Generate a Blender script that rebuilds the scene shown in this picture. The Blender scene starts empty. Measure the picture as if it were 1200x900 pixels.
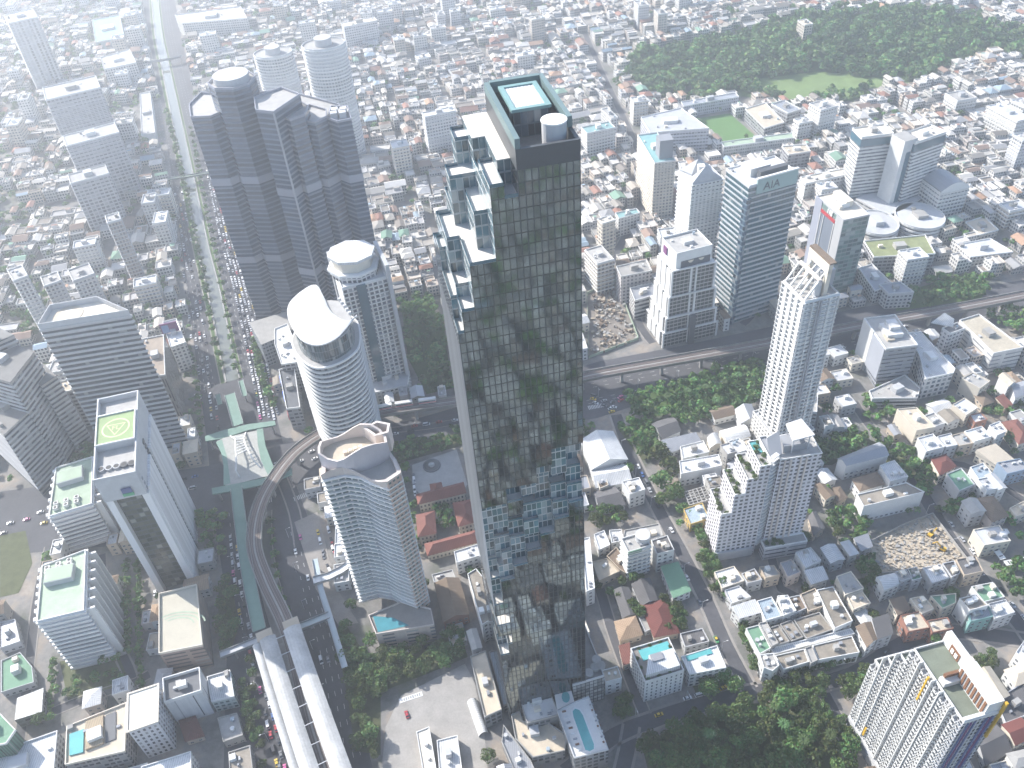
import bpy, math, random
import numpy as np
from mathutils import Matrix

random.seed(7)
rng = np.random.default_rng(7)
S = bpy.context.scene
C = S.collection

# ------------------------------------------------------------------ camera
FPX, CAMZ = 1000.0, 416.0                      # focal length in photo pixels (1200 px wide), drone height in metres
_n = np.array([94.0, 1120.0, FPX]); _n /= np.linalg.norm(_n)
_up = -_n
_fw = np.array([0, 0, 1.0]); _fw = _fw - _fw.dot(_up) * _up; _fw /= np.linalg.norm(_fw)
_rt = np.cross(_fw, _up)
if _rt[0] < 0: _rt = -_rt
RC = np.stack([_rt, _fw, _up])
cd = bpy.data.cameras.new("camera"); cam = bpy.data.objects.new("camera", cd); C.objects.link(cam)
cd.sensor_width = 36.0; cd.lens = FPX / 1200 * 36.0; cd.clip_start = 1.0; cd.clip_end = 9000.0
M = Matrix.Identity(4)
for r in range(3):
    M[r][0] = RC[r, 0]; M[r][1] = -RC[r, 1]; M[r][2] = -RC[r, 2]
M[0][3], M[1][3], M[2][3] = 0.0, 0.0, CAMZ
cam.matrix_world = M
S.camera = cam

# ------------------------------------------------------------------ light
SUN_AZ, SUN_EL = math.radians(143), math.radians(36)     # azimuth counted from +X
w = bpy.data.worlds.new("World"); S.world = w; w.use_nodes = True
nt = w.node_tree; bg = nt.nodes["Background"]
sky = nt.nodes.new("ShaderNodeTexSky"); sky.sky_type = 'NISHITA'; sky.sun_disc = False
sky.sun_elevation = SUN_EL; sky.sun_rotation = math.pi / 2 - SUN_AZ
sky.air_density = 1.0; sky.dust_density = 1.0; sky.ozone_density = 2.0
nt.links.new(sky.outputs[0], bg.inputs[0]); bg.inputs[1].default_value = 0.13
sl = bpy.data.lights.new("sun", 'SUN'); so = bpy.data.objects.new("sun", sl); C.objects.link(so)
sl.energy = 4.6; sl.angle = math.radians(0.55); sl.color = (1.0, 0.955, 0.9)
_sd = (math.cos(SUN_AZ) * math.cos(SUN_EL), math.sin(SUN_AZ) * math.cos(SUN_EL), math.sin(SUN_EL))
from mathutils import Vector
so.rotation_euler = Vector(_sd).to_track_quat('Z', 'Y').to_euler()
S.view_settings.view_transform = 'Standard'; S.view_settings.look = 'None'
S.view_settings.exposure = 1.15; S.view_settings.gamma = 1.0; S.view_settings.use_curve_mapping = False
HAZE_D, HAZE_G = 0.00038, 0.7
cy = S.cycles
cy.max_bounces = 5; cy.diffuse_bounces = 2; cy.glossy_bounces = 3; cy.transmission_bounces = 2
cy.volume_bounces = 1; cy.transparent_max_bounces = 4; cy.use_denoising = True
cy.caustics_reflective = False; cy.caustics_refractive = False; cy.sample_clamp_indirect = 4.0

# ------------------------------------------------------------------ photo pixel -> world
def P(u, v, z=0.0):
    r = RC @ np.array([u - 600.0, v - 450.0, FPX]); k = (z - CAMZ) / r[2]
    return (float(r[0] * k), float(r[1] * k))
def PX(x, y, z=0.0):
    c = RC.T @ np.array([x, y, z - CAMZ]); return (600 + FPX * c[0] / c[2], 450 + FPX * c[1] / c[2])
def ZT(base, top):
    b = P(*base); r = RC @ np.array([top[0] - 600.0, top[1] - 450.0, FPX])
    s = (b[0] * r[0] + b[1] * r[1]) / (r[0] ** 2 + r[1] ** 2); return CAMZ + r[2] * s
def pq(z, *pts): return ccw([P(u, v, z) for u, v in pts])
def area(p): return 0.5 * sum(p[i][0] * p[(i + 1) % len(p)][1] - p[(i + 1) % len(p)][0] * p[i][1] for i in range(len(p)))
def ccw(p): return list(p) if area(p) > 0 else list(p)[::-1]
def rect3(z, L, N, R):
    """rectangle from three roof corners: left, near, right"""
    l, n, r = (np.array(P(*q, z)) for q in (L, N, R))
    a, b = l - n, r - n
    la, lb = np.linalg.norm(a), np.linalg.norm(b)
    ta, tb = math.atan2(a[1], a[0]), math.atan2(b[1], b[0])
    while ta < tb: ta += 2 * math.pi
    d = (ta - tb - math.pi / 2) / 2
    ta -= d; tb += d
    a = la * np.array([math.cos(ta), math.sin(ta)]); b = lb * np.array([math.cos(tb), math.sin(tb)])
    return ccw([tuple(n), tuple(n + b), tuple(n + a + b), tuple(n + a)])
def cen(p): return (sum(q[0] for q in p) / len(p), sum(q[1] for q in p) / len(p))
def offs(p, d):
    n = len(p); out = []
    for i in range(n):
        a, b, c = np.array(p[i - 1]), np.array(p[i]), np.array(p[(i + 1) % n])
        e1 = (b - a) / (np.linalg.norm(b - a) + 1e-9); e2 = (c - b) / (np.linalg.norm(c - b) + 1e-9)
        n1 = np.array([e1[1], -e1[0]]); n2 = np.array([e2[1], -e2[0]])
        m = n1 + n2; k = max(0.35, 1 + n1.dot(n2)); out.append(tuple(b + m * d / k))
    return out
def box4(cx, cy_, w_, d_, ang):
    c, s = math.cos(ang), math.sin(ang)
    return [(cx + c * x - s * y, cy_ + s * x + c * y) for x, y in ((-w_ / 2, -d_ / 2), (w_ / 2, -d_ / 2), (w_ / 2, d_ / 2), (-w_ / 2, d_ / 2))]
def lerp2(a, b, t): return (a[0] + (b[0] - a[0]) * t, a[1] + (b[1] - a[1]) * t)
def inpoly(p, x, y):
    c = False; n = len(p)
    for i in range(n):
        x1, y1 = p[i]; x2, y2 = p[i - 1]
        if (y1 > y) != (y2 > y) and x < (x2 - x1) * (y - y1) / (y2 - y1) + x1: c = not c
    return c

# occupancy of the ground, 1 m cells: what stands where
OX, OY, ON, OM = -1000, -500, 2000, 2400
occ = np.zeros((OM, ON), bool)
def rast(p):
    xs = [q[0] for q in p]; ys = [q[1] for q in p]
    x0, x1 = max(0, int(min(xs) - OX)), min(ON, int(max(xs) - OX) + 2); y0, y1 = max(0, int(min(ys) - OY)), min(OM, int(max(ys) - OY) + 2)
    if x1 <= x0 or y1 <= y0: return None
    gx, gy = np.meshgrid(np.arange(x0, x1) + OX + .5, np.arange(y0, y1) + OY + .5)
    m = np.zeros(gx.shape, bool); n = len(p)
    for i in range(n):
        xa, ya = p[i]; xb, yb = p[i - 1]
        if ya == yb: continue
        m ^= ((ya > gy) != (yb > gy)) & (gx < (xb - xa) * (gy - ya) / (yb - ya) + xa)
    return (slice(y0, y1), slice(x0, x1)), m
def take(p, grow=0.0):
    r = rast(offs(p, grow) if grow else p)
    if r: occ[r[0]] |= r[1]
def free(p, frac=0.04):
    r = rast(p)
    if not r: return False
    n = r[1].sum()
    return n > 0 and (occ[r[0]] & r[1]).sum() <= frac * n

# ------------------------------------------------------------------ materials
MATS = {}
def _new(name):
    m = bpy.data.materials.new(name); m.use_nodes = True; n = m.node_tree.nodes; return m, n, m.node_tree.links, n["Principled BSDF"]
def math_(n, l, op, a, b=None):
    q = n.new("ShaderNodeMath"); q.operation = op
    for i, v in enumerate((a, b)):
        if v is None: continue
        if isinstance(v, (int, float)): q.inputs[i].default_value = v
        else: l.new(v, q.inputs[i])
    return q.outputs[0]
def mixc(n, l, fac, a, b, mode='MIX'):
    q = n.new("ShaderNodeMix"); q.data_type = 'RGBA'; q.blend_type = mode
    for i, v in ((0, fac), (6, a), (7, b)):
        if isinstance(v, (int, float)): q.inputs[i].default_value = v
        elif isinstance(v, tuple): q.inputs[i].default_value = (*v, 1)
        else: l.new(v, q.inputs[i])
    return q.outputs[2]
def weather(n, l, col, amt=.25, sc=.18, rand=.12):
    """stains, dirt and object to object variation on a base colour"""
    tc = n.new("ShaderNodeTexCoord")
    a = n.new("ShaderNodeTexNoise"); a.inputs["Scale"].default_value = sc; a.inputs["Detail"].default_value = 6; a.inputs["Roughness"].default_value = .65
    l.new(tc.outputs["Object"], a.inputs["Vector"])
    b = n.new("ShaderNodeTexNoise"); b.inputs["Scale"].default_value = sc * 9; b.inputs["Detail"].default_value = 3
    l.new(tc.outputs["Object"], b.inputs["Vector"])
    oi = n.new("ShaderNodeObjectInfo")
    k = math_(n, l, 'ADD', math_(n, l, 'MULTIPLY', math_(n, l, 'SUBTRACT', a.outputs[0], .5), amt * 2.4), math_(n, l, 'MULTIPLY', math_(n, l, 'SUBTRACT', b.outputs[0], .5), amt * 1.2))
    k = math_(n, l, 'ADD', k, math_(n, l, 'MULTIPLY', math_(n, l, 'SUBTRACT', oi.outputs["Random"], .5), rand * 2))
    k = math_(n, l, 'ADD', k, 1.0)
    h = n.new("ShaderNodeVectorMath"); h.operation = 'SCALE'
    if isinstance(col, tuple): h.inputs[0].default_value = col
    else: l.new(col, h.inputs[0])
    l.new(k, h.inputs["Scale"]); return h.outputs[0]
def mat(name, col=None, rough=.8, metal=0.0, amt=.2, sc=.18, rand=.1, spec=.3, stripe=0.0):
    if name in MATS: return MATS[name]
    m, n, l, b = _new(name)
    c = col
    if stripe:
        uv = n.new("ShaderNodeUVMap"); sx = n.new("ShaderNodeSeparateXYZ"); l.new(uv.outputs[0], sx.inputs[0])
        f = math_(n, l, 'FRACT', math_(n, l, 'DIVIDE', sx.outputs[0], stripe))
        c = mixc(n, l, math_(n, l, 'GREATER_THAN', f, .72), col, tuple(x * .72 for x in col))
    l.new(weather(n, l, c, amt, sc, rand), b.inputs["Base Color"])
    b.inputs["Roughness"].default_value = rough; b.inputs["Metallic"].default_value = metal; b.inputs["Specular IOR Level"].default_value = spec
    MATS[name] = m; return m
def facade(name, wall, glass, bay=3.0, flr=3.4, fw=.55, fh=.5, rough=.15, spec=.6, oz=.5, vary=.9, wamt=.12, curtain=.2, gmetal=0.0, sub=0.0):
    """wall with a grid of windows, laid out in metres along the wall (UV)"""
    if name in MATS: return MATS[name]
    m, n, l, b = _new(name)
    uv = n.new("ShaderNodeUVMap"); sx = n.new("ShaderNodeSeparateXYZ"); l.new(uv.outputs[0], sx.inputs[0])
    u = math_(n, l, 'DIVIDE', sx.outputs[0], bay); v = math_(n, l, 'DIVIDE', sx.outputs[1], flr)
    fu, fv = math_(n, l, 'FRACT', u), math_(n, l, 'FRACT', v)
    mu = math_(n, l, 'LESS_THAN', math_(n, l, 'ABSOLUTE', math_(n, l, 'SUBTRACT', fu, .5)), fw / 2)
    mv = math_(n, l, 'LESS_THAN', math_(n, l, 'ABSOLUTE', math_(n, l, 'SUBTRACT', fv, oz)), fh / 2)
    mask = math_(n, l, 'MULTIPLY', mu, mv)
    if sub:
        fs = math_(n, l, 'FRACT', math_(n, l, 'DIVIDE', sx.outputs[0], sub))
        mask = math_(n, l, 'MULTIPLY', mask, math_(n, l, 'GREATER_THAN', fs, .12))
    cb = n.new("ShaderNodeCombineXYZ"); l.new(math_(n, l, 'FLOOR', u), cb.inputs[0]); l.new(math_(n, l, 'FLOOR', v), cb.inputs[1])
    oi = n.new("ShaderNodeObjectInfo"); l.new(math_(n, l, 'MULTIPLY', oi.outputs["Random"], 97.0), cb.inputs[2])
    wn = n.new("ShaderNodeTexWhiteNoise"); l.new(cb.outputs[0], wn.inputs["Vector"])
    g = n.new("ShaderNodeVectorMath"); g.operation = 'SCALE'; g.inputs[0].default_value = glass
    l.new(math_(n, l, 'ADD', math_(n, l, 'MULTIPLY', wn.outputs["Value"], vary * 1.4), 1 - vary * .7), g.inputs["Scale"])
    cur = math_(n, l, 'GREATER_THAN', wn.outputs["Value"], 1 - curtain)
    gc = mixc(n, l, math_(n, l, 'MULTIPLY', cur, .55), g.outputs[0], (.42, .42, .4))
    wc = weather(n, l, wall, wamt, .08, .06)
    mp = n.new("ShaderNodeVectorMath"); mp.operation = 'MULTIPLY'; l.new(uv.outputs[0], mp.inputs[0]); mp.inputs[1].default_value = (.55, .035, 1)
    sn = n.new("ShaderNodeTexNoise"); sn.inputs["Scale"].default_value = 1.0; sn.inputs["Detail"].default_value = 5; l.new(mp.outputs[0], sn.inputs["Vector"])
    sv = n.new("ShaderNodeVectorMath"); sv.operation = 'SCALE'; l.new(wc, sv.inputs[0]); l.new(math_(n, l, 'ADD', math_(n, l, 'MULTIPLY', sn.outputs[0], .5), .75), sv.inputs["Scale"]); wc = sv.outputs[0]
    l.new(mixc(n, l, mask, wc, gc), b.inputs["Base Color"])
    l.new(math_(n, l, 'ADD', math_(n, l, 'MULTIPLY', mask, rough - .8), .8), b.inputs["Roughness"])
    l.new(math_(n, l, 'ADD', math_(n, l, 'MULTIPLY', mask, spec - .25), .25), b.inputs["Specular IOR Level"])
    if gmetal: l.new(math_(n, l, 'MULTIPLY', mask, gmetal), b.inputs["Metallic"])
    bp = n.new("ShaderNodeBump"); bp.inputs["Strength"].default_value = .5; bp.inputs["Distance"].default_value = .25; bp.invert = True
    l.new(mask, bp.inputs["Height"]); l.new(bp.outputs[0], b.inputs["Normal"])
    MATS[name] = m; return m
def attrmat(name, rough=.85, windows=False):
    m, n, l, b = _new(name)
    at = n.new("ShaderNodeAttribute"); at.attribute_name = "Col"
    c = weather(n, l, at.outputs["Color"], .2, .15, 0)
    if windows:
        uv = n.new("ShaderNodeUVMap"); sx = n.new("ShaderNodeSeparateXYZ"); l.new(uv.outputs[0], sx.inputs[0])
        u = math_(n, l, 'DIVIDE', sx.outputs[0], 2.6); v = math_(n, l, 'DIVIDE', sx.outputs[1], 3.3)
        mu = math_(n, l, 'LESS_THAN', math_(n, l, 'ABSOLUTE', math_(n, l, 'SUBTRACT', math_(n, l, 'FRACT', u), .5)), .3)
        mv = math_(n, l, 'LESS_THAN', math_(n, l, 'ABSOLUTE', math_(n, l, 'SUBTRACT', math_(n, l, 'FRACT', v), .5)), .26)
        c = mixc(n, l, math_(n, l, 'MULTIPLY', mu, mv), c, (.06, .075, .085))
    l.new(c, b.inputs["Base Color"]); b.inputs["Roughness"].default_value = rough; b.inputs["Specular IOR Level"].default_value = .25
    MATS[name] = m; return m

WHITE = mat("white_paint", (.68, .68, .66), .6, amt=.16)
WROOF = mat("white_roof", (.6, .6, .59), .6, amt=.34, stripe=1.1)
CREAM = mat("cream_paint", (.66, .6, .5), .7, amt=.1)
CONC = mat("concrete", (.36, .35, .33), .9, amt=.3)
CONCD = mat("dark_concrete", (.2, .195, .185), .9, amt=.35)
LGREY = mat("light_grey_paint", (.48, .485, .49), .7, amt=.2)
GREY = mat("grey_paint", (.3, .31, .33), .7, amt=.12)
DGREY = mat("dark_grey", (.1, .105, .115), .6, amt=.15)
METAL = mat("grey_metal_roof", (.34, .35, .37), .45, .2, amt=.15, stripe=.9)
BLUEM = mat("blue_metal_roof", (.36, .43, .48), .45, .1, amt=.15, stripe=.9)
GREENR = mat("green_roof_paint", (.15, .27, .18), .8, amt=.2)
PALEG = mat("pale_green_roof", (.36, .44, .33), .8, amt=.32)
RED = mat("red_tile", (.2, .085, .068), .85, amt=.3, stripe=1.0)
MAROON = mat("maroon_tile", (.17, .06, .05), .85, amt=.3, stripe=1.0)
BROWN = mat("brown_roof", (.2, .15, .11), .85, amt=.3, stripe=1.0)
ORANGE = mat("orange_tile", (.35, .25, .17), .85, amt=.3, stripe=1.0)
BEIGE = mat("beige_roof", (.52, .45, .35), .85, amt=.22)
TAN = mat("tan_paint", (.5, .42, .33), .8, amt=.12)
PINK = mat("pink_render", (.6, .53, .48), .8, amt=.1)
WOOD = mat("wood_slat", (.2, .1, .055), .75, amt=.2)
TEAL = mat("teal_trim", (.2, .33, .32), .5, amt=.15)
BLACK = mat("black_void", (.02, .02, .022), .6, amt=.1)
YELLOW = mat("yellow_paint", (.62, .38, .04), .6, amt=.1)
REDP = mat("red_paint", (.45, .04, .05), .5, amt=.1)
PURPLE = mat("purple_board", (.2, .06, .18), .5, amt=.3)
BLUEP = mat("blue_paint", (.09, .12, .26), .5, amt=.1)
GLASS = mat("dark_glass", (.03, .045, .055), .08, 0, amt=.1, spec=.9)
GLASSB = mat("blue_glass", (.05, .12, .16), .08, 0, amt=.1, spec=.9)
SILL = mat("window_frame", (.5, .5, .49), .6)
POOL = mat("pool_water", (.11, .38, .38), .08, amt=.18, spec=.6)
SOIL = mat("rubble_soil", (.42, .36, .28), .95, amt=.45, sc=.3)
ASPH = mat("asphalt", (.085, .085, .092), .9, amt=.35, sc=.06)
PAVE = mat("pavement", (.26, .24, .22), .9, amt=.3, sc=.1)
PLAZA = mat("plaza_paving", (.3, .285, .265), .85, amt=.35, sc=.12)
CANAL = mat("canal_water", (.12, .13, .11), .07, amt=.15, spec=.6)
MARK = mat("road_paint", (.6, .6, .58), .7, amt=.2)
GRASS = mat("grass", (.07, .12, .035), .95, amt=.4, sc=.12)
FIELD = mat("football_turf", (.1, .2, .06), .95, amt=.15, sc=.1)
SKYG = mat("walkway_green", (.17, .27, .22), .7, amt=.2)
TRACK = mat("track_bed", (.15, .12, .11), .9, amt=.25, sc=.3)
RAIL = mat("rail", (.32, .28, .25), .5, .4)
TYRE = mat("tyre", (.02, .02, .02), .8)
F_AIR = CONC

# ------------------------------------------------------------------ mesh helpers
def wloc(o):
    x = np.array(tuple(o.location))
    while o.parent is not None: o = o.parent; x = x + np.array(tuple(o.location))
    return tuple(float(v) for v in x)
class MB:
    def __init__(s): s.v = []; s.f = []; s.m = []; s.uv = []
    def face(s, pts, m=0, uv=None):
        i = len(s.v); s.v.extend(pts); s.f.append(tuple(range(i, i + len(pts)))); s.m.append(m)
        if uv is None:
            a = np.array(pts[0]); e = np.array(pts[1]) - a; L = np.linalg.norm(e) or 1; e = e / L
            d = np.array(pts[-1]) - a; nn = np.cross(e, d); g = np.cross(nn, e); g = g / (np.linalg.norm(g) or 1)
            uv = [(float((np.array(p) - a).dot(e)), float((np.array(p) - a).dot(g))) for p in pts]
        s.uv.extend(uv)
    def walls(s, p, z0, z1, m=0, zo=0.0):
        u = 0.0
        for i in range(len(p)):
            a, b = p[i], p[(i + 1) % len(p)]; L = math.dist(a, b)
            s.face([(*a, z0), (*b, z0), (*b, z1), (*a, z1)], m, [(u, z0 - zo), (u + L, z0 - zo), (u + L, z1 - zo), (u, z1 - zo)]); u += L
    def cap(s, p, z, m=0, up=True): s.face([(*q, z) for q in (p if up else p[::-1])], m, [(q[0], q[1]) for q in (p if up else p[::-1])])
    def prism(s, p, z0, z1, m=0, mt=None, bot=True):
        s.walls(p, z0, z1, m, z0); s.cap(p, z1, m if mt is None else mt)
        if bot: s.cap(p, z0, m, False)
    def box(s, cx, cy_, w_, d_, z0, z1, ang=0, m=0, mt=None): s.prism(box4(cx, cy_, w_, d_, ang), z0, z1, m, mt)
    def ring(s, p, d0, d1, z0, z1, m=0):
        a, b = offs(p, d0) if d0 else list(p), offs(p, d1); n = len(p)
        for i in range(n):
            j = (i + 1) % n
            s.face([(*b[i], z0), (*b[j], z0), (*b[j], z1), (*b[i], z1)], m)
            s.face([(*a[j], z0), (*a[i], z0), (*a[i], z1), (*a[j], z1)], m)
            s.face([(*b[i], z1), (*b[j], z1), (*a[j], z1), (*a[i], z1)], m)
            s.face([(*a[i], z0), (*a[j], z0), (*b[j], z0), (*b[i], z0)], m)
    def bar(s, a, b, w_, h_, m=0):
        """box beam from a to b (3-D points), width w_, height h_ hanging centred"""
        a, b = np.array(a, float), np.array(b, float); e = b - a; e /= np.linalg.norm(e) or 1
        sd = np.cross(e, (0, 0, 1.0)); L = np.linalg.norm(sd); sd = sd / L if L > 1e-6 else np.array([1.0, 0, 0])
        up = np.cross(sd, e); q = []
        for c in (a, b):
            for i, j in ((-1, -1), (1, -1), (1, 1), (-1, 1)): q.append(tuple(c + sd * i * w_ / 2 + up * j * h_ / 2))
        for f in ((0, 1, 5, 4), (1, 2, 6, 5), (2, 3, 7, 6), (3, 0, 4, 7), (3, 2, 1, 0), (4, 5, 6, 7)): s.face([q[i] for i in f], m)
    def build(s, name, mats, parent=None, loc=None, cols=None, smooth=False):
        if parent is not None: loc = wloc(parent)
        if loc is None: loc = (0, 0, 0)
        me = bpy.data.meshes.new(name)
        v = np.array(s.v, float) - np.array(tuple(loc), float)
        me.from_pydata(v.tolist(), [], s.f)
        for m in (mats if isinstance(mats, (list, tuple)) else [mats]): me.materials.append(m)
        me.polygons.foreach_set("material_index", s.m)
        ul = me.uv_layers.new(name="UVMap"); ul.data.foreach_set("uv", np.array(s.uv, float).ravel())
        if cols is not None:
            at = me.attributes.new("Col", 'FLOAT_COLOR', 'FACE'); at.data.foreach_set("color", np.array(cols, float).ravel())
        if smooth: me.polygons.foreach_set("use_smooth", [True] * len(me.polygons))
        me.update()
        o = bpy.data.objects.new(name, me); C.objects.link(o)
        if parent is not None: o.parent = parent
        else: o.location = loc
        return o
def tag(o, label=None, cat=None, group=None, kind=None):
    if label: o["label"] = label
    if cat: o["category"] = cat
    if group: o["group"] = group
    if kind: o["kind"] = kind
    return o
def thing(name, label, cat, loc, group=None):
    o = bpy.data.objects.new(name, None); o.empty_display_size = 1; C.objects.link(o); o.location = loc; return tag(o, label, cat, group)
def struct(name, mb, mats): return tag(mb.build(name, mats), kind="structure")
def sheet(name, z, m, *polys):
    b = MB()
    for p in polys: b.cap(ccw(p), z)
    return struct(name, b, m)
def cp(o, parent, loc=None, rot=None, scale=None):
    c = o.copy(); C.objects.link(c); c.parent = parent
    if loc is not None: c.location = loc
    if rot is not None: c.rotation_euler = (0, 0, rot)
    if scale is not None: c.scale = scale
    return c
_UC = {}
def pbox(name, parent, m, x, y, z, sx, sy, sz, rot=0.0):
    """box part from a shared unit cube; x, y, z world centre of its base"""
    if m.name not in _UC:
        b = MB(); b.box(0, 0, 1, 1, 0, 1); o = b.build("unit", m); _UC[m.name] = o.data; bpy.data.objects.remove(o)
    o = bpy.data.objects.new(name, _UC[m.name]); C.objects.link(o); o.parent = parent
    L = wloc(parent); o.location = (x - L[0], y - L[1], z - L[2]); o.rotation_euler = (0, 0, rot); o.scale = (sx, sy, sz); return o
_CY = {}
def pcyl(name, parent, m, x, y, z, r, h, n=16):
    if m.name not in _CY:
        b = MB(); b.prism([(math.cos(2 * math.pi * i / n), math.sin(2 * math.pi * i / n)) for i in range(n)], 0, 1); o = b.build("unit", m); _CY[m.name] = o.data; bpy.data.objects.remove(o)
    o = bpy.data.objects.new(name, _CY[m.name]); C.objects.link(o); o.parent = parent
    L = wloc(parent); o.location = (x - L[0], y - L[1], z - L[2]); o.scale = (r, r, h); return o
def seen_edge(a, b):
    return (b[1] - a[1]) * (-(a[0] + b[0]) / 2) - (b[0] - a[0]) * (-(a[1] + b[1]) / 2) > 0
def ang_of(p):
    k = max(range(len(p)), key=lambda i: math.dist(p[i], p[(i + 1) % len(p)])); a, b = p[k], p[(k + 1) % len(p)]
    return math.atan2(b[1] - a[1], b[0] - a[0])
def clutter(root, p, z, n, rnd=None):
    """plant on a flat roof"""
    r = rnd or random; an = ang_of(p); q = offs(p, -1.8)
    if area(q) < 6: return
    xs = [a[0] for a in q]; ys = [a[1] for a in q]; sz = math.sqrt(area(q))
    for k in range(n):
        for _ in range(25):
            x, y = r.uniform(min(xs), max(xs)), r.uniform(min(ys), max(ys))
            if inpoly(q, x, y): break
        else: continue
        t = r.random()
        if k == 0 and sz > 9: pbox("machine_room", root, r.choice((WHITE, LGREY, CONC)), *cen(q), z, sz * r.uniform(.25, .4), sz * r.uniform(.2, .3), r.uniform(2.6, 4.2), an)
        elif t < .55: pbox("ac_unit", root, r.choice((WHITE, LGREY, GREY)), x, y, z, r.uniform(1, 2.4), r.uniform(.9, 1.8), r.uniform(.9, 1.6), an)
        elif t < .75: pcyl("water_tank", root, r.choice((LGREY, WHITE, BLUEM)), x, y, z, r.uniform(.7, 1.2), r.uniform(1.3, 2.2))
        else: pbox("stair_head", root, r.choice((CONC, WHITE, CREAM)), x, y, z, r.uniform(2, 3.5), r.uniform(2, 3), 2.4, an)

def lettering(name, parent, text, size, m, loc, rot, ext=.1, center=False):
    cu = bpy.data.curves.new("text", 'FONT'); cu.body = text; cu.size = size; cu.extrude = ext
    if center: cu.align_x = 'CENTER'; cu.align_y = 'CENTER'
    q = bpy.data.objects.new("text", cu); C.objects.link(q); bpy.context.view_layer.update()
    me = bpy.data.meshes.new_from_object(q.evaluated_get(bpy.context.evaluated_depsgraph_get())); bpy.data.objects.remove(q); me.materials.clear(); me.materials.append(m)
    o = bpy.data.objects.new(name, me); C.objects.link(o); o.parent = parent; o.location = loc; o.rotation_euler = rot; return o
LAND = []                       # (phrase, x, y): what the labels of small things refer to
def tower(name, label, cat, p, z0, z1, fm, rm=CONC, flr=3.5, band=None, fin=None, par=(1.1, WHITE), clut=3, group=None, land=None, wallname="wall", own=True, root=None, fin_all=False):
    p = ccw(p); c = cen(p)
    if root is None:
        root = thing(name, label, cat, (c[0], c[1], z0), group)
        if land: LAND.append((land, c[0], c[1]))
    if own: take(p, 1.0)
    b = MB(); b.walls(p, z0, z1, 0, z0); b.cap(p, z0, 0, False); b.build(wallname, fm, root)
    b = MB(); b.cap(p, z1, 0); roof = b.build("roof", rm, root)
    if par:
        b = MB(); b.ring(p, -.35, .06, z1 - .3, z1 + par[0]); b.build("parapet", par[1], roof)
    if band:
        d, h, bm = band; n = max(1, int((z1 - z0) / flr)); k0 = None; base = root.location[2]
        for k in range(1, min(n, 100) + 1):
            zz = z0 + k * (z1 - z0) / n
            if k0 is None:
                b = MB(); b.ring(p, -.05, d, zz - h, zz - .02); k0 = b.build("floor_band", bm, root); zf = zz
            else: cp(k0, root, (0, 0, zz - zf))
    if fin:
        sp, fw_, fd, fmn = fin; left = 100
        edges = [(p[i], p[(i + 1) % len(p)]) for i in range(len(p))]
        edges.sort(key=lambda e: 0 if seen_edge(*e) else 1)
        for a, e in edges:
            if not (fin_all or seen_edge(a, e)): continue
            L = math.dist(a, e); n = max(1, round(L / sp)); t = math.atan2(e[1] - a[1], e[0] - a[0])
            for k in range(n + 1):
                if left <= 0: break
                x, y = lerp2(a, e, k / n); left -= 1
                pbox("fin", root, fmn, x + math.sin(t) * fd / 2, y - math.cos(t) * fd / 2, z0, fw_, fd + .02, z1 - z0 + .02 * (k % 3), t)
    if clut: clutter(roof, p, z1, clut)
    return root

# ================================================================== SETTING: ground, roads, canal
def side(pts, d):
    out = []
    for i, q in enumerate(pts):
        a = np.array(pts[max(0, i - 1)]); c = np.array(pts[min(len(pts) - 1, i + 1)]); e = (c - a) / (np.linalg.norm(c - a) + 1e-9)
        out.append((q[0] - e[1] * d, q[1] + e[0] * d))
    return out
def dense(pts, step=6.0):
    """Catmull-Rom resampling of a polyline"""
    out = []; n = len(pts)
    for i in range(n - 1):
        p0, p1, p2, p3 = (np.array(pts[max(0, min(n - 1, i + k))]) for k in (-1, 0, 1, 2))
        m = max(1, int(np.linalg.norm(p2 - p1) / step))
        for k in range(m):
            t = k / m
            out.append(tuple(0.5 * (2 * p1 + (p2 - p0) * t + (2 * p0 - 5 * p1 + 4 * p2 - p3) * t * t + (3 * p1 - p0 - 3 * p2 + p3) * t ** 3)))
    out.append(tuple(pts[-1])); return out
def ribbon(b, pts, d0, d1, z, m=0, thick=0.0):
    A, B = side(pts, d0), side(pts, d1); u = 0
    for i in range(len(pts) - 1):
        L = math.dist(pts[i], pts[i + 1]); q = [A[i], B[i], B[i + 1], A[i + 1]]
        if area(q) < 0: q = [q[1], q[0], q[3], q[2]]
        b.cap(q, z, m)
        if thick:
            for s_, e_ in ((A[i], A[i + 1]), (B[i + 1], B[i])):
                b.face([(*s_, z - thick), (*e_, z - thick), (*e_, z), (*s_, z)], m); b.face([(*e_, z - thick), (*s_, z - thick), (*s_, z), (*e_, z)], m)
        u += L
def along(pts, s):
    for i in range(len(pts) - 1):
        L = math.dist(pts[i], pts[i + 1])
        if s <= L: return lerp2(pts[i], pts[i + 1], s / L), math.atan2(pts[i + 1][1] - pts[i][1], pts[i + 1][0] - pts[i][0])
        s -= L
    return pts[-1], math.atan2(pts[-1][1] - pts[-2][1], pts[-1][0] - pts[-2][0])
def length(pts): return sum(math.dist(pts[i], pts[i + 1]) for i in range(len(pts) - 1))
def pl(z, *pts): return [P(u, v, z) for u, v in pts]

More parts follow.
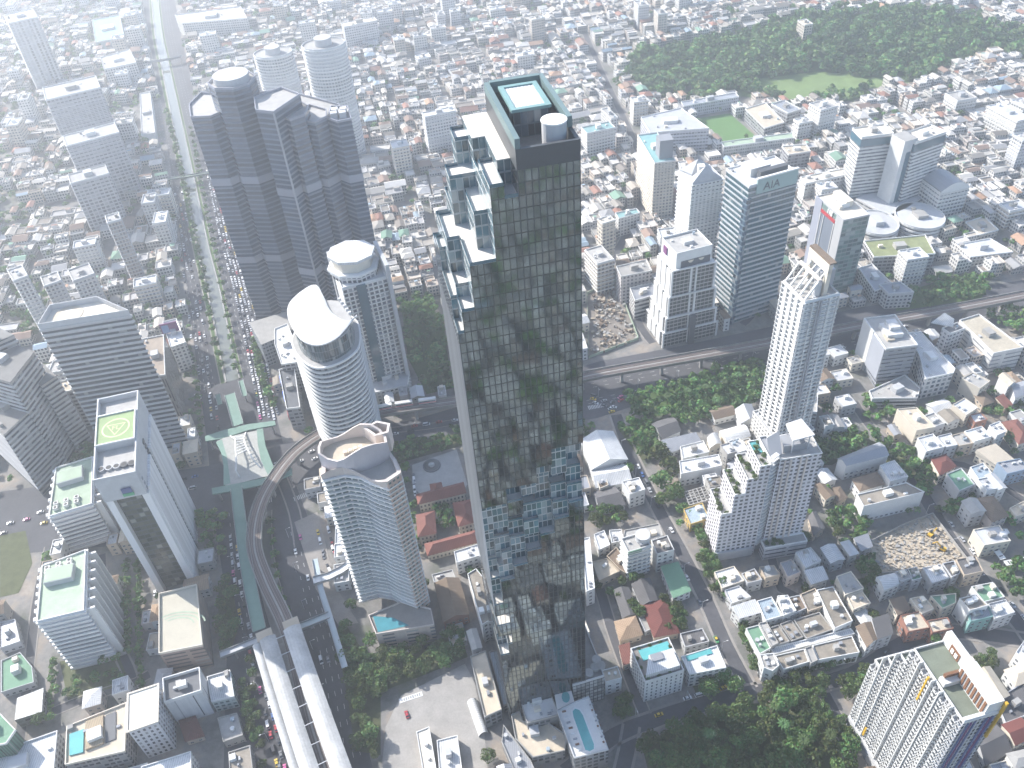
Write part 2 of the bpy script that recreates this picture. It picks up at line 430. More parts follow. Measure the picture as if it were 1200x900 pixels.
# ground: one sheet; patches of worn concrete, asphalt, soil and scrub
m, n, l, b_ = _new("city_ground")
tc = n.new("ShaderNodeTexCoord")
n1 = n.new("ShaderNodeTexNoise"); n1.inputs["Scale"].default_value = .035; n1.inputs["Detail"].default_value = 8; n1.inputs["Roughness"].default_value = .7
l.new(tc.outputs["Object"], n1.inputs["Vector"])
cr = n.new("ShaderNodeValToRGB"); l.new(n1.outputs[0], cr.inputs[0])
e = cr.color_ramp.elements; e[0].position = .3; e[0].color = (.09, .11, .05, 1); e[1].position = .72; e[1].color = (.34, .32, .29, 1)
for p_, c_ in ((.42, (.14, .14, .125, 1)), (.52, (.21, .2, .19, 1)), (.6, (.26, .22, .18, 1))):
    q = e.new(p_); q.color = c_
l.new(weather(n, l, cr.outputs[0], .3, .3, 0), b_.inputs["Base Color"]); b_.inputs["Roughness"].default_value = .95
MATS["ground"] = m
b = MB(); b.cap([(-1780, -880), (1780, -880), (1780, 2580), (-1780, 2580)], 0.0); struct("ground", b, m)

# the avenue with the canal (runs away to the upper left)
avL = [(262, 905), (266, 760), (262, 680), (250, 600), (243, 520), (232, 440), (222, 360), (210, 270), (199, 190), (187, 110), (172, 30), (164, -10)]
avR = [(438, 905), (410, 790), (392, 700), (366, 620), (338, 545), (322, 480), (312, 420), (293, 350), (273, 270), (252, 190), (232, 130), (212, 40), (203, -10)]
AV = ccw(pl(0, *avL) + pl(0, *avR)[::-1])
SA = ccw(pl(0, (-12, 578), (60, 568), (150, 560), (250, 545), (330, 520), (480, 493), (560, 470), (700, 424), (800, 405), (1000, 362), (1212, 326), (1212, 372), (1080, 395), (1000, 410), (850, 440), (760, 470), (700, 490), (600, 505), (520, 522), (420, 540), (330, 575), (250, 605), (130, 640), (-12, 652)))
sheet("road", 0.05, ASPH, AV); sheet("road", 0.062, ASPH, SA)
take(AV); take(SA)
canal = pl(0, (181, -8), (186, 40), (195, 83), (206, 135), (217, 187), (228, 240), (238, 290), (248, 330), (258, 375), (267, 420), (273, 446))
b = MB(); cd_ = dense(canal, 15)
ribbon(b, cd_, -4.6, 4.6, .14); struct("water", b, CANAL)
b = MB(); ribbon(b, cd_, -5.4, -4.6, .9, 0, .9); ribbon(b, cd_, 4.6, 5.4, .9, 0, .9); struct("kerb", b, CONC)
b = MB(); ribbon(b, cd_, -9.6, -5.4, .2, 0, .15); ribbon(b, cd_, 5.4, 8.2, .2, 0, .15); struct("pavement", b, PAVE)
b = MB(); ribbon(b, cd_, -8.8, -6.2, .24); ribbon(b, cd_, 6.0, 7.6, .24); struct("grass", b, GRASS)
canal2 = dense(pl(0, (311, 600), (311, 640), (317, 675), (326, 710), (337, 745), (352, 800), (378, 905)), 8)
b = MB(); ribbon(b, canal2, -2.4, 4.0, .14); struct("water", b, CANAL)
b = MB(); ribbon(b, canal2, -7.5, -2.4, .22, 0, .17); ribbon(b, canal2, 4.0, 4.6, .8, 0, .75); struct("pavement", b, PAVE)
# lane paint
b = MB()
def dashes(pts, off, z=.085, dash=3.0, gap=6.0, wd=.22):
    q = side(pts, off); s, L = 0.0, length(q)
    while s < L - dash:
        (x, y), t = along(q, s + dash / 2); b.cap(box4(x, y, dash, wd, t), z); s += dash + gap
lv = dense(canal, 20)
for o_ in (14, 17.5, 21, -13, -16.5, -20): dashes(lv[::-1], o_, .085)
sr = dense(pl(0, (600, 485), (700, 462), (850, 432), (1000, 396), (1205, 357)), 20)
for o_ in (-4, -7.5, 8, 12): dashes(sr, o_, .097)
nr = dense(pl(0, (352, 620), (368, 690), (388, 760), (415, 905)), 10)
for o_ in (-6, -2.5, 1, 4.5): dashes(nr, o_, .085)
nl = dense(pl(0, (272, 600), (282, 690), (292, 770), (300, 905)), 10)
for o_ in (-2, 1.5): dashes(nl, o_, .085)
for cx_, cy_, t_ in ((258, 575, .2), (300, 590, .2), (345, 585, .4), (690, 478, .15)):      # zebra crossings at the junction
    x, y = P(cx_, cy_)
    for k in range(10): b.cap(box4(x + math.cos(t_) * k * 1.1, y + math.sin(t_) * k * 1.1, .5, 4, t_), .1)
struct("road_markings", b, MARK)
# side streets
STREETS = []
def street(w_, *pts, z=.05, col=ASPH, pave=1.4):
    q = dense(pl(0, *pts), 8); STREETS.append((q, w_)); b = MB(); ribbon(b, q, -w_ / 2, w_ / 2, z + .002 * len(STREETS)); struct("road", b, col)
    if pave:
        b = MB(); ribbon(b, q, -w_ / 2 - pave, -w_ / 2, .15, 0, .14); ribbon(b, q, w_ / 2, w_ / 2 + pave, .148, 0, .14); struct("pavement", b, PAVE)
    A, B = side(q, -w_ / 2 - pave), side(q, w_ / 2 + pave); take(A + B[::-1]); return q
soiA = street(7.5, (722, 486), (738, 530), (768, 590), (795, 640), (826, 700), (850, 755), (878, 808))
soiB = street(8, (662, 905), (720, 862), (760, 846), (800, 832), (880, 812), (935, 806), (1000, 790), (1062, 752), (1120, 740), (1212, 752))
soiC = street(7, (740, 850), (735, 880), (728, 910))
soiD = street(8, (1062, 545), (1085, 585), (1120, 640), (1160, 690), (1200, 738), (1215, 760))
soiE = street(5.5, (703, 690), (722, 752), (756, 838), pave=.8)
soiF = street(6, (958, 800), (985, 850), (1000, 905), pave=.8)
soiG = street(6, (118, 650), (122, 720), (150, 785), (155, 800), pave=1)
soiH = street(5, (18, 905), (32, 800), (44, 700), (58, 640), pave=.8)
soiI = street(5, (60, 835), (110, 815), (158, 800), (175, 790), pave=.6)
soiJ = street(7, (686, 40), (703, 80), (722, 120), (745, 170), (760, 215), (705, 330), pave=.8)
street(6, (1000, 470), (1020, 500), (1062, 545), pave=1); street(6, (1085, 330), (1060, 300), (1040, 280), pave=.8)
street(6, (735, 350), (752, 385), (765, 402), pave=1); street(6, (870, 380), (882, 368), (905, 330), pave=1)
street(5, (880, 560), (915, 690), (935, 700), pave=.5); street(5, (1062, 545), (1130, 545), (1205, 590), pave=.6)
street(5, (450, 505), (500, 500), (560, 490), pave=.5)
street(7, (0, 250), (60, 240), (120, 225), (200, 208), pave=1); street(6, (0, 130), (90, 130), (185, 118), pave=1)
street(6, (330, 560), (345, 600), (352, 640), pave=1)
# open ground
def patch(name, z, m, *px, grow=0):
    p = pq(0, *px); sheet(name, z, m, p); take(p); return p
plaza = patch("plaza", .16, PLAZA, (447, 905), (452, 852), (470, 815), (545, 778), (556, 800), (566, 842), (572, 905))
patch("plaza", .17, CONC, (483, 545), (535, 527), (548, 568), (520, 600), (484, 572))
patch("pavement", .172, PAVE, (345, 612), (372, 600), (395, 690), (420, 730), (398, 735), (370, 690))
site = patch("ground", .12, SOIL, (1012, 640), (1060, 616), (1092, 604), (1136, 662), (1060, 672), (1010, 676))
site2 = patch("ground", .12, mat("dry_soil", (.21, .185, .16), .95, amt=.5, sc=.2), (688, 345), (722, 330), (748, 398), (690, 420))
fieldp = patch("grass", .13, FIELD, (815, 139), (855, 133), (886, 160), (846, 170))
patch("grass", .13, mat("lawn", (.09, .1, .05), .95, amt=.5, sc=.2), (0, 628), (30, 622), (38, 660), (22, 695), (0, 700))
patch("grass", .14, FIELD, (1106, 56), (1140, 52), (1150, 58), (1112, 65))
parkp = pq(0, (745, 66), (850, 45), (935, 22), (1065, 12), (1150, 28), (1210, 40), (1210, 72), (1150, 62), (1110, 78), (1088, 98), (1040, 100), (1000, 118), (940, 122), (860, 112), (820, 118), (760, 112), (735, 92))
sheet("grass", .11, GRASS, parkp); take(parkp)
mead = mat("meadow", (.14, .2, .07), .95, amt=.35, sc=.05)
sheet("grass", .125, mead, pq(0, (885, 93), (960, 84), (1035, 92), (1075, 98), (1000, 112), (930, 120), (890, 112)))
woods = [parkp,
         pq(0, (736, 468), (790, 452), (880, 428), (893, 440), (888, 470), (840, 490), (806, 480), (770, 488), (745, 486)),
         pq(0, (1048, 345), (1130, 322), (1160, 330), (1150, 350), (1070, 362), (1050, 365)),
         pq(0, (470, 358), (500, 350), (520, 380), (530, 455), (500, 462), (478, 420))]
for q in woods[1:]: sheet("grass", .1, GRASS, q); take(q)

# ================================================================== THE TALL GLASS TOWER
TW = math.radians(10); TC = (24.0, 216.5); EX = (-math.cos(TW), -math.sin(TW)); EY = (-math.sin(TW), math.cos(TW))
def tw(a, b): return (TC[0] + EX[0] * a + EY[0] * b, TC[1] + EX[1] * a + EY[1] * b)   # a: from the near right corner leftwards, b: into depth
def glassgrid():
    m, n, l, bs = _new("mirror_curtain_wall")
    uv = n.new("ShaderNodeUVMap"); sx = n.new("ShaderNodeSeparateXYZ"); l.new(uv.outputs[0], sx.inputs[0])
    u = math_(n, l, 'DIVIDE', sx.outputs[0], 2.0); v = math_(n, l, 'DIVIDE', sx.outputs[1], 4.0)
    fu, fv = math_(n, l, 'FRACT', u), math_(n, l, 'FRACT', v)
    mask = math_(n, l, 'MULTIPLY', math_(n, l, 'GREATER_THAN', fu, .14), math_(n, l, 'GREATER_THAN', fv, .1))
    cb = n.new("ShaderNodeCombineXYZ"); l.new(math_(n, l, 'FLOOR', u), cb.inputs[0]); l.new(math_(n, l, 'FLOOR', v), cb.inputs[1])
    wn = n.new("ShaderNodeTexWhiteNoise"); l.new(cb.outputs[0], wn.inputs["Vector"])
    tc = n.new("ShaderNodeTexCoord"); nz = n.new("ShaderNodeTexNoise"); nz.inputs["Scale"].default_value = .22; nz.inputs["Detail"].default_value = 2; l.new(tc.outputs["Object"], nz.inputs["Vector"])
    # every pane leans a little and bows: the reflection breaks up from pane to pane
    ge = n.new("ShaderNodeNewGeometry")
    d = n.new("ShaderNodeVectorMath"); d.operation = 'SUBTRACT'; l.new(wn.outputs["Color"], d.inputs[0]); d.inputs[1].default_value = (.5, .5, .5)
    d2 = n.new("ShaderNodeVectorMath"); d2.operation = 'SCALE'; l.new(d.outputs[0], d2.inputs[0]); d2.inputs["Scale"].default_value = .0022
    f = n.new("ShaderNodeVectorMath"); f.operation = 'SUBTRACT'; l.new(nz.outputs["Color"], f.inputs[0]); f.inputs[1].default_value = (.5, .5, .5)
    f2 = n.new("ShaderNodeVectorMath"); f2.operation = 'SCALE'; l.new(f.outputs[0], f2.inputs[0]); f2.inputs["Scale"].default_value = .008
    s1 = n.new("ShaderNodeVectorMath"); s1.operation = 'ADD'; l.new(ge.outputs["Normal"], s1.inputs[0]); l.new(d2.outputs[0], s1.inputs[1])
    s2 = n.new("ShaderNodeVectorMath"); s2.operation = 'ADD'; l.new(s1.outputs[0], s2.inputs[0]); l.new(f2.outputs[0], s2.inputs[1])
    s3 = n.new("ShaderNodeVectorMath"); s3.operation = 'NORMALIZE'; l.new(s2.outputs[0], s3.inputs[0])
    tint = n.new("ShaderNodeVectorMath"); tint.operation = 'SCALE'; tint.inputs[0].default_value = (.155, .195, .215)
    l.new(math_(n, l, 'ADD', math_(n, l, 'MULTIPLY', wn.outputs["Value"], .2), .9), tint.inputs["Scale"])
    l.new(mixc(n, l, mask, (.05, .052, .05), tint.outputs[0]), bs.inputs["Base Color"])
    l.new(math_(n, l, 'MULTIPLY', mask, 1.0), bs.inputs["Metallic"])
    l.new(math_(n, l, 'ADD', math_(n, l, 'MULTIPLY', mask, -.45), .5), bs.inputs["Roughness"])
    l.new(s3.outputs[0], bs.inputs["Normal"]); return m
MIRROR = glassgrid()
PIXG = facade("pixel_glass", (.42, .44, .44), (.06, .13, .16), 2.0, 4.0, .86, .84, .06, .9, curtain=.14)
TERR = mat("terrace_paving", (.66, .62, .56), .7, amt=.12)
N_, NK, CE, CZ = 20, 78, 2.0, 4.0
rr = random.Random(11)
solid = np.ones((N_, N_, NK), bool)
blk = {}
def bl(i, j, k, s=4):
    key = (i // s, j // s, k // 3)
    if key not in blk: blk[key] = rr.random()
    return blk[key]
ai = np.arange(N_)
for i in range(N_):
    for j in range(N_):
        a, d = i * CE + 1, j * CE + 1
        if a > 17.2:                                         # the left shoulder steps down in boxes
            st = (i - 9) // 2; dp = j // 4; hs = math.sin(st * 12.9898 + dp * 78.233) * 43758.5453; hs -= math.floor(hs)
            h = 305 - st * 10.6 + dp * 3.6 + (hs - .5) * 15
            h = min(304, max(248 + 4 * ((st + dp) % 4), h)); h = round(h / 4) * 4; solid[i, j, int(h / CZ):] = False
        if a < 18: solid[i, j, 76:] = False
    # the band of boxes cut out across the front: high on the right, low on the left
for i in range(N_):
    bi = i // 3; zc = 179 - (bi * 6 + 3) * 1.0
    for k in range(NK):
        kk = k // 2; t = kk * 8 + 4 - zc; g = (bi * 5 + kk * 7 + bi * kk) % 6
        if -17 - bi * 1.8 < t < 17 + bi * 1.6:
            dep = (1 if t > 9 else 3 if t > 0 else 2 if t > -9 else 1) + (1 if g > 3 else 0) - (1 if g == 0 else 0)
            solid[i, :max(0, dep), k] = False
for k in range(12, 40):                                      # and down the left flank
    for j in range(N_):
        g = ((j // 3) * 5 + (k // 2) * 3) % 7
        if 14 < k < 34 - (j // 4) * 2 and g > 2 and j < 9: solid[18 if g < 5 else 17:, j, k] = False
wall_b, box_b, ter_b, rail_b = MB(), MB(), MB(), MB()
def sol(i, j, k): return 0 <= i < N_ and 0 <= j < N_ and 0 <= k < NK and solid[i, j, k]
Z0T = 4.0
for i in range(N_):
    for j in range(N_):
        for k in range(1, NK):
            if not solid[i, j, k]: continue
            z0, z1 = k * CZ, k * CZ + CZ
            a0, a1, b0, b1 = i * CE, i * CE + CE, j * CE, j * CE + CE
            outer = lambda q: wall_b if q else box_b
            if not sol(i, j - 1, k): outer(j == 0).face([(*tw(a1, b0), z0), (*tw(a0, b0), z0), (*tw(a0, b0), z1), (*tw(a1, b0), z1)], 0, [(-a1, z0), (-a0, z0), (-a0, z1), (-a1, z1)])
            if not sol(i, j + 1, k): outer(j == N_ - 1).face([(*tw(a0, b1), z0), (*tw(a1, b1), z0), (*tw(a1, b1), z1), (*tw(a0, b1), z1)], 0, [(a0, z0), (a1, z0), (a1, z1), (a0, z1)])
            if not sol(i - 1, j, k): outer(i == 0).face([(*tw(a0, b0), z0), (*tw(a0, b1), z0), (*tw(a0, b1), z1), (*tw(a0, b0), z1)], 0, [(b0, z0), (b1, z0), (b1, z1), (b0, z1)])
            if not sol(i + 1, j, k): outer(i == N_ - 1 or i == 8).face([(*tw(a1, b1), z0), (*tw(a1, b0), z0), (*tw(a1, b0), z1), (*tw(a1, b1), z1)], 0, [(-b1, z0), (-b0, z0), (-b0, z1), (-b1, z1)])
            if not sol(i, j, k + 1):
                ter_b.face([(*tw(a1, b0), z1), (*tw(a0, b0), z1), (*tw(a0, b1), z1), (*tw(a1, b1), z1)], 0)
                for di, dj, p0, p1 in ((-1, 0, (a0, b0), (a0, b1)), (1, 0, (a1, b0), (a1, b1)), (0, -1, (a0, b0), (a1, b0)), (0, 1, (a0, b1), (a1, b1))):
                    if k < 75 and not sol(i + di, j + dj, k) and not sol(i + di, j + dj, k + 1):
                        cx0 = ((p0[0] + p1[0]) / 2 - di * .1, (p0[1] + p1[1]) / 2 - dj * .1); q0 = tw(*cx0); rail_b.box(q0[0], q0[1], 2.02, .1, z1 + .02, z1 + 1.15, TW + (math.pi / 2 if di else 0))
            if not sol(i, j, k - 1): ter_b.face([(*tw(a0, b0), z0), (*tw(a1, b0), z0), (*tw(a1, b1), z0), (*tw(a0, b1), z0)], 0)
tc_ = tw(20, 20)
T = thing("skyscraper", "tall dark glass tower with boxes cut out of its shoulder and waist", "skyscraper", (tc_[0], tc_[1], 0))
LAND.append(("tall dark glass tower", *tc_))
take([tw(-2, -2), tw(-2, 42), tw(42, 42), tw(42, -2)])
def islands(mb):
    key = lambda q: (round(q[0] * 4), round(q[1] * 4), round(q[2] * 4)); par = list(range(len(mb.f)))
    def find(a):
        while par[a] != a: par[a] = par[par[a]]; a = par[a]
        return a
    seen = {}
    for fi, f in enumerate(mb.f):
        for vi in f:
            k_ = key(mb.v[vi])
            if k_ in seen: par[find(fi)] = find(seen[k_])
            else: seen[k_] = fi
    out = {}
    for fi, f in enumerate(mb.f):
        o = out.setdefault(find(fi), MB()); o.face([mb.v[i] for i in f], mb.m[fi], mb.uv[4 * fi:4 * fi + 4])
    return list(out.values())
wall_b.build("curtain_wall", MIRROR, T)
for q in islands(box_b): q.build("cut_out_glazing", PIXG, T)
for q in islands(ter_b): q.build("terrace", TERR, T)
for q in islands(rail_b)[:95]: q.build("balustrade", GLASSB, T)
# real mullions down the two faces that show
for s_ in range(0, 21):
    a = s_ * 2.0
    z1 = 304 if a <= 18 else 248
    # lower flight and upper flight, apart where the boxes are cut out
    zc = 179 - a
    for za, zb in ((4, zc - 23 - a * .3), (zc + 23 + a * .3, z1)):
        x, y = tw(a, -.1); pbox("mullion", T, DGREY, x, y, za, .16, .22, zb - za, TW)
for s_ in range(0, 21):
    x, y = tw(40.1, s_ * 2.0); pbox("mullion", T, LGREY, x, y, 100, .3, .22, 248 - 100, TW)
for s_ in range(0, 20):
    x, y = tw(-.1, s_ * 2.0 + 1); pbox("mullion", T, DGREY, x, y, 4, .22, .16, 300, TW)
# crown: side walls round a sunken deck, a glazed pavilion and a white drum; the front edge is lower
def tq(a0, a1, b0, b1): return ccw([tw(a0, b0), tw(a1, b0), tw(a1, b1), tw(a0, b1)])
CRM = mat("bronze_green_cladding", (.14, .2, .2), .45, amt=.12)
b = MB(); b.ring(tq(0, 18, 0, 40), -1.0, .12, 304.0, 310.2); b.build("parapet", mat("dark_cladding", (.07, .075, .08), .45, amt=.12), T)
for a0, a1, b0, b1, z1 in ((-.15, 1.3, 8, 40.1, 313.4), (16.7, 18.2, .0, 40.1, 313.2), (1.32, 16.68, 38.4, 40.12, 313.6)):
    b = MB(); b.prism(tq(a0, a1, b0, b1), 310.25, z1); b.build("crown_wall", CRM, T)
b = MB(); b.cap(offs(tq(0, 18, 0, 40), -.9), 304.05); b.build("roof_deck", CONCD, T)
pv = tq(3.4, 14.2, 19, 36); b = MB(); b.walls(pv, 304.1, 312.4, 0, 304); b.build("pavilion_wall", facade("pavilion_glass", (.1, .13, .15), (.03, .06, .09), 2, 4, .9, .85), T)
b = MB(); b.ring(pv, -1.0, .5, 312.0, 312.9); b.build("pavilion_eave", TEAL, T)
b = MB(); b.cap(offs(pv, -.9), 312.5); b.build("pavilion_roof", WROOF, T)
x, y = tw(5.2, 7.6); dr = pcyl("drum", T, LGREY, x, y, 304.1, 3.5, 9.0, 24); pcyl("drum_roof", T, WHITE, x, y, 313.11, 3.7, .4, 24)
for k in range(5):
    x, y = tw(9 + k * 1.6, 4 + (k % 2) * 3); pbox("ac_unit", T, GREY, x, y, 304.06, 1.2, 1.6, 1.5 + .3 * (k % 3), TW)
# podium round its foot
PF = facade("podium_grid", (.07, .075, .08), (.33, .34, .34), 2.2, 3.0, .82, .8, .3, .5, curtain=.2)
p_ = pq(22, (671, 804), (708, 793), (700, 770), (686, 735), (678, 740))
g1 = tower("podium_block", "dark gridded podium block with round cooling fans beside the glass tower", "podium", p_, 0, 22, PF, CONCD, par=(1.4, LGREY), clut=0, land="gridded podium block")
for u, v in ((697, 783), (704, 781), (699, 774), (690, 790)):
    x, y = P(u, v, 22); pcyl("cooling_fan", g1, CONC, x, y, 22.01, 2.3, 1.6, 20)
x, y = P(680, 795, 22); pbox("plant_rack", g1, GREY, x, y, 22.01, 5, 4, 3, TW)
PDW = facade("deck_wall", (.2, .21, .22), (.06, .07, .08), 3, 3.5, .7, .6)
pd = pq(17, (653, 834), (674, 823), (690, 817), (713, 879), (673, 889)); pd2 = pq(17, (647, 799), (666, 796), (673, 822), (653, 832))
g2 = tower("pool_terrace", "white sun terrace with long turquoise pool in front of the glass tower", "terrace", pd, 0, 17, PDW, mat("pale_deck", (.72, .7, .66), .7, amt=.12), par=(1.0, LGREY), clut=0, land="long turquoise rooftop pool")
b = MB(); b.walls(pd2, 0, 17.02, 0); b.cap(pd2, 17.02, 1); b.build("upper_deck", [PDW, MATS["pale_deck"]], g2); take(pd2, 1)
pool = [P(u, v, 17) for u, v in ((671, 833.5), (674, 830.5), (679, 832), (683, 838), (696, 872), (696, 878), (691, 880.5), (686, 879), (672, 840))]
b = MB(); b.cap(ccw(pool), 17.1); b.build("pool", POOL, g2); b = MB(); b.ring(ccw(pool), -.02, .7, 17.03, 17.2); b.build("pool_edge", WHITE, g2)
x, y = P(663, 817, 17); sp_ = [(x + 2.0 * math.cos(t), y + 3.0 * math.sin(t)) for t in np.linspace(0, 2 * math.pi, 18)[:-1]]
b = MB(); b.cap(sp_, 17.12); b.build("plunge_pool", POOL, g2)
for k in range(16):
    x, y = P(661 + (k % 8) * 2.6, 834 + (k % 8) * 6.4, 17) if k < 8 else P(693 + (k - 8) * 2.2, 826 + (k - 8) * 6.2, 17)
    pbox("sun_lounger", g2, (WOOD, WHITE, GREY)[k % 3], x, y, 17.05, 1.9, .8, .45, TW)
for i, (zz, px, lab, rmat) in enumerate([
        (15, ((607, 813), (622, 806), (643, 808), (656, 838), (618, 848)), "white plant roof with pipes at the foot of the glass tower", MATS["pale_deck"]),
        (9, ((599, 838), (609, 834), (613, 846), (640, 846), (664, 862), (662, 880), (625, 888), (604, 866)), "beige stepped podium roof under the white plant roof", BEIGE),
        (11, ((551, 770), (569, 763), (588, 832), (568, 841)), "long beige podium roof left of the glass tower", BEIGE),
        (6, ((573, 765), (580, 762), (603, 822), (590, 828)), "narrow blue glass canopy between the podium roof and the glass tower", BLUEM),
        (7, ((590, 850), (604, 868), (622, 892), (628, 905), (603, 905), (588, 870)), "low silver sheet roof below the stepped podium", METAL)]):
    g = tower("podium_wing", lab, "podium", pq(zz, *px), 0, zz, PDW, rmat, par=(.9, CONC), clut=(7, 5, 3, 0, 3)[i])
b = MB(); pz = pl(0, (553, 822), (567, 862)); t_ = math.atan2(pz[1][1] - pz[0][1], pz[1][0] - pz[0][0]); L_ = math.dist(*pz)
arc = [(math.cos(a) * 2.6, math.sin(a) * 3.2) for a in np.linspace(0, math.pi, 10)]
for (y0, h0), (y1, h1) in zip(arc, arc[1:]):
    f = lambda s, y, h: (pz[0][0] + math.cos(t_) * s - math.sin(t_) * y, pz[0][1] + math.sin(t_) * s + math.cos(t_) * y, .2 + h)
    b.face([f(0, y0, h0), f(L_, y0, h0), f(L_, y1, h1), f(0, y1, h1)], 0)
o = b.build("vaulted_canopy", WROOF); tag(o, "long white vaulted canopy at the right edge of the paved plaza", "canopy")
# low buildings on the plaza, banner and car
for zz, px, lab, rm_ in ((5, ((488, 858), (503, 852), (512, 905), (496, 905)), "long cream roofed pavilion on the paved plaza", CREAM), (5, ((512, 868), (536, 862), (542, 905), (515, 905)), "white flat roofed pavilion on the paved plaza with dark vent", WROOF)):
    tower("pavilion", lab, "pavilion", pq(zz, *px), .16, zz, CREAM, rm_, par=(.6, WHITE), clut=2)

# ================================================================== NAMED BUILDINGS
# ---- right of the tower ------------------------------------------------------
z = ZT((858, 380), (878, 219))
AF = facade("aia_left", (.55, .56, .55), (.06, .12, .13), 2.5, 4.2, 1.0, .5, .1, .7, curtain=.05)
AF2 = facade("aia_right", (.3, .34, .37), (.03, .085, .105), 2.4, 4.2, .96, .62, .07, .8, vary=.4, curtain=.03)
p = rect3(z, (850, 199), (878, 219), (937, 204))
t = tower("office_tower", "teal banded office tower with letters on its parapet", "office tower", p, 0, z, AF2, WROOF, 4.2, band=(.4, 1.15, LGREY), par=(1, WHITE), clut=5, land="teal banded office tower")
k = min(range(4), key=lambda i: PX(*p[i], z)[1] * -1)          # near corner
nr_, rt_, lf_ = p[k], p[(k + 1) % 4], p[k - 1]
an = math.atan2(rt_[1] - nr_[1], rt_[0] - nr_[0]); mid = lerp2(nr_, rt_, .56); Lr = math.dist(nr_, rt_)
x, y = mid[0] + math.sin(an) * .3, mid[1] - math.cos(an) * .3
pbox("sign_panel", t, mat("pale_teal_panel", (.3, .4, .38), .5), x, y, z - 7, Lr * .82, 1.4, 11, an)
pbox("sign_coping", t, WHITE, x, y, z + 4.01, Lr * .84, 1.8, 1.0, an)
pbox("chiller_bank", t, DGREY, *lerp2(mid, cen(p), .35), z, Lr * .55, 4, 7, an)
pbox("machine_room", t, WHITE, *lerp2(cen(p), lf_, .2), z, 16, 12, 6, an)
s0 = lerp2(nr_, rt_, .28)
lettering("sign_lettering", t, "AIA", 8.5, DGREY, (s0[0] + math.sin(an) * 1.1 - t.location[0], s0[1] - math.cos(an) * 1.1 - t.location[1], z - 5), (math.pi / 2, 0, an))
# chamfered dark corner
cq = [lerp2(nr_, lf_, .14), lerp2(nr_, rt_, .06)]
b = MB(); ofx = (math.sin(an) * .6, -math.cos(an) * .6)
cc = [(cq[0][0] - .9, cq[0][1] - .9), (nr_[0] - .2, nr_[1] - 1.6), (cq[1][0] + .3, cq[1][1] - .9), cen([nr_, lf_, rt_, nr_])]
b.prism(ccw(cc), 0, z - 9); b.build("corner_bay", facade("corner_glass", (.16, .22, .26), (.03, .06, .1), 3, 4.2, .9, .7, .08, .7), t)

z = ZT((803, 345), (811, 217)) ; z = max(z, 88)
p = rect3(z, (795, 200), (811, 217), (847.5, 210))
RF = facade("resi_white", (.62, .62, .61), (.09, .11, .13), 3.2, 3.1, .5, .55, .3)
t = tower("condo_tower", "white condominium tower with pyramid roofs left of the teal office tower", "condo", p, 0, z, RF, LGREY, 3.1, band=(.7, .5, WHITE), par=None, clut=0, land="white tower with pyramid roofs")
b = MB(); c0 = cen(p)
for a_, b2 in ((0, 1), (2, 3)):
    q = [lerp2(p[a_], c0, .05), lerp2(p[b2], c0, .05), lerp2(p[b2], lerp2(p[(b2 + 1) % 4], p[a_ - 1], .5), .45), lerp2(p[a_], lerp2(p[a_ - 1], p[(b2 + 1) % 4], .5), .45)]
    ap = (*cen(q), z + 10); b.walls(ccw(q), z + .05, z + 1.2)
    q = ccw(q)
    for i in range(4): b.face([(*q[i], z + 1.2), (*q[(i + 1) % 4], z + 1.2), ap])
b.build("pyramid_roof", LGREY, t); pbox("machine_room", t, WHITE, *c0, z, 5, 5, 8, 0)

z = ZT((764, 260), (767, 192)); p = rect3(z, (740, 160), (767, 192), (792, 190))
BF = facade("beige_resi", (.55, .51, .45), (.1, .1, .1), 3.0, 3.1, .5, .5, .4)
t = tower("apartment_tower", "beige apartment tower with teal roof terrace and solid lift block", "apartment tower", p, 0, z, BF, mat("teal_roof_deck", (.2, .36, .36), .7), 3.1, band=(.5, .35, CREAM), clut=2, land="beige apartment tower with teal terrace")
x, y = P(778, 182, z); pbox("lift_block", t, GREY, x, y, z, 12, 12, 17, ang_of(p))

# ---- stepped block with round eyes
z = ZT((778, 400), (793, 298)); z = 78
hd = rect3(z, (781, 279), (793, 299), (831, 285))
hz = z - 12; rb = rect3(hz, (775, 296), (788, 318), (836, 304))
DK = facade("dark_panels", (.42, .41, .4), (.05, .052, .05), 3.2, 3.3, 1.0, .72, .3, .4, vary=.3, curtain=.0, sub=3.2)
base_c = cen(rb)
t = thing("office_tower", "stepped office block with white toothed edges and round eyes on top", "office block", (*base_c, 0)); LAND.append(("stepped office block with round eyes", *base_c))
a_ = np.array(rb[1]) - np.array(rb[0]); 
k = min(range(4), key=lambda i: -PX(*rb[i], hz)[1]); nn = np.array(rb[k]); ux = np.array(rb[(k + 1) % 4]) - nn; uy = np.array(rb[k - 1]) - nn
lx, ly = np.linalg.norm(ux), np.linalg.norm(uy); ux /= lx; uy /= ly; an = math.atan2(ux[1], ux[0])
def loc2(a, b): q = nn + ux * a + uy * b; return (float(q[0]), float(q[1]))
tiers = [(hz, hz - 22, 0), (hz - 22, hz - 40, 1.6), (hz - 40, hz - 53, 3.4), (hz - 53, 0, 5.2)]
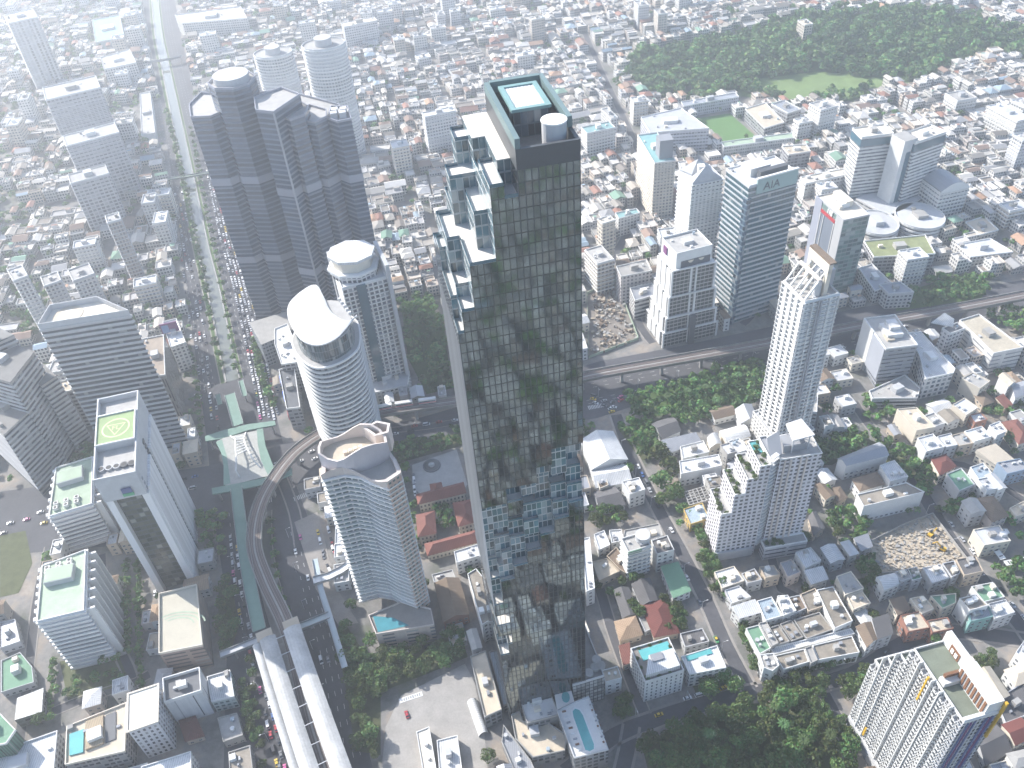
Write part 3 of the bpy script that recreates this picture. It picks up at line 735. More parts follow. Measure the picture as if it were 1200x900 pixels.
for i, (zt, zb, gr) in enumerate(tiers):
    q = ccw([loc2(-gr, -gr * .6), loc2(lx + gr, -gr * .6), loc2(lx + gr, ly + gr), loc2(-gr, ly + gr)])
    take(q, 2); b = MB(); b.walls(q, zb, zt, 0, 0); b.cap(q, zt, 1); b.build("tier", [DK, WHITE], t)
    for e in ((-gr, -gr * .6), (lx * .44, -gr * .6), (lx * .56, -gr * .6), (lx + gr, -gr * .6)):
        x, y = loc2(e[0], e[1] - .3); pbox("white_edge", t, WHITE, x, y, zb - (1 if i < 3 else 0), 1.3, 1.2, zt - zb + 1.2, an)
    x, y = loc2(lx / 2, -gr * .6 - .35); pbox("white_edge", t, WHITE, x, y, zt - .4, lx + 2 * gr, .9, 1.1, an)
    nb = 3
    for j in range(nb):
        x, y = loc2(-gr - .4, ly * (j + .5) / nb); pbox("white_panel", t, WHITE, x, y, zb + .5 + (zt - zb) * .06 * (j % 2), 1.2, ly / nb * .8, (zt - zb) * .93, an)
x, y = loc2(lx / 2, -5); pbox("entrance_void", t, DGREY, x, y, 0, lx * .13, 3, hz - 40, an)
b = MB(); b.walls(hd, hz, z, 0, hz); b.cap(hd, z, 1); b.build("head", [WHITE, CONC], t); b = MB(); b.ring(hd, -.4, .05, z, z + 1.4); b.build("parapet", WHITE, t)
k = min(range(4), key=lambda i: -PX(*hd[i], z)[1]); hn, hr = hd[k], hd[(k + 1) % 4]; ah = math.atan2(hr[1] - hn[1], hr[0] - hn[0])
s0 = lerp2(hn, hr, .55); pbox("visor", t, DGREY, s0[0] + math.sin(ah) * .2, s0[1] - math.cos(ah) * .2, hz, math.dist(hn, hr) * .82, .6, 5.5, ah)
for fr in (.4, .7):
    s0 = lerp2(hn, hr, fr); b = MB(); ring = [(2.1 * math.cos(a), 2.1 * math.sin(a)) for a in np.linspace(math.pi, 2 * math.pi, 10)]
    f = lambda q, d: (s0[0] + math.cos(ah) * q[0] + math.sin(ah) * d, s0[1] + math.sin(ah) * q[0] - math.cos(ah) * d, hz + 5.4 + q[1])
    b.face([f(q, .9) for q in ring])
    for q1, q2 in zip(ring, ring[1:]): b.face([f(q2, .9), f(q1, .9), f(q1, .4), f(q2, .4)])
    b.build("eye", CREAM, t)
x, y = lerp2(hn, hd[k - 1], .7); pbox("sign_board", t, PURPLE, x - .5, y - .3, hz + 4, .6, 5, 6, ah)
clutter(t, hd, z, 5)

# ---- tall white condo with portal crown
z = ZT((883, 513), (915, 330)); zb = 22
p = rect3(z, (915, 331), (943, 355), (985, 347))
WF = facade("white_condo", (.64, .64, .62), (.08, .09, .1), 2.9, 3.1, .62, .6, .3, curtain=.25)
t = tower("condo_tower", "tall slender white condominium with slanted beams and portal frame crown", "condo", p, 0, z, WF, CONC, 3.1, band=(.9, .45, WHITE), fin=(5.6, .5, 1.0, WHITE), par=(1.2, WHITE), clut=4, land="tall white condo with portal crown")
k = min(range(4), key=lambda i: -PX(*p[i], z)[1]); nn, rr_, ll = p[k], p[(k + 1) % 4], p[k - 1]; far = p[(k + 2) % 4]
def bl2(s, q): a = lerp2(nn, rr_, s); b_ = lerp2(ll, far, s); return lerp2(a, b_, q)
b = MB()                                                        # portal frame: two legs and a lintel with small piercings
for q0, q1, h0, h1 in ((0.06, .2, 0, 17), (.8, .94, 0, 17), (.06, .94, 15, 21)):
    a0, a1 = bl2(.62, q0), bl2(.62, q1); t0 = math.atan2(a1[1] - a0[1], a1[0] - a0[0]); mx = lerp2(a0, a1, .5)
    b.box(mx[0], mx[1], math.dist(a0, a1), 2.6 if h0 else 2.4, z + h0 + (.01 if h0 else 0), z + h1, t0)
b.build("portal_frame", CREAM, t)
b = MB(); a0, a1 = bl2(.66, .04), bl2(.66, .96); t0 = math.atan2(a1[1] - a0[1], a1[0] - a0[0]); mx = lerp2(a0, a1, .5); b.box(mx[0], mx[1], math.dist(a0, a1), 4, z + 21.02, z + 22, t0); b.build("portal_coping", BROWN, t)
for i in range(5):
    q = .05 + i * .225; a0, a1 = bl2(.02, q), bl2(.34, q); b = MB(); b.bar((*a0, z + 1), (*a1, z + 12), .9, .9); b.build("slanted_beam", WHITE, t)
b = MB(); a0, a1 = bl2(.36, .03), bl2(.36, .97); b.bar((*a0, z + 12.4), (*a1, z + 12.4), 2.2, .8); b.build("ridge_beam", PINK, t)
for i in range(4):
    q = .2 + i * .2; a0, a1 = bl2(.3, q), bl2(.6, q); b = MB(); b.bar((*a0, z + 6), (*a1, z + 14), .7, .7); b.build("lattice_beam", WHITE, t)
x, y = bl2(.45, .2); pcyl("water_tank", t, LGREY, x, y, z, 2.2, 8); x, y = bl2(.86, .5); pbox("machine_room", t, GREY, x, y, z, 5, 9, 11, t0)
for s_ in (.42, .5): x, y = bl2(s_, 0); pbox("service_strip", t, GREY, x + .1, y - .75, 12, 1.2, .6, z - 12, math.atan2(rr_[1] - nn[1], rr_[0] - nn[0]))
pp = offs(p, 3.2); tower("podium", "", "", pp, 0, zb, facade("podium_white", (.66, .65, .62), (.1, .1, .1), 3.2, 3.2, .5, .4), LGREY, root=t, wallname="podium_wall", clut=0)

SLB = facade("grey_slab", (.38, .38, .37), (.09, .09, .09), 3, 3.2, .8, .45)
z = ZT((957, 507), (957, 481)); tower("office_slab", "low grey banded car park slab behind the tall white condo", "building", rect3(z, (943, 496), (957, 484), (1003, 473)), 0, z, SLB, CONC, 3.2, band=(.3, 1.0, LGREY), clut=4, land="grey banded slab behind the white condo")

# ---- white condo with planted terraces
PF_ = facade("planter_condo", (.6, .58, .6), (.07, .075, .085), 3.0, 3.05, .58, .5, .25, curtain=.15)
LEAF = None
B0 = np.array(P(837, 656)); B1 = np.array(P(878, 649)); e1 = (B1 - B0) / np.linalg.norm(B1 - B0); an = math.atan2(e1[1], e1[0]); e2 = np.array([-e1[1], e1[0]])
def pc(a, b): q = B0 + e1 * a + e2 * b; return (float(q[0]), float(q[1]))
L1 = float(np.linalg.norm(B1 - B0)); LT = float(np.linalg.norm(np.array(P(936, 640)) - B0))
z1 = ZT((837, 656), (845, 604)); stp = [z1, z1 + 15, z1 + 26, z1 + 35]
t = thing("condo_tower", "white condominium with planted roof terraces stepping up to a canopy", "condo", (*pc(LT / 2, 10), 0)); LAND.append(("white condo with planted terraces", *pc(LT / 2, 10)))
fw4 = L1 / 4 * 1.12; TERRACES = []
def wing(a0, a1, b0, b1, zz, nm="wing_wall", fm=PF_, rm=CONC):
    q = ccw([pc(a0, b0), pc(a1, b0), pc(a1, b1), pc(a0, b1)]); take(q, 1); b = MB(); b.walls(q, 0, zz, 0, 0); b.cap(q, zz, 1); b.build(nm, [fm, rm], t)
    b = MB(); b.ring(q, -.3, .08, zz, zz + 1.0); b.build("parapet", WHITE, t); return q
for i, zz in enumerate(stp):
    q = wing(i * fw4, (i + 1) * fw4, i * .02, 19 - i * .03, zz); TERRACES.append((cen(q), zz, fw4, 19, an))
bz = stp[3] + 4
q = wing(4 * fw4, 4 * fw4 + 4.5, 2.5, 19, stp[3] + 2, "stair_core", GREY, GREY)
for k in range(26):
    x, y = pc(4 * fw4 + 1.8, 1.4); pbox("corner_balcony", t, WHITE, x, y, 8 + k * 2.9, 4.6, 2.4, .9, an + .5)
q = wing(4 * fw4 + 4.5, LT, 0, 17, ZT((935, 645), (960, 537)), "wing_wall"); zR = ZT((935, 645), (960, 537))
b = MB(); q2 = [pc(4 * fw4 + .5, 3), pc(4 * fw4 + 6.5, 3), pc(4 * fw4 + 6.5, 11), pc(4 * fw4 + .5, 11)]
b.face([(*q2[0], zR - 2), (*q2[1], zR + 2), (*q2[2], zR + 11), (*q2[3], zR + 7)], 0); b.face([(*q2[3], zR + 6.9), (*q2[2], zR + 10.9), (*q2[1], zR + 1.9), (*q2[0], zR - 2.1)], 0); b.build("slanted_roof", GREY, t)
cv = pq(zR + 11, (921, 497), (939, 491), (955, 510), (929, 517)); b = MB(); b.prism(cv, zR + 10.5, zR + 11.4); b.build("roof_canopy", WHITE, t)
for q_ in cv: pcyl("canopy_post", t, LGREY, *lerp2(q_, cen(cv), .25), zR, .35, 10.5)
b = MB(); b.box(*pc(4 * fw4 + 14, 9), 12, 8, zR + .01, zR + 5, an); b.build("machine_room", GREY, t)
for a_ in (6.3, 9.6, 15.0, 18.4):
    x, y = pc(4 * fw4 + a_ + 1, -.35); pbox("brick_strip", t, PINK, x, y, 10, 1.0, .5, zR - 10, an)
pk = ccw([pc(4 * fw4 + 3, -6), pc(LT + 1, -6), pc(LT + 1, -.02), pc(4 * fw4 + 3, -.02)]); take(pk, 1); b = MB(); b.walls(pk, 0, 11, 0, 0); b.cap(pk, 11, 1); b.build("podium_wall", [facade("podium_band", (.6, .58, .58), (.12, .12, .13), 14, 3.4, .9, .3), CONC], t); b = MB(); b.ring(pk, -.3, .06, 11, 12); b.build("parapet", WHITE, t)
pk = ccw([pc(-1, -1.2), pc(L1 + 1, -1.2), pc(L1 + 1, -.01), pc(-1, -.01)]); b = MB(); b.prism(pk, 0, 7); b.build("podium_wall", LGREY, t)
TERRACES.append(((pc(4 * fw4 + 10, -3)), 11, 14, 4, an))
x, y = pc(3.5 * fw4, 14); pbox("roof_pool", t, POOL, x, y, stp[3] + .02, fw4 * .7, 8, .35, an)

# ---- grey cube, white blocks by the railway
z = ZT((1030, 455), (1038, 410)); p = rect3(z, (1007, 375), (1038, 410), (1077, 408))
t = tower("office_block", "grey cube office block with roof garden and folded white left wall", "office block", p, 0, z, facade("cube_bands", (.3, .32, .36), (.06, .07, .08), 3, 3.4, 1, .5, .2), CONC, 3.4, band=(.25, 1.2, GREY), par=(1.2, WHITE), clut=0, land="grey cube office block")
an = ang_of(p); c_ = cen(p); pbox("roof_pavilion", t, WHITE, *c_, z, 14, 11, 3.5, an); pbox("roof_pavilion", t, WROOF, *lerp2(c_, p[2], .1), z + 3.52, 9, 7, 3, an); pbox("roof_terrace", t, BEIGE, *lerp2(c_, p[0], .35), z + .02, 7, 5, 1.5, an)
k = min(range(4), key=lambda i: -PX(*p[i], z)[1]); nn, ll = p[k], p[k - 1]; al = math.atan2(ll[1] - nn[1], ll[0] - nn[0])
s0 = lerp2(nn, ll, .76); pbox("white_wall", t, WHITE, s0[0] + math.sin(al) * -.3, s0[1] + .1, 0, math.dist(nn, ll) * .46, .9, z + 1.4, al)
s0 = lerp2(nn, ll, .28); pbox("grey_wall", t, mat("blue_grey_panel", (.36, .38, .42), .6), s0[0] - .3, s0[1] - .1, 6, math.dist(nn, ll) * .52, .7, z - 6, al)
tower("podium", "", "", pq(8, (1018, 459), (1022, 468), (1075, 467), (1078, 455), (1060, 440)), 0, 8, facade("carpark", (.6, .6, .6), (.05, .05, .06), 5, 3.2, 1, .5), CONC, root=t, wallname="podium_wall", clut=4)
z = 18; tower("office_block", "white office block with framed windows beside the grey cube", "office block", ccw([P(u, v, z) for u, v in ((1065, 391), (1079, 390), (1119, 433), (1117, 438), (1084, 445), (1078, 420))]), 0, z, facade("white_office", (.62, .61, .6), (.1, .13, .16), 4, 4, .6, .6), WROOF, clut=6, land="white block beside the grey cube")
z = 19; tower("warehouse_block", "large white windowless block with stained flat roof by the railway", "building", ccw([P(u, v, z) for u, v in ((1124, 376), (1164, 415), (1199, 408), (1147, 369))]), 0, z, facade("white_ware", (.68, .67, .64), (.2, .21, .23), 16, 3.6, .8, .3, .5), mat("stained_roof", (.46, .41, .32), .85, amt=.35, sc=.08), clut=3, land="large white windowless block")
t = tower("office_block", "white six storey block with tilted white roof plane by the railway", "office block", rect3(20, (1102, 386), (1113, 392), (1134, 388)), 0, 20, facade("white_six", (.6, .59, .58), (.1, .11, .13), 3.4, 3.3, .55, .4), DGREY, clut=2)
q = [P(1091, 378, 25), P(1106, 369, 27), P(1118, 375, 25), P(1117, 383, 22)]; b = MB(); zz = (25, 29, 26, 22); b.face([(*a, h) for a, h in zip(q, zz)]); b.face([(*a, h - .5) for a, h in zip(q, zz)][::-1]); b.build("tilted_roof", WROOF, t)

# ---- hospital group
z = ZT((1040, 250), (1062, 165)); HF = facade("hospital", (.66, .65, .63), (.12, .13, .15), 3, 3.3, 1.0, .42, .3); 
t = thing("hospital_tower", "twin slab white hospital tower with glazed stair between its wings", "hospital", (*P(1050, 200, z), 0)); LAND.append(("white twin slab hospital", *P(1060, 180, z)))
pts = {}
for nm, px in (("left_wing", ((998, 151), (1010, 162), (1048, 158))), ("right_wing", ((1062, 157), (1073, 168), (1093, 150)))):
    q = rect3(z, *px); take(q, 1); b = MB(); b.walls(q, 0, z, 0, 0); b.cap(q, z, 1); b.build("wing_wall", [HF, CREAM], t); b = MB(); b.ring(q, -.3, .1, z, z + 1.3); b.build("parapet", WHITE, t)
    b = MB(); b.ring(q, .02, .2, z - 8, z - 2); b.build("glass_band", GLASSB, t); clutter(t, q, z, 4); pts[nm] = q
q = rect3(z + 3, (1047, 157), (1061, 166), (1075, 161)); b = MB(); b.walls(q, 0, z + 3, 0, 0); b.cap(q, z + 3, 1); b.build("stair_tower", [WHITE, CONC], t)
k = min(range(4), key=lambda i: -PX(*q[i], z)[1]); s0 = lerp2(q[k], q[(k + 1) % 4], .5); pbox("glass_strip", t, GLASSB, s0[0], s0[1] - .1, 14, 4.5, .6, z - 22, math.atan2(q[(k + 1) % 4][1] - q[k][1], q[(k + 1) % 4][0] - q[k][0]))
b = MB(); q = pq(14, (1003, 232), (1040, 252), (1060, 245), (1090, 225), (1040, 215)); b.walls(q, 0, 14, 0, 0); b.cap(q, 14, 1); b.build("podium", [HF, LGREY], t); take(q)
for u, v, rx, lab in ((1078, 253, 22, "round white banded annex in front of the hospital"), (1027, 261, 20, "white curved banded annex behind the grey banner tower")):
    x, y = P(u, v, 14); q = [(x + rx * math.cos(a) * .9, y + rx * math.sin(a)) for a in np.linspace(0, 2 * math.pi, 29)[:-1]]
    tower("round_annex", lab, "building", q, 0, 14, HF, LGREY, 3.4, band=(.4, 1.5, WHITE), clut=2)
z = 30; p = rect3(z, (1081, 210), (1103, 226), (1136, 219)); k = min(range(4), key=lambda i: -PX(*p[i], z)[1]); nn, rr_, ll, far = p[k], p[(k + 1) % 4], p[k - 1], p[(k + 2) % 4]
t = tower("office_block", "white block with big grey barrel roof beside the hospital", "building", p, 0, z, facade("vaultf", (.66, .65, .62), (.07, .08, .1), 3.4, 3.5, .7, .5), CONC, 3.5, band=(.3, .8, WHITE), par=None, clut=0, land="white block with barrel roof")
b = MB(); ar = [(s, math.sin(math.pi * s) * 6 + 1) for s in np.linspace(0, 1, 11)]
for (s0, h0), (s1, h1) in zip(ar, ar[1:]):
    A, B_, Cc, D = lerp2(nn, rr_, s0), lerp2(nn, rr_, s1), lerp2(ll, far, s1), lerp2(ll, far, s0)
    b.face([(*A, z + h0), (*B_, z + h1), (*Cc, z + h1), (*D, z + h0)], 0); b.face([(*A, z), (*B_, z), (*B_, z + h1), (*A, z + h0)], 1); b.face([(*Cc, z), (*D, z), (*D, z + h0), (*Cc, z + h1)], 1)
b.build("barrel_roof", [METAL, WHITE], t)
# ---- grey tower with red topped banner wall
z = ZT((979, 333), (989, 258)); z = max(z, 72); p = rect3(z, (955, 231), (989, 259), (1020, 253)); 
t = tower("office_tower", "grey office tower with red strip on its left wall and green glass side", "office tower", p, 0, z, facade("kgreen", (.22, .27, .27), (.12, .2, .18), 4, 3.6, .92, .7, .12, .6), CREAM, clut=4, par=(1.0, LGREY), land="grey tower with red strip")
k = min(range(4), key=lambda i: -PX(*p[i], z)[1]); nn, ll = p[k], p[k - 1]; al = math.atan2(ll[1] - nn[1], ll[0] - nn[0]); no = (math.sin(al) * -1, math.cos(al)); no = (-abs(no[0]), -abs(no[1])) if True else no
def onl(s, d): q = lerp2(nn, ll, s); return (q[0] - math.sin(al) * -d * 1.0 * (-1), q[1] - math.cos(al) * d * 1.0 * 1)
Ll = math.dist(nn, ll)
nx, ny = math.sin(al), -math.cos(al)
if nx * -nn[0] + ny * -nn[1] < 0: nx, ny = -nx, -ny
def onw(nm, m_, s, wd, z0, hh, th=.4): q = lerp2(nn, ll, s); pbox(nm, t, m_, q[0] + nx * th / 2, q[1] + ny * th / 2, z0, wd, th, hh, al)
onw("corner_panel", LGREY, .12, Ll * .24, 0, z + 1.2, .5); onw("glass_panel", mat("grey_banner", (.2, .23, .28), .4), .5, Ll * .5, 0, z - 8, .45); onw("end_panel", mat("blue_grey_wall", (.34, .36, .42), .6), .88, Ll * .23, 0, z + 1.1, .48)
onw("red_strip", REDP, .5, Ll * .5, z - 7.5, 2.4, .7)
for s_, w_ in ((.52, 1.2), (.46, 1.2), (.4, 2.6)): onw("sign_letter", WHITE, s_, w_, z - 3.8, 3.2, .8)
for s_ in (.26, .62, .74): onw("fin", WHITE, s_, .6, 0, z - 8, .9)
x, y = lerp2(cen(p), p[(k + 2) % 4], .3); pbox("machine_room", t, CREAM, x, y, z, 18, 6, 5, al)
# ---- others to the right
def blk_(name, lab, cat, zz, px, fm, rm, land=None, flr=3.4, band=None, clut=3, par=(1, WHITE)):
    p = rect3(zz, *px) if len(px) == 3 else pq(zz, *px); return tower(name, lab, cat, p, 0, zz, fm, rm, flr, band=band, clut=clut, par=par, land=land)
APT = facade("apt_white", (.62, .61, .58), (.1, .1, .11), 3.2, 3.2, .55, .5); APB = facade("apt_beige", (.54, .49, .42), (.09, .09, .1), 3.4, 3.2, .6, .5); APG = facade("apt_grey", (.34, .34, .35), (.07, .07, .08), 3.6, 3.3, .75, .5)
BW = (.5, .9, WHITE)
blk_("apartment_block", "white slab apartment block with balconies standing at the park edge", "apartment block", 32, ((948, 122), (962, 130), (982, 125)), APT, CONC, "white apartment slab by the park", band=BW)
blk_("apartment_block", "grey hip roofed apartment block at the meadow", "apartment block", 18, ((905, 122), (923, 133), (938, 128)), APG, METAL, band=(.4, .7, LGREY))
blk_("apartment_block", "cream apartment block with hipped grey roof right of the meadow", "apartment block", 18, ((1108, 110), (1122, 119), (1145, 115)), APT, CONC, "cream hipped apartment block", band=BW)
blk_("apartment_block", "long white apartment row at the right edge beside trees", "apartment block", 22, ((1168, 123), (1192, 143), (1204, 137)), APT, WROOF, "white apartment row at the right edge", band=BW)
blk_("apartment_block", "white apartment block upper right behind the long row", "apartment block", 20, ((1186, 118), (1200, 126), (1212, 122)), APT, WROOF, band=BW)
blk_("school_building", "white school block with solar roof left of the football field", "school", 26, ((751, 138), (762, 156), (831, 151), (798, 127)), facade("school", (.55, .55, .58), (.14, .15, .18), 3, 3.5, .8, .4), LGREY, "white school block", clut=8)
blk_("school_building", "long low grey school wing behind the football field", "school", 13, ((798, 120), (801, 125), (866, 114), (862, 109)), facade("school2", (.5, .5, .54), (.2, .21, .25), 2.4, 3.4, .6, .5), METAL)
blk_("school_building", "big brown roofed sports hall right of the football field", "sports hall", 13, ((873, 128), (896, 151), (919, 144), (897, 121)), APG, BEIGE, "brown roofed sports hall")
blk_("school_building", "long school wing with pale green roof in front of the football field", "school", 13, ((845, 167), (848, 173), (931, 162), (929, 156)), facade("school3", (.6, .6, .57), (.2, .22, .22), 2.4, 3.4, .6, .5), PALEG, "school wing with pale green roof")
blk_("office_block", "brown roofed office block in front of the school wing", "office block", 20, ((916, 172), (924, 182), (950, 178), (945, 170)), APG, BEIGE)
blk_("office_block", "long cream roofed block left of the hospital", "office block", 26, ((938, 208), (944, 216), (998, 204), (994, 197)), APT, CREAM, "cream roofed block left of the hospital", band=BW)
blk_("office_block", "brown banded roof garden building with white front beam", "office block", 16, ((1012, 283), (1024, 302), (1096, 298), (1084, 276)), APG, mat("roof_garden", (.22, .24, .12), .9, amt=.5, sc=.15), "brown roof garden building", clut=2)
blk_("canopy_hall", "large white roofed hall right of the roof garden building", "hall", 9, ((1120, 287), (1137, 302), (1187, 296), (1160, 280)), APT, WROOF, "large white roofed hall")
blk_("canopy_hall", "beige roofed hall behind the white roofed hall", "hall", 8, ((1131, 261), (1148, 276), (1170, 270), (1153, 254)), APB, BEIGE)
blk_("office_block", "white low office block with grey flat roof by the railway trees", "office block", 14, ((1030, 334), (1041, 345), (1071, 343), (1055, 331)), APT, GREY, "grey roofed block by the railway trees")
blk_("office_block", "grey curved roofed depot left of the railway trees", "office block", 12, ((1006, 315), (1025, 342), (1046, 334), (1022, 310)), APT, METAL)
blk_("office_block", "grey office block with white roof fins left of the stepped office block", "office block", 26, ((722, 313), (728, 325), (764, 318), (757, 305)), facade("off_w", (.62, .58, .56), (.1, .1, .11), 3.2, 3.3, .5, .5), CONC, "pinkish office block near the stepped block")
blk_("office_block", "white banded office block touching the stepped office block", "office block", 18, ((738, 338), (744, 353), (770, 346), (764, 332)), facade("off_b", (.6, .59, .57), (.1, .1, .11), 3, 3.6, 1, .5), METAL)
blk_("apartment_block", "slim beige apartment tower left of the stepped office block", "apartment block", 50, ((698, 258), (706, 263), (722, 260)), APB, CREAM, "slim beige apartment tower", band=(.4, .5, CREAM))
blk_("apartment_block", "beige balcony apartment block below the slim beige tower", "apartment block", 30, ((687, 293), (700, 310), (719, 304)), APB, CONC, band=(.6, .6, WHITE))
blk_("apartment_block", "white apartment block with teal roof under the beige apartment tower", "apartment block", 18, ((721, 250), (725, 257), (750, 250), (746, 245)), APT, TEAL)
blk_("apartment_block", "white apartment slab with teal roof beyond the glass tower", "apartment block", 28, ((680, 150), (688, 157), (722, 151)), APT, TEAL, "white slab beyond the glass tower", band=BW)
blk_("apartment_block", "white corner block on the far canyon street", "apartment block", 26, ((706, 128), (716, 140), (724, 138)), APT, CONC)
# ---- far towers, upper middle and left
FT = facade("far_tower", (.6, .6, .6), (.14, .15, .17), 3, 3.2, .6, .5)
blk_("apartment_block", "white apartment slab with pool terrace left of the glass tower", "apartment block", 44, ((493, 133), (498, 138), (535, 132)), FT, WROOF, "white slab left of the glass tower", band=BW)
blk_("apartment_block", "long white hazy slab block at the top left of centre", "apartment block", 30, ((398, 28), (403, 32), (443, 26)), FT, CREAM, "long white slab at the top")
blk_("apartment_block", "beige twin slab block among far trees at the top", "apartment block", 30, ((618, 22), (623, 24), (640, 22)), APB, CREAM)
blk_("office_block", "white narrow hazy block with dark roof at the top", "office block", 16, ((486, 66), (490, 70), (505, 67), (502, 62)), FT, WROOF)
blk_("apartment_block", "tan stepped block by the far park edge", "apartment block", 26, ((937, 24), (943, 30), (952, 28)), APB, BEIGE)
def rnd_tower(u, v, zt, r, lab, land):
    x, y = P(u, v, zt); q = [(x + r * math.cos(a) * 1.25, y + r * math.sin(a)) for a in np.linspace(0, 2 * math.pi, 21)[:-1]]
    t = tower("round_tower", lab, "apartment tower", q, 0, zt, FT, CONC, 3.3, band=(.9, 1.3, WHITE), par=(1.4, WHITE), clut=3, land=land); pcyl("crown_drum", t, LGREY, x, y, zt, r * .5, 7); return t
rnd_tower(379, 52, 118, 17, "tall hazy round white apartment tower behind the dark glass complex", "hazy round white tower")
rnd_tower(320, 62, 78, 17, "shorter hazy round apartment tower left of the tall round one", "shorter hazy round tower")

# ---- dark glass complex (five joined shafts, white belts)
EF = facade("dark_shaft", (.15, .18, .23), (.045, .065, .1), 40, 3.7, 1.0, .62, .1, .7, vary=.5, curtain=0)
EL = mat("belt", (.27, .28, .32), .6, amt=.1)
ec = P(313, 390)
t = thing("skyscraper", "dark blue glass office complex of joined stepped shafts with two pale belts", "office tower", (-150, 585, 0)); LAND.append(("dark blue glass complex", -150, 585))
def shaft(zt, px, rm=CONC, belts=True, fm=EF, nm="shaft", par=True, poly=None):
    p = poly or pq(zt, *px); take(p, 1); b = MB(); b.walls(p, 0, zt, 0, 0); b.cap(p, zt, 1); b.build(nm, [fm, rm], t)
    if par: b = MB(); b.ring(p, -.5, .1, zt, zt + 1.6); b.build("parapet", EL, t)
    if belts:
        for zb in (62, 128):
            if zb < zt - 12: b = MB(); b.ring(p, 0, .5, zb, zb + 5.5); b.build("belt", EL, t)
    return p
zE = ZT((313, 390), (225, 136))
shaft(zE - 6, ((222, 124), (224, 139), (247, 138), (259, 133), (252, 111), (236, 110)), CONC)
cx_, cy_ = P(272, 95, zE + 12); cq = [(cx_ + 16 * math.cos(a + .2), cy_ + 16 * math.sin(a + .2)) for a in np.linspace(0, 2 * math.pi, 9)[:-1]]
shaft(zE + 12, None, CONC, poly=cq); pcyl("crown_drum", t, LGREY, cx_, cy_, zE + 12, 12, 5, 24)
pA = shaft(zE + 4, ((298, 116), (300, 131), (321, 133), (352, 112), (330, 104)), CONC)
pB = shaft(zE - 4, ((322, 134), (340, 142), (357, 136), (362, 126), (346, 116)), CONC)
shaft(zE - 10, ((352, 142), (369, 145), (383, 138), (383, 130), (362, 124)), CONC)
pD = shaft(zE - 12, ((384, 140), (396, 144), (412, 141), (408, 126), (388, 126)), CONC)
for k in range(4):
    x, y = cen(pD); pbox("cooling_tower", t, LGREY, x + (k % 2) * 6 - 3, y + (k // 2) * 6 - 3, zE - 12, 4.6, 4.6, 4, .15)
shaft(zE - 14, ((290, 112), (300, 132), (356, 140), (405, 138), (398, 124), (330, 106)), CONC, belts=False, nm="core")
cl = P(321, 133, zE + 4)
pcyl("corner_post", t, GREY, cl[0], cl[1] - .4, 0, .7, zE + 4)
# lower silver shaft in front
pS = pq(zE - 72, (342, 218), (350, 226), (366, 222), (372, 212), (356, 208)); shaft(zE - 72, None, BEIGE, False, facade("silver_shaft", (.34, .33, .3), (.08, .09, .1), 2.2, 3.6, .55, .6, .15), "front_shaft", poly=pS)
# podium with parking grilles
shaft(22, ((292, 378), (306, 404), (344, 388), (352, 360)), CONC, False, facade("grille", (.3, .32, .35), (.08, .09, .11), 2.2, 3.2, .7, .5), "podium", False)

# ---- curved tower with white sail roof
CF = facade("curved_glass", (.2, .21, .22), (.05, .07, .08), 1.9, 3.5, .85, .8, .12, .6, curtain=.25)
zC = ZT((390, 530), (372, 403))
zC = 88.0
fr = [P(u, v, zC) for u, v in ((342, 398), (347, 412), (358, 424), (372, 430), (390, 427), (408, 418), (420, 404))]
bk = [P(u, v, zC) for u, v in ((419, 380), (405, 368), (380, 368), (355, 378))]
p = ccw(fr + bk); p = ccw(dense(p + [p[0]], 3.0)[:-1])
t = tower("office_tower", "curved white banded tower with sweeping white sail roof", "office tower", p, 0, zC, CF, CONC, 3.6, band=(1.0, 1.25, WHITE), par=None, clut=0, land="curved tower with sail roof")
c_ = cen(p); dr_ = [lerp2(c_, q, .86) for q in p]
b = MB(); b.walls(dr_, zC, zC + 13, 0, 0); b.cap(dr_, zC + 13, 1); b.build("glass_drum", [facade("drum_glass", (.2, .22, .23), (.05, .08, .09), 1.6, 6, .9, .95, .08, .7), CONC], t)
def curve(px, zz, n):
    q = dense([P(u, v, zz) for u, v in px], 1.0); L = length(q); return [along(q, L * k / n)[0] for k in range(n + 1)]
NS = 28; fe = curve(((336, 360), (338, 374), (350, 395), (365, 403.5), (380, 403), (398, 393), (418, 369)), zC + 14.5, NS); be = curve(((336, 360), (339, 351), (352, 339), (369, 331), (379, 346), (386, 361), (397, 371), (408, 375), (418, 369)), zC + 15.5, NS)
b = MB(); g = []
for i in range(NS + 1):
    row = []
    for j in range(9):
        r = j / 8; q = lerp2(fe[i], be[i], r); row.append((q[0], q[1], zC + 13.6 + 1.6 * math.sin(math.pi * r) * math.sin(math.pi * i / NS) + 1.2 * i / NS))
    g.append(row)
lo = lambda q: (q[0], q[1], q[2] - .8)
for i in range(NS):
    for j in range(8):
        f_ = [g[i][j], g[i + 1][j], g[i + 1][j + 1], g[i][j + 1]]; b.face(f_, 0); b.face([lo(q) for q in f_][::-1], 0)
    for k_ in (0, 8): b.face([g[i][k_], g[i + 1][k_], lo(g[i + 1][k_]), lo(g[i][k_])][::(-1 if k_ == 0 else 1)], 0)
b.build("sail_roof", WROOF, t, smooth=False)
for k in range(5):
    x, y = P(398 + k * 3, 352 + k * 4, zC + 13); pbox("ac_unit", t, LGREY, x, y, zC + 13.02, 2, 1.6, 1.8, .5)
q = rect3(30, (300, 392), (318, 402), (338, 396)); 
tower("podium_block", "white low roof block with stair shaped ducts left of the curved tower", "podium", ccw([P(u, v, 26) for u, v in ((322, 386), (337, 380), (346, 402), (350, 425), (330, 428), (322, 404))]), 0, 26, APG, WHITE, clut=9)
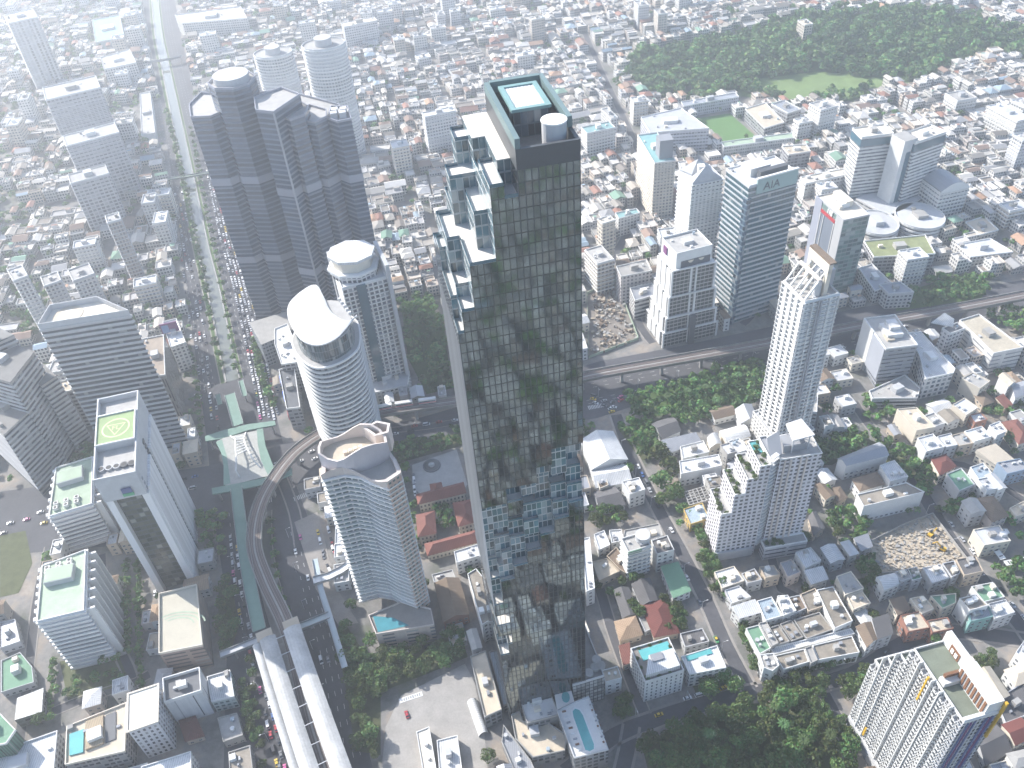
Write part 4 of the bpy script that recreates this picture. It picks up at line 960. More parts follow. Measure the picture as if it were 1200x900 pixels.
t = tower("podium_block", "dark block with blue lit screen facing the avenue", "podium", ccw([P(u, v, 20) for u, v in ((327, 434), (345, 430), (352, 478), (336, 480))]), 0, 20, APG, DGREY, clut=2)
sc_ = mat("screen_blue", (.12, .2, .6), .3, amt=.3, sc=.4); sc_.node_tree.nodes["Principled BSDF"].inputs["Emission Color"].default_value = (.1, .2, .8, 1); sc_.node_tree.nodes["Principled BSDF"].inputs["Emission Strength"].default_value = .35
a0, a1 = P(327, 434, 20), P(336, 480, 20); al = math.atan2(a1[1] - a0[1], a1[0] - a0[0])
for f_, m_ in ((.18, sc_), (.62, sc_), (.9, REDP)):
    q = lerp2(a0, a1, f_); pbox("screen", t, m_, q[0] - .4, q[1] - .2, 8, 9 if m_ is sc_ else 5, .5, 11 if m_ is sc_ else 5, al)

# ---- octagon crowned white tower
zO = ZT((443, 455), (416, 337)); zO = max(zO, 96)
p = rect3(zO, (384, 303), (401, 339), (453, 326))
OF = facade("octa_grid", (.66, .65, .63), (.09, .1, .12), 3.4, 3.4, .68, .66, .2)
t = tower("office_tower", "white gridded tower with eight sided white crown", "office tower", p, 0, zO, OF, WHITE, 3.4, band=(.5, .5, WHITE), par=(1.2, WHITE), clut=3, land="white tower with eight sided crown")
cx_, cy_ = P(415, 312, zO + 4); oc = lambda r, ph=.3: [(cx_ + r * 1.12 * math.cos(a + ph), cy_ + r * math.sin(a + ph)) for a in np.linspace(0, 2 * math.pi, 9)[:-1]]
b = MB(); b.walls(oc(15), zO, zO + 6, 0, 0); b.cap(oc(15), zO + 6, 1); b.build("crown_base", [OF, WHITE], t); b = MB(); b.ring(oc(15), -.2, 1.2, zO + 4.6, zO + 6.4); b.build("crown_rim", WHITE, t)
b = MB(); b.walls(oc(12), zO + 6, zO + 14, 0, 0); b.build("crown_wall", CREAM, t); b = MB(); b.prism(oc(14.5), zO + 14, zO + 16); b.build("crown_roof", WROOF, t)
k = min(range(4), key=lambda i: -PX(*p[i], zO)[1]); nn, rr_ = p[k], p[(k + 1) % 4]; far = p[(k + 2) % 4]
if PX(*rr_, zO)[0] < PX(*nn, zO)[0]: nn, rr_ = rr_, nn
al = math.atan2(rr_[1] - nn[1], rr_[0] - nn[0]); Lf = math.dist(nn, rr_)
q = lerp2(nn, rr_, .41); pbox("glass_strip", t, GLASSB, q[0] + math.sin(al) * .5, q[1] - math.cos(al) * .5, 10, Lf * .21, 1.6, zO - 10, al)
q = lerp2(rr_, far, .3); pbox("fin_wall", t, LGREY, q[0] + math.cos(al) * 1.4, q[1] + math.sin(al) * 1.4, 0, 2.6, math.dist(rr_, far) * .8, zO + 12, al)
q = lerp2(nn, p[k - 1], .8); pbox("fin_wall", t, LGREY, q[0], q[1], 0, 3, 5, zO + 9, al)
tower("podium_block", "white podium edge at the foot of the white crowned tower", "podium", pq(12, (418, 428), (446, 424), (480, 436), (478, 452), (436, 462)), 0, 12, APT, LGREY, clut=4)

# ---- pink and white condominium with wavy crown
zW = 113
bp_ = [P(u, v) for u, v in ((425, 717), (449, 713), (462, 727), (490, 728), (504, 716), (497, 700), (455, 684), (428, 692))]
# footprint given by its roof line
p = pq(zW, (379, 562), (404, 556), (424, 559), (437, 566), (455, 572), (470, 562), (462, 540), (438, 520), (402, 520), (382, 532))
p = ccw(p)
WFm = facade("wave_condo", (.58, .56, .54), (.09, .15, .15), 3.4, 3.2, .75, .62, .15, .5, curtain=.25)
t = tower("condo_tower", "pink and white condominium with wavy crown and teal glass balconies", "condo", p, 9, zW, WFm, CONC, 3.2, band=(1.15, .8, WHITE), par=None, clut=0, land="pink condo with wavy crown")
pkf = facade("pink_bay", (.5, .38, .32), (.06, .15, .15), 2.4, 3.2, .5, .42, .2)
b = MB(); i0 = [P(u, v, zW) for u, v in ((452, 571), (456, 573.5), (471.5, 562.5), (464, 542), (461, 544), (467, 561))]
b.walls(ccw(i0), 9, zW + 4, 0, 9); b.cap(ccw(i0), zW + 4, 1); b.build("pink_bay", [pkf, PINK], t)
c_ = cen(p); q = dense(p + [p[0]], 4)[:-1]
b = MB(); n_ = len(q)
for i in range(n_):                                            # wavy ledge
    A, B_ = q[i], q[(i + 1) % n_]; h = lambda s: zW + 3.5 + 1.8 * math.sin(s * 4 * math.pi / n_ * 2)
    for nm_, k0, k1, zl in (("o", 1.03, 1.03, 0), ("i", .93, .93, 0)):
        a_, b2 = lerp2(c_, A, k0), lerp2(c_, B_, k0); f_ = [(*a_, zW - 1), (*b2, zW - 1), (*b2, h(i + 1)), (*a_, h(i))]; b.face(f_ if k0 > 1 else f_[::-1], 0)
    a_, b2, c2, d2 = lerp2(c_, A, 1.03), lerp2(c_, B_, 1.03), lerp2(c_, B_, .93), lerp2(c_, A, .93); b.face([(*a_, h(i)), (*b2, h(i + 1)), (*c2, h(i + 1)), (*d2, h(i))], 0)
b.build("wavy_ledge", PINK, t)
dq = dense(ccw([P(u, v, zW + 8) for u, v in ((374, 536), (395, 543), (415, 541), (440, 532), (455, 524), (448, 512), (425, 507), (395, 513), (376, 522))]) + [P(374, 536, zW + 8)], 4)[:-1]
dq = ccw(dq); b = MB(); n_ = len(dq); cD = cen(dq)
for i in range(n_):
    A, B_ = dq[i], dq[(i + 1) % n_]; h = lambda q_: zW + 12 + 3.2 * math.sin((q_[0] - cD[0]) * .18)
    b.face([(*A, zW), (*B_, zW), (*B_, h(B_)), (*A, h(A))], 0)
    a_, b2 = lerp2(cD, A, .93), lerp2(cD, B_, .93); b.face([(*A, h(A)), (*B_, h(B_)), (*b2, h(B_)), (*a_, h(A))], 1); b.face([(*b2, zW), (*a_, zW), (*a_, h(A)), (*b2, h(B_))], 1)
b.build("crown_drum", [mat("mauve_render", (.5, .48, .5), .8, amt=.12), PINK], t); b = MB(); b.cap([lerp2(cD, q_, .93) for q_ in dq], zW + 6); b.build("crown_roof", BEIGE, t)
x, y = cD
for k in range(4): pbox("ac_unit", t, CREAM, x - 3 + k * 2.4, y - 2 + k, zW + 6.02, 1.8, 1.6, 1.6, .3)
b = MB(); hq = [P(u, v, zW + 12) for u, v in ((440, 512), (455, 508), (457, 498), (442, 495), (427, 503))]; b.ring(ccw(hq), -.9, .2, zW, zW + 13); b.build("lift_crown", PINK, t)
q = pq(14, (424, 713), (455, 726), (503, 716), (512, 740), (450, 755)); take(q, 1)
pf = facade("condo_podium", (.5, .42, .37), (.1, .1, .11), 13, 3.2, .5, .45, .4)
pp = ccw([P(u, v, 13) for u, v in ((432, 722), (441, 744), (509, 733), (505, 714), (470, 706))]); b = MB(); b.walls(pp, 0, 13, 0, 0); b.cap(pp, 13, 1); b.build("podium", [pf, PAVE], t); b = MB(); b.ring(pp, -.4, .1, 13, 14.1); b.build("parapet", PINK, t)
b = MB(); b.cap(ccw([P(u, v, 13) for u, v in ((437, 722), (443, 741), (480, 733), (461, 724))]), 13.15); b.build("pool", mat("shaded_pool", (.08, .28, .33), .08, spec=.6), t)  # darker than the other pools: its shade is put into the colour

# ---- red roofed courtyard house
t = thing("mansion", "red hip roofed courtyard mansion left of the glass tower", "house", (*P(522, 625), 0)); LAND.append(("red roofed courtyard mansion", *P(522, 625)))
MW = facade("mansion_wall", (.6, .54, .45), (.1, .09, .08), 2.4, 3.6, .45, .5)
def hip(b, p, z, rise, m=0, over=.7):
    p = offs(p, over)
    if math.dist(p[0], p[1]) < math.dist(p[1], p[2]): p = p[1:] + p[:1]
    a, b2, c, d = p; w_ = math.dist(b2, c); L = math.dist(a, b2); k = min(.5, w_ / 2 / L)
    r0, r1 = lerp2(lerp2(a, d, .5), lerp2(b2, c, .5), k), lerp2(lerp2(a, d, .5), lerp2(b2, c, .5), 1 - k)
    R0, R1 = (*r0, z + rise), (*r1, z + rise)
    b.face([(*a, z), (*b2, z), R1, R0], m); b.face([(*b2, z), (*c, z), R1], m); b.face([(*c, z), (*d, z), R0, R1], m); b.face([(*d, z), (*a, z), R0], m); b.cap(p[::-1], z - .02, m, True)
def gable(b, p, z, rise, m=0, mg=1, over=.6):
    if math.dist(p[0], p[1]) < math.dist(p[1], p[2]): p = p[1:] + p[:1]
    w0 = p; p = offs(p, over); a, b2, c, d = p; r0, r1 = lerp2(a, d, .5), lerp2(b2, c, .5)
    b.face([(*a, z), (*b2, z), (*r1, z + rise), (*r0, z + rise)], m); b.face([(*c, z), (*d, z), (*r0, z + rise), (*r1, z + rise)], m)
    b.face([(*b2, z - .1), (*a, z - .1), (*r0, z + rise - .1), (*r1, z + rise - .1)], m); b.face([(*d, z - .1), (*c, z - .1), (*r1, z + rise - .1), (*r0, z + rise - .1)], m)
    a, b2, c, d = w0; b.face([(*b2, z), (*c, z), (*lerp2(b2, c, .5), z + rise * .9)], mg); b.face([(*d, z), (*a, z), (*lerp2(a, d, .5), z + rise * .9)], mg)
for i, px in enumerate((((489, 580), (491, 590), (545, 577), (542, 566)), ((489, 604), (491, 628), (510, 624), (508, 600)), ((532, 590), (538, 616), (559, 610), (553, 586)), ((499, 638), (502, 650), (562, 634), (559, 622)), ((505, 568), (507, 580), (519, 578), (516, 566)))):
    zz = 9 if i != 3 else 6; p = ccw([P(u, v, zz) for u, v in px]); take(p, 1); b = MB(); b.walls(p, 0, zz, 0, 0); b.cap(p, zz, 0); b.build("wing_wall", MW, t)
    b = MB(); hip(b, p, zz, 3.6, over=.9); b.build("roof", RED, t)
take(pq(0, (488, 585), (560, 580), (566, 650), (500, 660)))

# ---- white banded row of the left: towers with striped fronts
def lr(z, *px): return ccw([P(u, v, z) for u, v in px])
z = ZT((222, 522), (153, 369)); p = lr(z, (47, 386), (153, 369), (116, 353), (61, 363))
t = tower("office_tower", "grey striped office tower with round helipad on its pale roof", "office tower", p, 0, z, facade("striped", (.4, .4, .41), (.05, .055, .065), 2.5, 3.9, 1.0, .55, .12, .5, vary=.4, curtain=.04), CREAM, 3.9, band=(.6, 1.3, LGREY), par=(4.0, LGREY), clut=0, land="grey striped tower with helipad")
x, y = P(80, 369, z); pcyl("helipad", t, BEIGE, x, y, z + .02, 9, .3, 28); pcyl("helipad_ring", t, WHITE, x, y, z + .34, 5, .06, 28); pcyl("helipad_centre", t, mat("pale_blue", (.45, .5, .56), .6), x, y, z + .42, 3, .06, 20)
z = 45; tower("office_block", "brown flat roofed block stuck to the grey striped tower", "office block", lr(z, (166, 398), (192, 393), (194, 440), (178, 442)), 0, z, facade("brown_fins", (.3, .28, .26), (.08, .08, .085), 1.8, 3.5, .5, 1), mat("stained_brown_roof", (.3, .25, .2), .9, amt=.5, sc=.1), par=(1, WHITE), clut=2)
# stepped chevron tower at the left edge
z = 88; CH = facade("chevron", (.38, .36, .34), (.06, .065, .075), 3, 3.6, 1, .5, .2)
t = thing("office_tower", "stepped grey banded office tower at the left edge with chevron corners", "office tower", (*P(20, 520), 0)); LAND.append(("stepped grey tower at the left edge", *P(30, 530)))
for zz, px in ((92, ((-50, 395), (-12, 404), (16, 392), (-10, 380))), (84, ((-60, 428), (12, 448), (40, 412), (6, 398))), (66, ((26, 432), (48, 452), (66, 440), (44, 420))), (58, ((-40, 470), (4, 510), (40, 476), (22, 450)))):
    p = lr(zz, *px); take(p, 1); b = MB(); b.walls(p, 0, zz, 0, 0); b.cap(p, zz, 1); b.build("wing", [CH, CONCD], t); k0 = None
    for k in range(2, int(zz / 3.6)):
        if k0 is None: b = MB(); b.ring(p, -.02, .5, k * 3.6, k * 3.6 + 1.3); k0 = b.build("floor_band", LGREY, t)
        else: cp(k0, t, (0, 0, (k - 2) * 3.6))
    clutter(t, p, zz, 3)
tower("office_block", "tan cube pavilion beside the stepped grey tower", "building", lr(34, (60, 450), (66, 462), (86, 458), (79, 446)), 0, 34, APG, BEIGE, clut=2)

# ---- tower with green logo helipad, white ribbed side
z = ZT((228, 683), (155, 559)) + 4
bk_l, bk_r, fr_r, fr_l = (P(u, v, z) for u, v in ((118, 474), (163, 464), (160, 552), (113, 562)))
p = ccw([bk_l, bk_r, fr_r, fr_l]); take(p, 2); c_ = cen(p)
t = thing("office_tower", "white ribbed office tower with green logo helipad and open glass front", "office tower", (*c_, 0)); LAND.append(("ribbed tower with green helipad", *c_))
k = min(range(4), key=lambda i: math.dist(p[i], fr_l)); 
def q4(s, r): return lerp2(lerp2(fr_l, fr_r, s), lerp2(bk_l, bk_r, s), r)
core = ccw([q4(.02, .05), q4(.98, .05), q4(.98, 1), q4(.02, 1)]); GL = facade("lp_glass", (.1, .11, .11), (.09, .095, .07), 3, 3.5, .9, .75, .1, .6, curtain=.1)
b = MB(); b.walls(core, 0, z - 14, 0, 0); b.build("glass_wall", GL, t)
al = math.atan2(fr_r[1] - fr_l[1], fr_r[0] - fr_l[0]); D = math.dist(fr_l, bk_l); ad = math.atan2(bk_l[1] - fr_l[1], bk_l[0] - fr_l[0])
q = q4(-.02, .01); pbox("front_pier", t, mat("rib_white", (.78, .78, .78), .5, amt=.06), *q4(.04, .01), 0, 3.6, 4, z - 16, al); pbox("front_pier", t, MATS["rib_white"], *q4(.96, .01), 0, 3.6, 4, z - 16, al)
for s_, e_ in ((.03, .42), (.52, .98)):
    a0, a1 = q4(1.0, s_), q4(1.0, e_); mx = lerp2(a0, a1, .5); pbox("side_wall", t, DGREY, mx[0], mx[1], 0, math.dist(a0, a1), 1.2, z - 14, ad)
    a0, a1 = q4(0.0, s_), q4(0.0, e_); mx = lerp2(a0, a1, .5); pbox("side_wall", t, DGREY, mx[0], mx[1], 0, math.dist(a0, a1), 1.2, z - 14, ad)
for k in range(13):
    for s0, s1 in ((.04, .42), (.53, .97)):
        q = q4(1.04, s0 + (s1 - s0) * k / 12); pbox("rib", t, mat("rib_white", (.78, .78, .78), .5, amt=.06), q[0], q[1], 0, 1.5, 2.2, z - 14, ad)
k0 = None
for k in range(26):
    q = q4(1.01, .47); pbox("balcony_box", t, DGREY, q[0], q[1], 3 + k * 3.6, 3.4, 2, 1.9, ad)
    q = q4(1.0, .012); pbox("balcony_box", t, GREY, q[0], q[1], 3 + k * 3.6, 1.6, 1.9, 1.7, ad)
hd = ccw([q4(-.03, -.06), q4(1.03, -.06), q4(1.03, 1.02), q4(-.03, 1.02)]); b = MB(); b.walls(hd, z - 14, z, 0, 0); b.cap(hd, z - 14, 0, False); b.cap(hd, z - .1, 1); b.build("head", [LGREY, CONC], t); b = MB(); b.ring(hd, -.7, .02, z - .4, z + 3.4); b.build("parapet", LGREY, t)
hp = ccw([q4(.0, .34), q4(1.0, .34), q4(1.0, .74), q4(.0, .74)]); b = MB(); b.walls(hp, z - .1, z + 4, 1, 0); b.cap(hp, z + 4, 0); b.build("helipad", [mat("helipad_green", (.27, .35, .17), .8), LGREY], t); b = MB(); b.ring(hp, -.6, .05, z + 4, z + 4.9); b.build("helipad_rim", WHITE, t)
hc = cen(hp); hr = math.dist(q4(0, .5), q4(1, .5)) * .36; PYEL = mat("helipad_paint", (.62, .66, .35), .7)
b = MB()
cir = [(hc[0] + hr * math.cos(a), hc[1] + hr * math.sin(a)) for a in np.linspace(0, 2 * math.pi, 29)[:-1]]
for i in range(28): a0, a1 = cir[i], cir[(i + 1) % 28]; b.cap(ccw([a0, a1, lerp2(hc, a1, .9), lerp2(hc, a0, .9)]), z + 4.06)
lettering("helipad_lettering", t, "FL", hr * .62, PYEL, (hc[0] - t.location[0], hc[1] - t.location[1], z + 4.07), (0, 0, al), .01, True)
tri = [(hc[0] + hr * .8 * math.cos(al + a), hc[1] + hr * .8 * math.sin(al + a)) for a in (math.pi * .83, math.pi * .17, -math.pi / 2)]
for i in range(3): b2, c2 = tri[i], tri[(i + 1) % 3]; b.cap(ccw([b2, c2, lerp2(hc, c2, .86), lerp2(hc, b2, .86)]), z + 4.08)
b.build("helipad_marking", PYEL, t)
for k in range(5):
    q = q4(.12 + k * .19, .1); pcyl("cooling_fan", t, DGREY if k > 2 else LGREY, q[0], q[1], z, 1.9, 1.2, 18); pcyl("fan_mouth", t, BLACK, q[0], q[1], z + 1.21, 1.4, .05, 18)
q = q4(.62, -.075); pbox("logo_sign", t, BLUEP, q[0], q[1], z - 11, 5, .5, 5, al); pbox("logo_sign", t, mat("sign_green", (.1, .4, .2), .5), q[0] + .2, q[1] - .3, z - 11.5, 5.5, .5, 2, al)
# podium with cream roof
z = 20; p = lr(z, (187, 697), (231, 686), (238, 757), (187, 767)); t = tower("podium_block", "brown banded podium with cream curved roof in front of the ribbed tower", "podium", p, 0, z, facade("brown_bands", (.3, .24, .21), (.07, .065, .07), 14, 3.2, .85, .4, .4), mat("cream_roof", (.45, .42, .34), .8, amt=.15), par=(1.5, CREAM), clut=0, land="brown podium with cream roof")
c_ = cen(p)
for k in range(3):
    cxk, cyk = lerp2(c_, p[0], .2 + .25 * k); b = MB(); ar = [(c_[0] + (9 + 3 * k) * math.cos(a), c_[1] - 4 + (9 + 3 * k) * .6 * math.sin(a)) for a in np.linspace(.2, 2.4, 12)]
    for a0, a1 in zip(ar, ar[1:]): e_ = np.array(a1) - np.array(a0); nrm = np.array([-e_[1], e_[0]]) / np.linalg.norm(e_) * .8; b.cap(ccw([a0, a1, (a1[0] + nrm[0], a1[1] + nrm[1]), (a0[0] + nrm[0], a0[1] + nrm[1])]), z + .08 + .01 * k)
    b.build("curved_line", PALEG, t)
# the two striped blocks with green roofs
SF = facade("white_strips", (.62, .6, .6), (.1, .1, .11), 30, 3.2, 1, .42, .3)
def stripe_block(lab, base, top, px, land, pav):
    z = ZT(base, top); p = lr(z, *px)
    t = tower("apartment_block", lab, "apartment block", p, 0, z, SF, PALEG, 3.2, band=(.9, 1.5, WHITE), par=(1.1, WHITE), clut=0, land=land)
    bl_, br_, fr2, fl2 = (P(u, v, z) for u, v in px); f = lambda s, r: lerp2(lerp2(fl2, fr2, s), lerp2(bl_, br_, s), r); al = math.atan2(fr2[1] - fl2[1], fr2[0] - fl2[0]); ad = math.atan2(br_[1] - fr2[1], br_[0] - fr2[0])
    q = f(.45, .68); pbox("machine_room", t, LGREY, q[0], q[1], z, math.dist(fl2, fr2) * .62, math.dist(fl2, bl_) * .26, 3.6, al); pbox("machine_roof", t, PALEG, q[0], q[1], z + 3.62, math.dist(fl2, fr2) * .6, math.dist(fl2, bl_) * .24, .12, al)
    for k in range(7):
        q = f(1.08, .06 + k * .15); pbox("fin_wall", t, WHITE, q[0], q[1], 0, 1.2, 5.4, z - 1.5, ad)
        q = f(-.04, .06 + k * .15); pbox("planter", t, WHITE, q[0], q[1], z - 1.5, 2.2, 2.6, 1.6, ad)
    for k in range(6):
        q = f(.14 + (k % 3) * .25, .9 - .07 * (k // 3) if pav else .12 + .09 * (k // 3)); pbox("ac_unit", t, WHITE, q[0], q[1], z, 2.6, 2.4, 2.0, al); pcyl("fan_mouth", t, BLACK, q[0], q[1], z + 2.01, .9, .05)
    return t
stripe_block("white striped apartment block with green roof touching the ribbed tower", (79, 651), (58, 606), ((66, 549), (109, 536), (108, 591), (58, 606)), "upper green roofed striped block", False)
stripe_block("white striped apartment block with green roof and seven side fins", (77, 793), (44, 729), ((50, 664), (101, 645), (99, 716), (44, 729)), "lower green roofed striped block", True)
# ---- bottom left group
z = 22; p = lr(z, (192, 797), (235, 784), (237, 811), (193.5, 825)); t = tower("office_block", "white box block with sunken roof plant beside the station avenue", "office block", p, 0, z, facade("blank_white", (.6, .6, .6), (.3, .3, .31), 9, 30, .06, .9), DGREY, par=(2.2, WHITE), clut=4, land="white box with sunken roof plant")
z = 10; tower("shop_block", "pale teal shop block with white ribbed roof beside the white box", "shop", lr(z, (243, 794), (270, 786), (275, 817), (248, 823)), 0, z, facade("teal_shop", (.4, .46, .44), (.1, .16, .16), 3, 3, .6, .5), WROOF, clut=2)
z = 29; t = tower("office_block", "grey slab block with long cream roof left of the white box", "office block", lr(z, (151, 814), (185, 803), (184, 845), (150, 857)), 0, z, facade("slab_windows", (.5, .5, .52), (.08, .08, .09), 2.6, 3.4, .45, .55), mat("cream_sheet", (.68, .64, .56), .7, amt=.08), par=None, clut=0, land="grey slab with cream roof")
b = MB(); b.ring(lr(z, (151, 814), (185, 803), (184, 845), (150, 857)), -.1, .8, z, z + .6); b.build("eave", CREAM, t)
z = 16; p = lr(z, (79, 852), (149, 824), (147, 881), (77, 897)); t = tower("hotel_block", "low hotel block with timber deck and teal pool on its roof", "hotel", p, 0, z, facade("hotel_dark", (.24, .23, .22), (.05, .05, .06), 3, 3.2, .7, .5), BEIGE, par=(1.2, CREAM), clut=4, land="low hotel with timber roof deck")
b = MB(); b.prism(lr(z, (101, 847), (122, 839), (122, 872), (101, 880)), z + .02, z + 1.4); b.build("timber_deck", mat("timber_deck", (.36, .29, .2), .8, stripe=1.2), t); b = MB(); b.prism(lr(z, (82, 861), (99, 855), (98, 882), (82, 886)), z + .02, z + .8); b.build("pool", POOL, t); b = MB(); b.prism(lr(z, (124, 839), (136, 834), (136, 866), (124, 871)), z + .02, z + .6); b.build("dark_court", DGREY, t)
z = 15; tower("office_block", "white flat roofed block at the lower left corner with red roof plant", "office block", lr(z, (-20, 888), (68, 857), (63, 910), (-20, 930)), 0, z, APT, WROOF, clut=3, land="white roof at the lower left corner")
x, y = P(28, 892, z); o = bpy.context.scene.objects[-1]
z = 8; tower("warehouse_block", "white sheet roofed garage by the narrow lane", "building", lr(z, (20, 818), (51, 806), (49, 834), (17, 844)), 0, z, APG, WROOF, par=None, clut=0)
z = 26; tower("office_block", "dark green ribbed block cut by the left edge of the photo", "office block", lr(z, (-30, 820), (0, 836), (19, 856), (8, 872), (-30, 880)), 0, z, facade("green_ribs", (.06, .16, .1), (.03, .08, .06), 1.4, 40, .5, .98), GREENR, clut=1)
z = 14; tower("office_block", "white sheet roof block at the bottom edge right of the hotel deck", "building", lr(z, (166, 899), (224, 881), (225, 915), (170, 930)), 0, z, APT, WROOF, clut=0, par=(.8, WHITE))
# ---- hazy left
HZF = facade("hazy_tower", (.42, .42, .44), (.12, .13, .15), 4, 3.4, .7, .6, .3)
for i, (zz, px, lab, f_) in enumerate((
        (78, ((48, 104), (54, 118), (118, 104), (110, 92)), "dark hazy slab with blue roof bar, hindmost of the four at left", HZF),
        (70, ((73, 160), (78, 172), (140, 156), (132, 145)), "hazy slab with double rails standing before the hindmost slab", HZF),
        (56, ((78, 206), (83, 216), (128, 205), (122, 192)), "hazy banded slab third of the four stepping forward at left", HZF),
        (62, ((122, 254), (126, 262), (142, 258), (138, 246)), "slim hazy tower with pale flat roof, frontmost of the four at left", facade("slim_hazy", (.4, .36, .33), (.14, .14, .15), 2.6, 3.4, .5, .6)),
        (62, ((8, 318), (16, 330), (33, 324), (24, 312)), "slim white hazy tower left of two low towers", APT),
        (42, ((46, 326), (52, 336), (72, 330), (66, 320)), "white hazy block with round roof room between two towers", APT),
        (40, ((78, 318), (86, 330), (111, 322), (104, 309)), "white hazy block with dark framed roof right of the round roof room", APT),
        (88, ((6, 18), (10, 28), (44, 20), (38, 10)), "very faint pale tower in the top left corner", facade("faint", (.5, .5, .5), (.3, .3, .3), 5, 60, .5, .98)),
        (26, ((118, 68), (122, 82), (160, 74), (152, 58)), "hazy stepped white block beside the avenue at upper left", APT),
        (12, ((108, 24), (112, 50), (146, 44), (140, 18)), "hazy pale teal roofed hall at upper left", mat("teal_hall", (.4, .5, .5), .7)),
        (22, ((205, 18), (214, 28), (290, 22), (282, 8)), "long hazy pale hall across the avenue at the top", APT),
        (10, ((164, 110), (166, 160), (182, 156), (176, 108)), "narrow white roofed row beside the avenue", WHITE))):
    p = rect3(zz, *px[:3]) if i < 8 else lr(zz, *px)
    tower("tower_block" if zz > 30 else "hall", lab, "tower block" if zz > 30 else "hall", p, 0, zz, f_, CONC if i != 9 else TEAL, 3.4, band=(.5, .8, LGREY) if zz > 30 else None, clut=3, land=("slim hazy tower with pale roof" if i == 3 else "faint tower in the top left corner" if i == 7 else "hindmost hazy slab at left" if i == 0 else None))
t = tower("billboard_building", "building with purple and blue roof billboard facing the avenue", "building", lr(24, (191, 378), (207, 374), (218, 402), (200, 408)), 0, 24, APT, WHITE, clut=2, land="building with purple billboard")
a0, a1 = P(193, 389, 24), P(211, 385, 24); mx = lerp2(a0, a1, .5); al = math.atan2(a1[1] - a0[1], a1[0] - a0[0]); pbox("billboard", t, PURPLE, mx[0], mx[1] - 3, 24.5, math.dist(a0, a1) * 1.1, .8, 9, al); q = lerp2(a0, a1, .25); pbox("billboard_panel", t, mat("bill_blue", (.2, .3, .5), .6), q[0], q[1] - 3.5, 25, 5, .3, 7, al)

# ---- white balcony tower at the lower right
z = 92.0
b0, b1, b2 = (155.0, 180.0), (161.0, 148.0), (177.0, 150.5); b3 = (171.0, 183.0)
p = ccw([b0, b1, b2, b3]); LB = facade("balcony_back", (.42, .42, .43), (.07, .08, .09), 1.7, 3.0, .6, .7, .2, curtain=.3)
t = thing("condo_tower", "white balcony tower with stepped back end and brown slatted roof room", "condo", (*cen(p), 0)); LAND.append(("white balcony tower at the corner", *cen(p)))
BLUEF = facade("blue_strips", (.5, .5, .54), (.03, .035, .14), 3.2, 60, .42, .98, .2)
ux = np.array(b1) - np.array(b0); Lx = float(np.linalg.norm(ux)); ux /= Lx; uy = np.array([-ux[1], ux[0]])  # ux: along the facade towards the viewer, uy: into the building
def lq(a, b): q = np.array(b0) + ux * a + uy * b; return (float(q[0]), float(q[1]))
W_ = 16.3; parts = [(0, Lx, z), (-5.2, 0, 80.0), (-10.2, -5.2, 69.0), (-15.5, -10.2, 58.0)]
al = math.atan2(ux[1], ux[0])
proto = {}
for a0, a1, zz in parts:
    q = ccw([lq(a0, 0), lq(a1, 0), lq(a1, W_), lq(a0, W_)]); take(q, 2); b = MB(); b.walls(q, 0, zz, 0, 0); b.cap(q, zz, 1); b.build("wall", [LB, mat("roof_moss", (.16, .18, .14), .9, amt=.3)], t); b = MB(); b.ring(q, -.3, .12, zz, zz + 1.3); b.build("parapet", WHITE, t)
nfl = 27; rowmb = {}
def balrow(a0, a1):
    b = MB(); n = max(1, round((a1 - a0) / 2.05)); w_ = (a1 - a0) / n
    for i in range(n):
        c0 = a0 + w_ * (i + .5); big = i % 2 == 0; dp = 1.5 if big else .9
        q = lq(c0, -dp / 2 + .02); b.box(q[0], q[1], w_ * .96, dp, 0, .22, al)
        q = lq(c0 - w_ * .18, -dp + .06); b.box(q[0], q[1], w_ * (.56 if big else .4), .12, .23, 1.25, al)
        q = lq(a0 + w_ * i, -.8); b.box(q[0], q[1], .2, 1.56, 0, 2.35 if big else 1.2, al)
    return b
for a0, a1, zz in parts:
    n = int((zz - 8) / 3.0); k0 = None
    for k in range(n):
        if k0 is None: k0 = balrow(a0, a1).build("balcony_row", WHITE, t); k0.location = (0, 0, 0); z00 = 8
        if k0 and k == 0:
            for v_ in k0.data.vertices: v_.co.z += 8
        else: cp(k0, t, (0, 0, 3.0 * k))
for a in (-10.2, -5.2, 6.3, 14.5, 19.5, 26.0): q = lq(a, -1.05); pbox("fin", t, WHITE, q[0], q[1], 8, .45, 2.1, (92 if a > 0 else 80 if a > -6 else 69) - 6.5, al)
q = lq(12.2, -1.3); pbox("yellow_pipe", t, YELLOW, q[0], q[1], 74, .7, .9, 18, al); q = lq(-4, -1.6); pbox("yellow_pipe", t, YELLOW, q[0], q[1], 11, .9, .8, 7, al)
pk = ccw([lq(-15.5, -2.2), lq(14, -2.2), lq(14, -.02), lq(-15.5, -.02)]); b = MB(); b.prism(pk, 0, 8.2); b.build("podium_wall", LGREY, t); take(pk)
q = lq(-1, -2.3); pbox("podium_panel", t, mat("blue_grey_glass", (.2, .24, .3), .3), q[0], q[1], .5, 8, .3, 6, al)
fr_ = [lq(Lx, 0), lq(Lx, W_)]; af = math.atan2(fr_[1][1] - fr_[0][1], fr_[1][0] - fr_[0][0])
for s_, m_, wd in ((.14, BLUEP, .6), (.22, PURPLE, .5), (.32, BLUEP, .7), (.62, BLUEP, .9), (.72, PURPLE, .5), (.8, BLUEP, .9)): q = lerp2(*fr_, s_); pbox("colour_strip", t, m_, q[0], q[1] - .15, 3, wd, .4, z - 4, af)
q = lq(Lx + .4, W_ * .93); pbox("yellow_pipe", t, YELLOW, q[0], q[1], z - 18, .9, 1.1, 27, af)
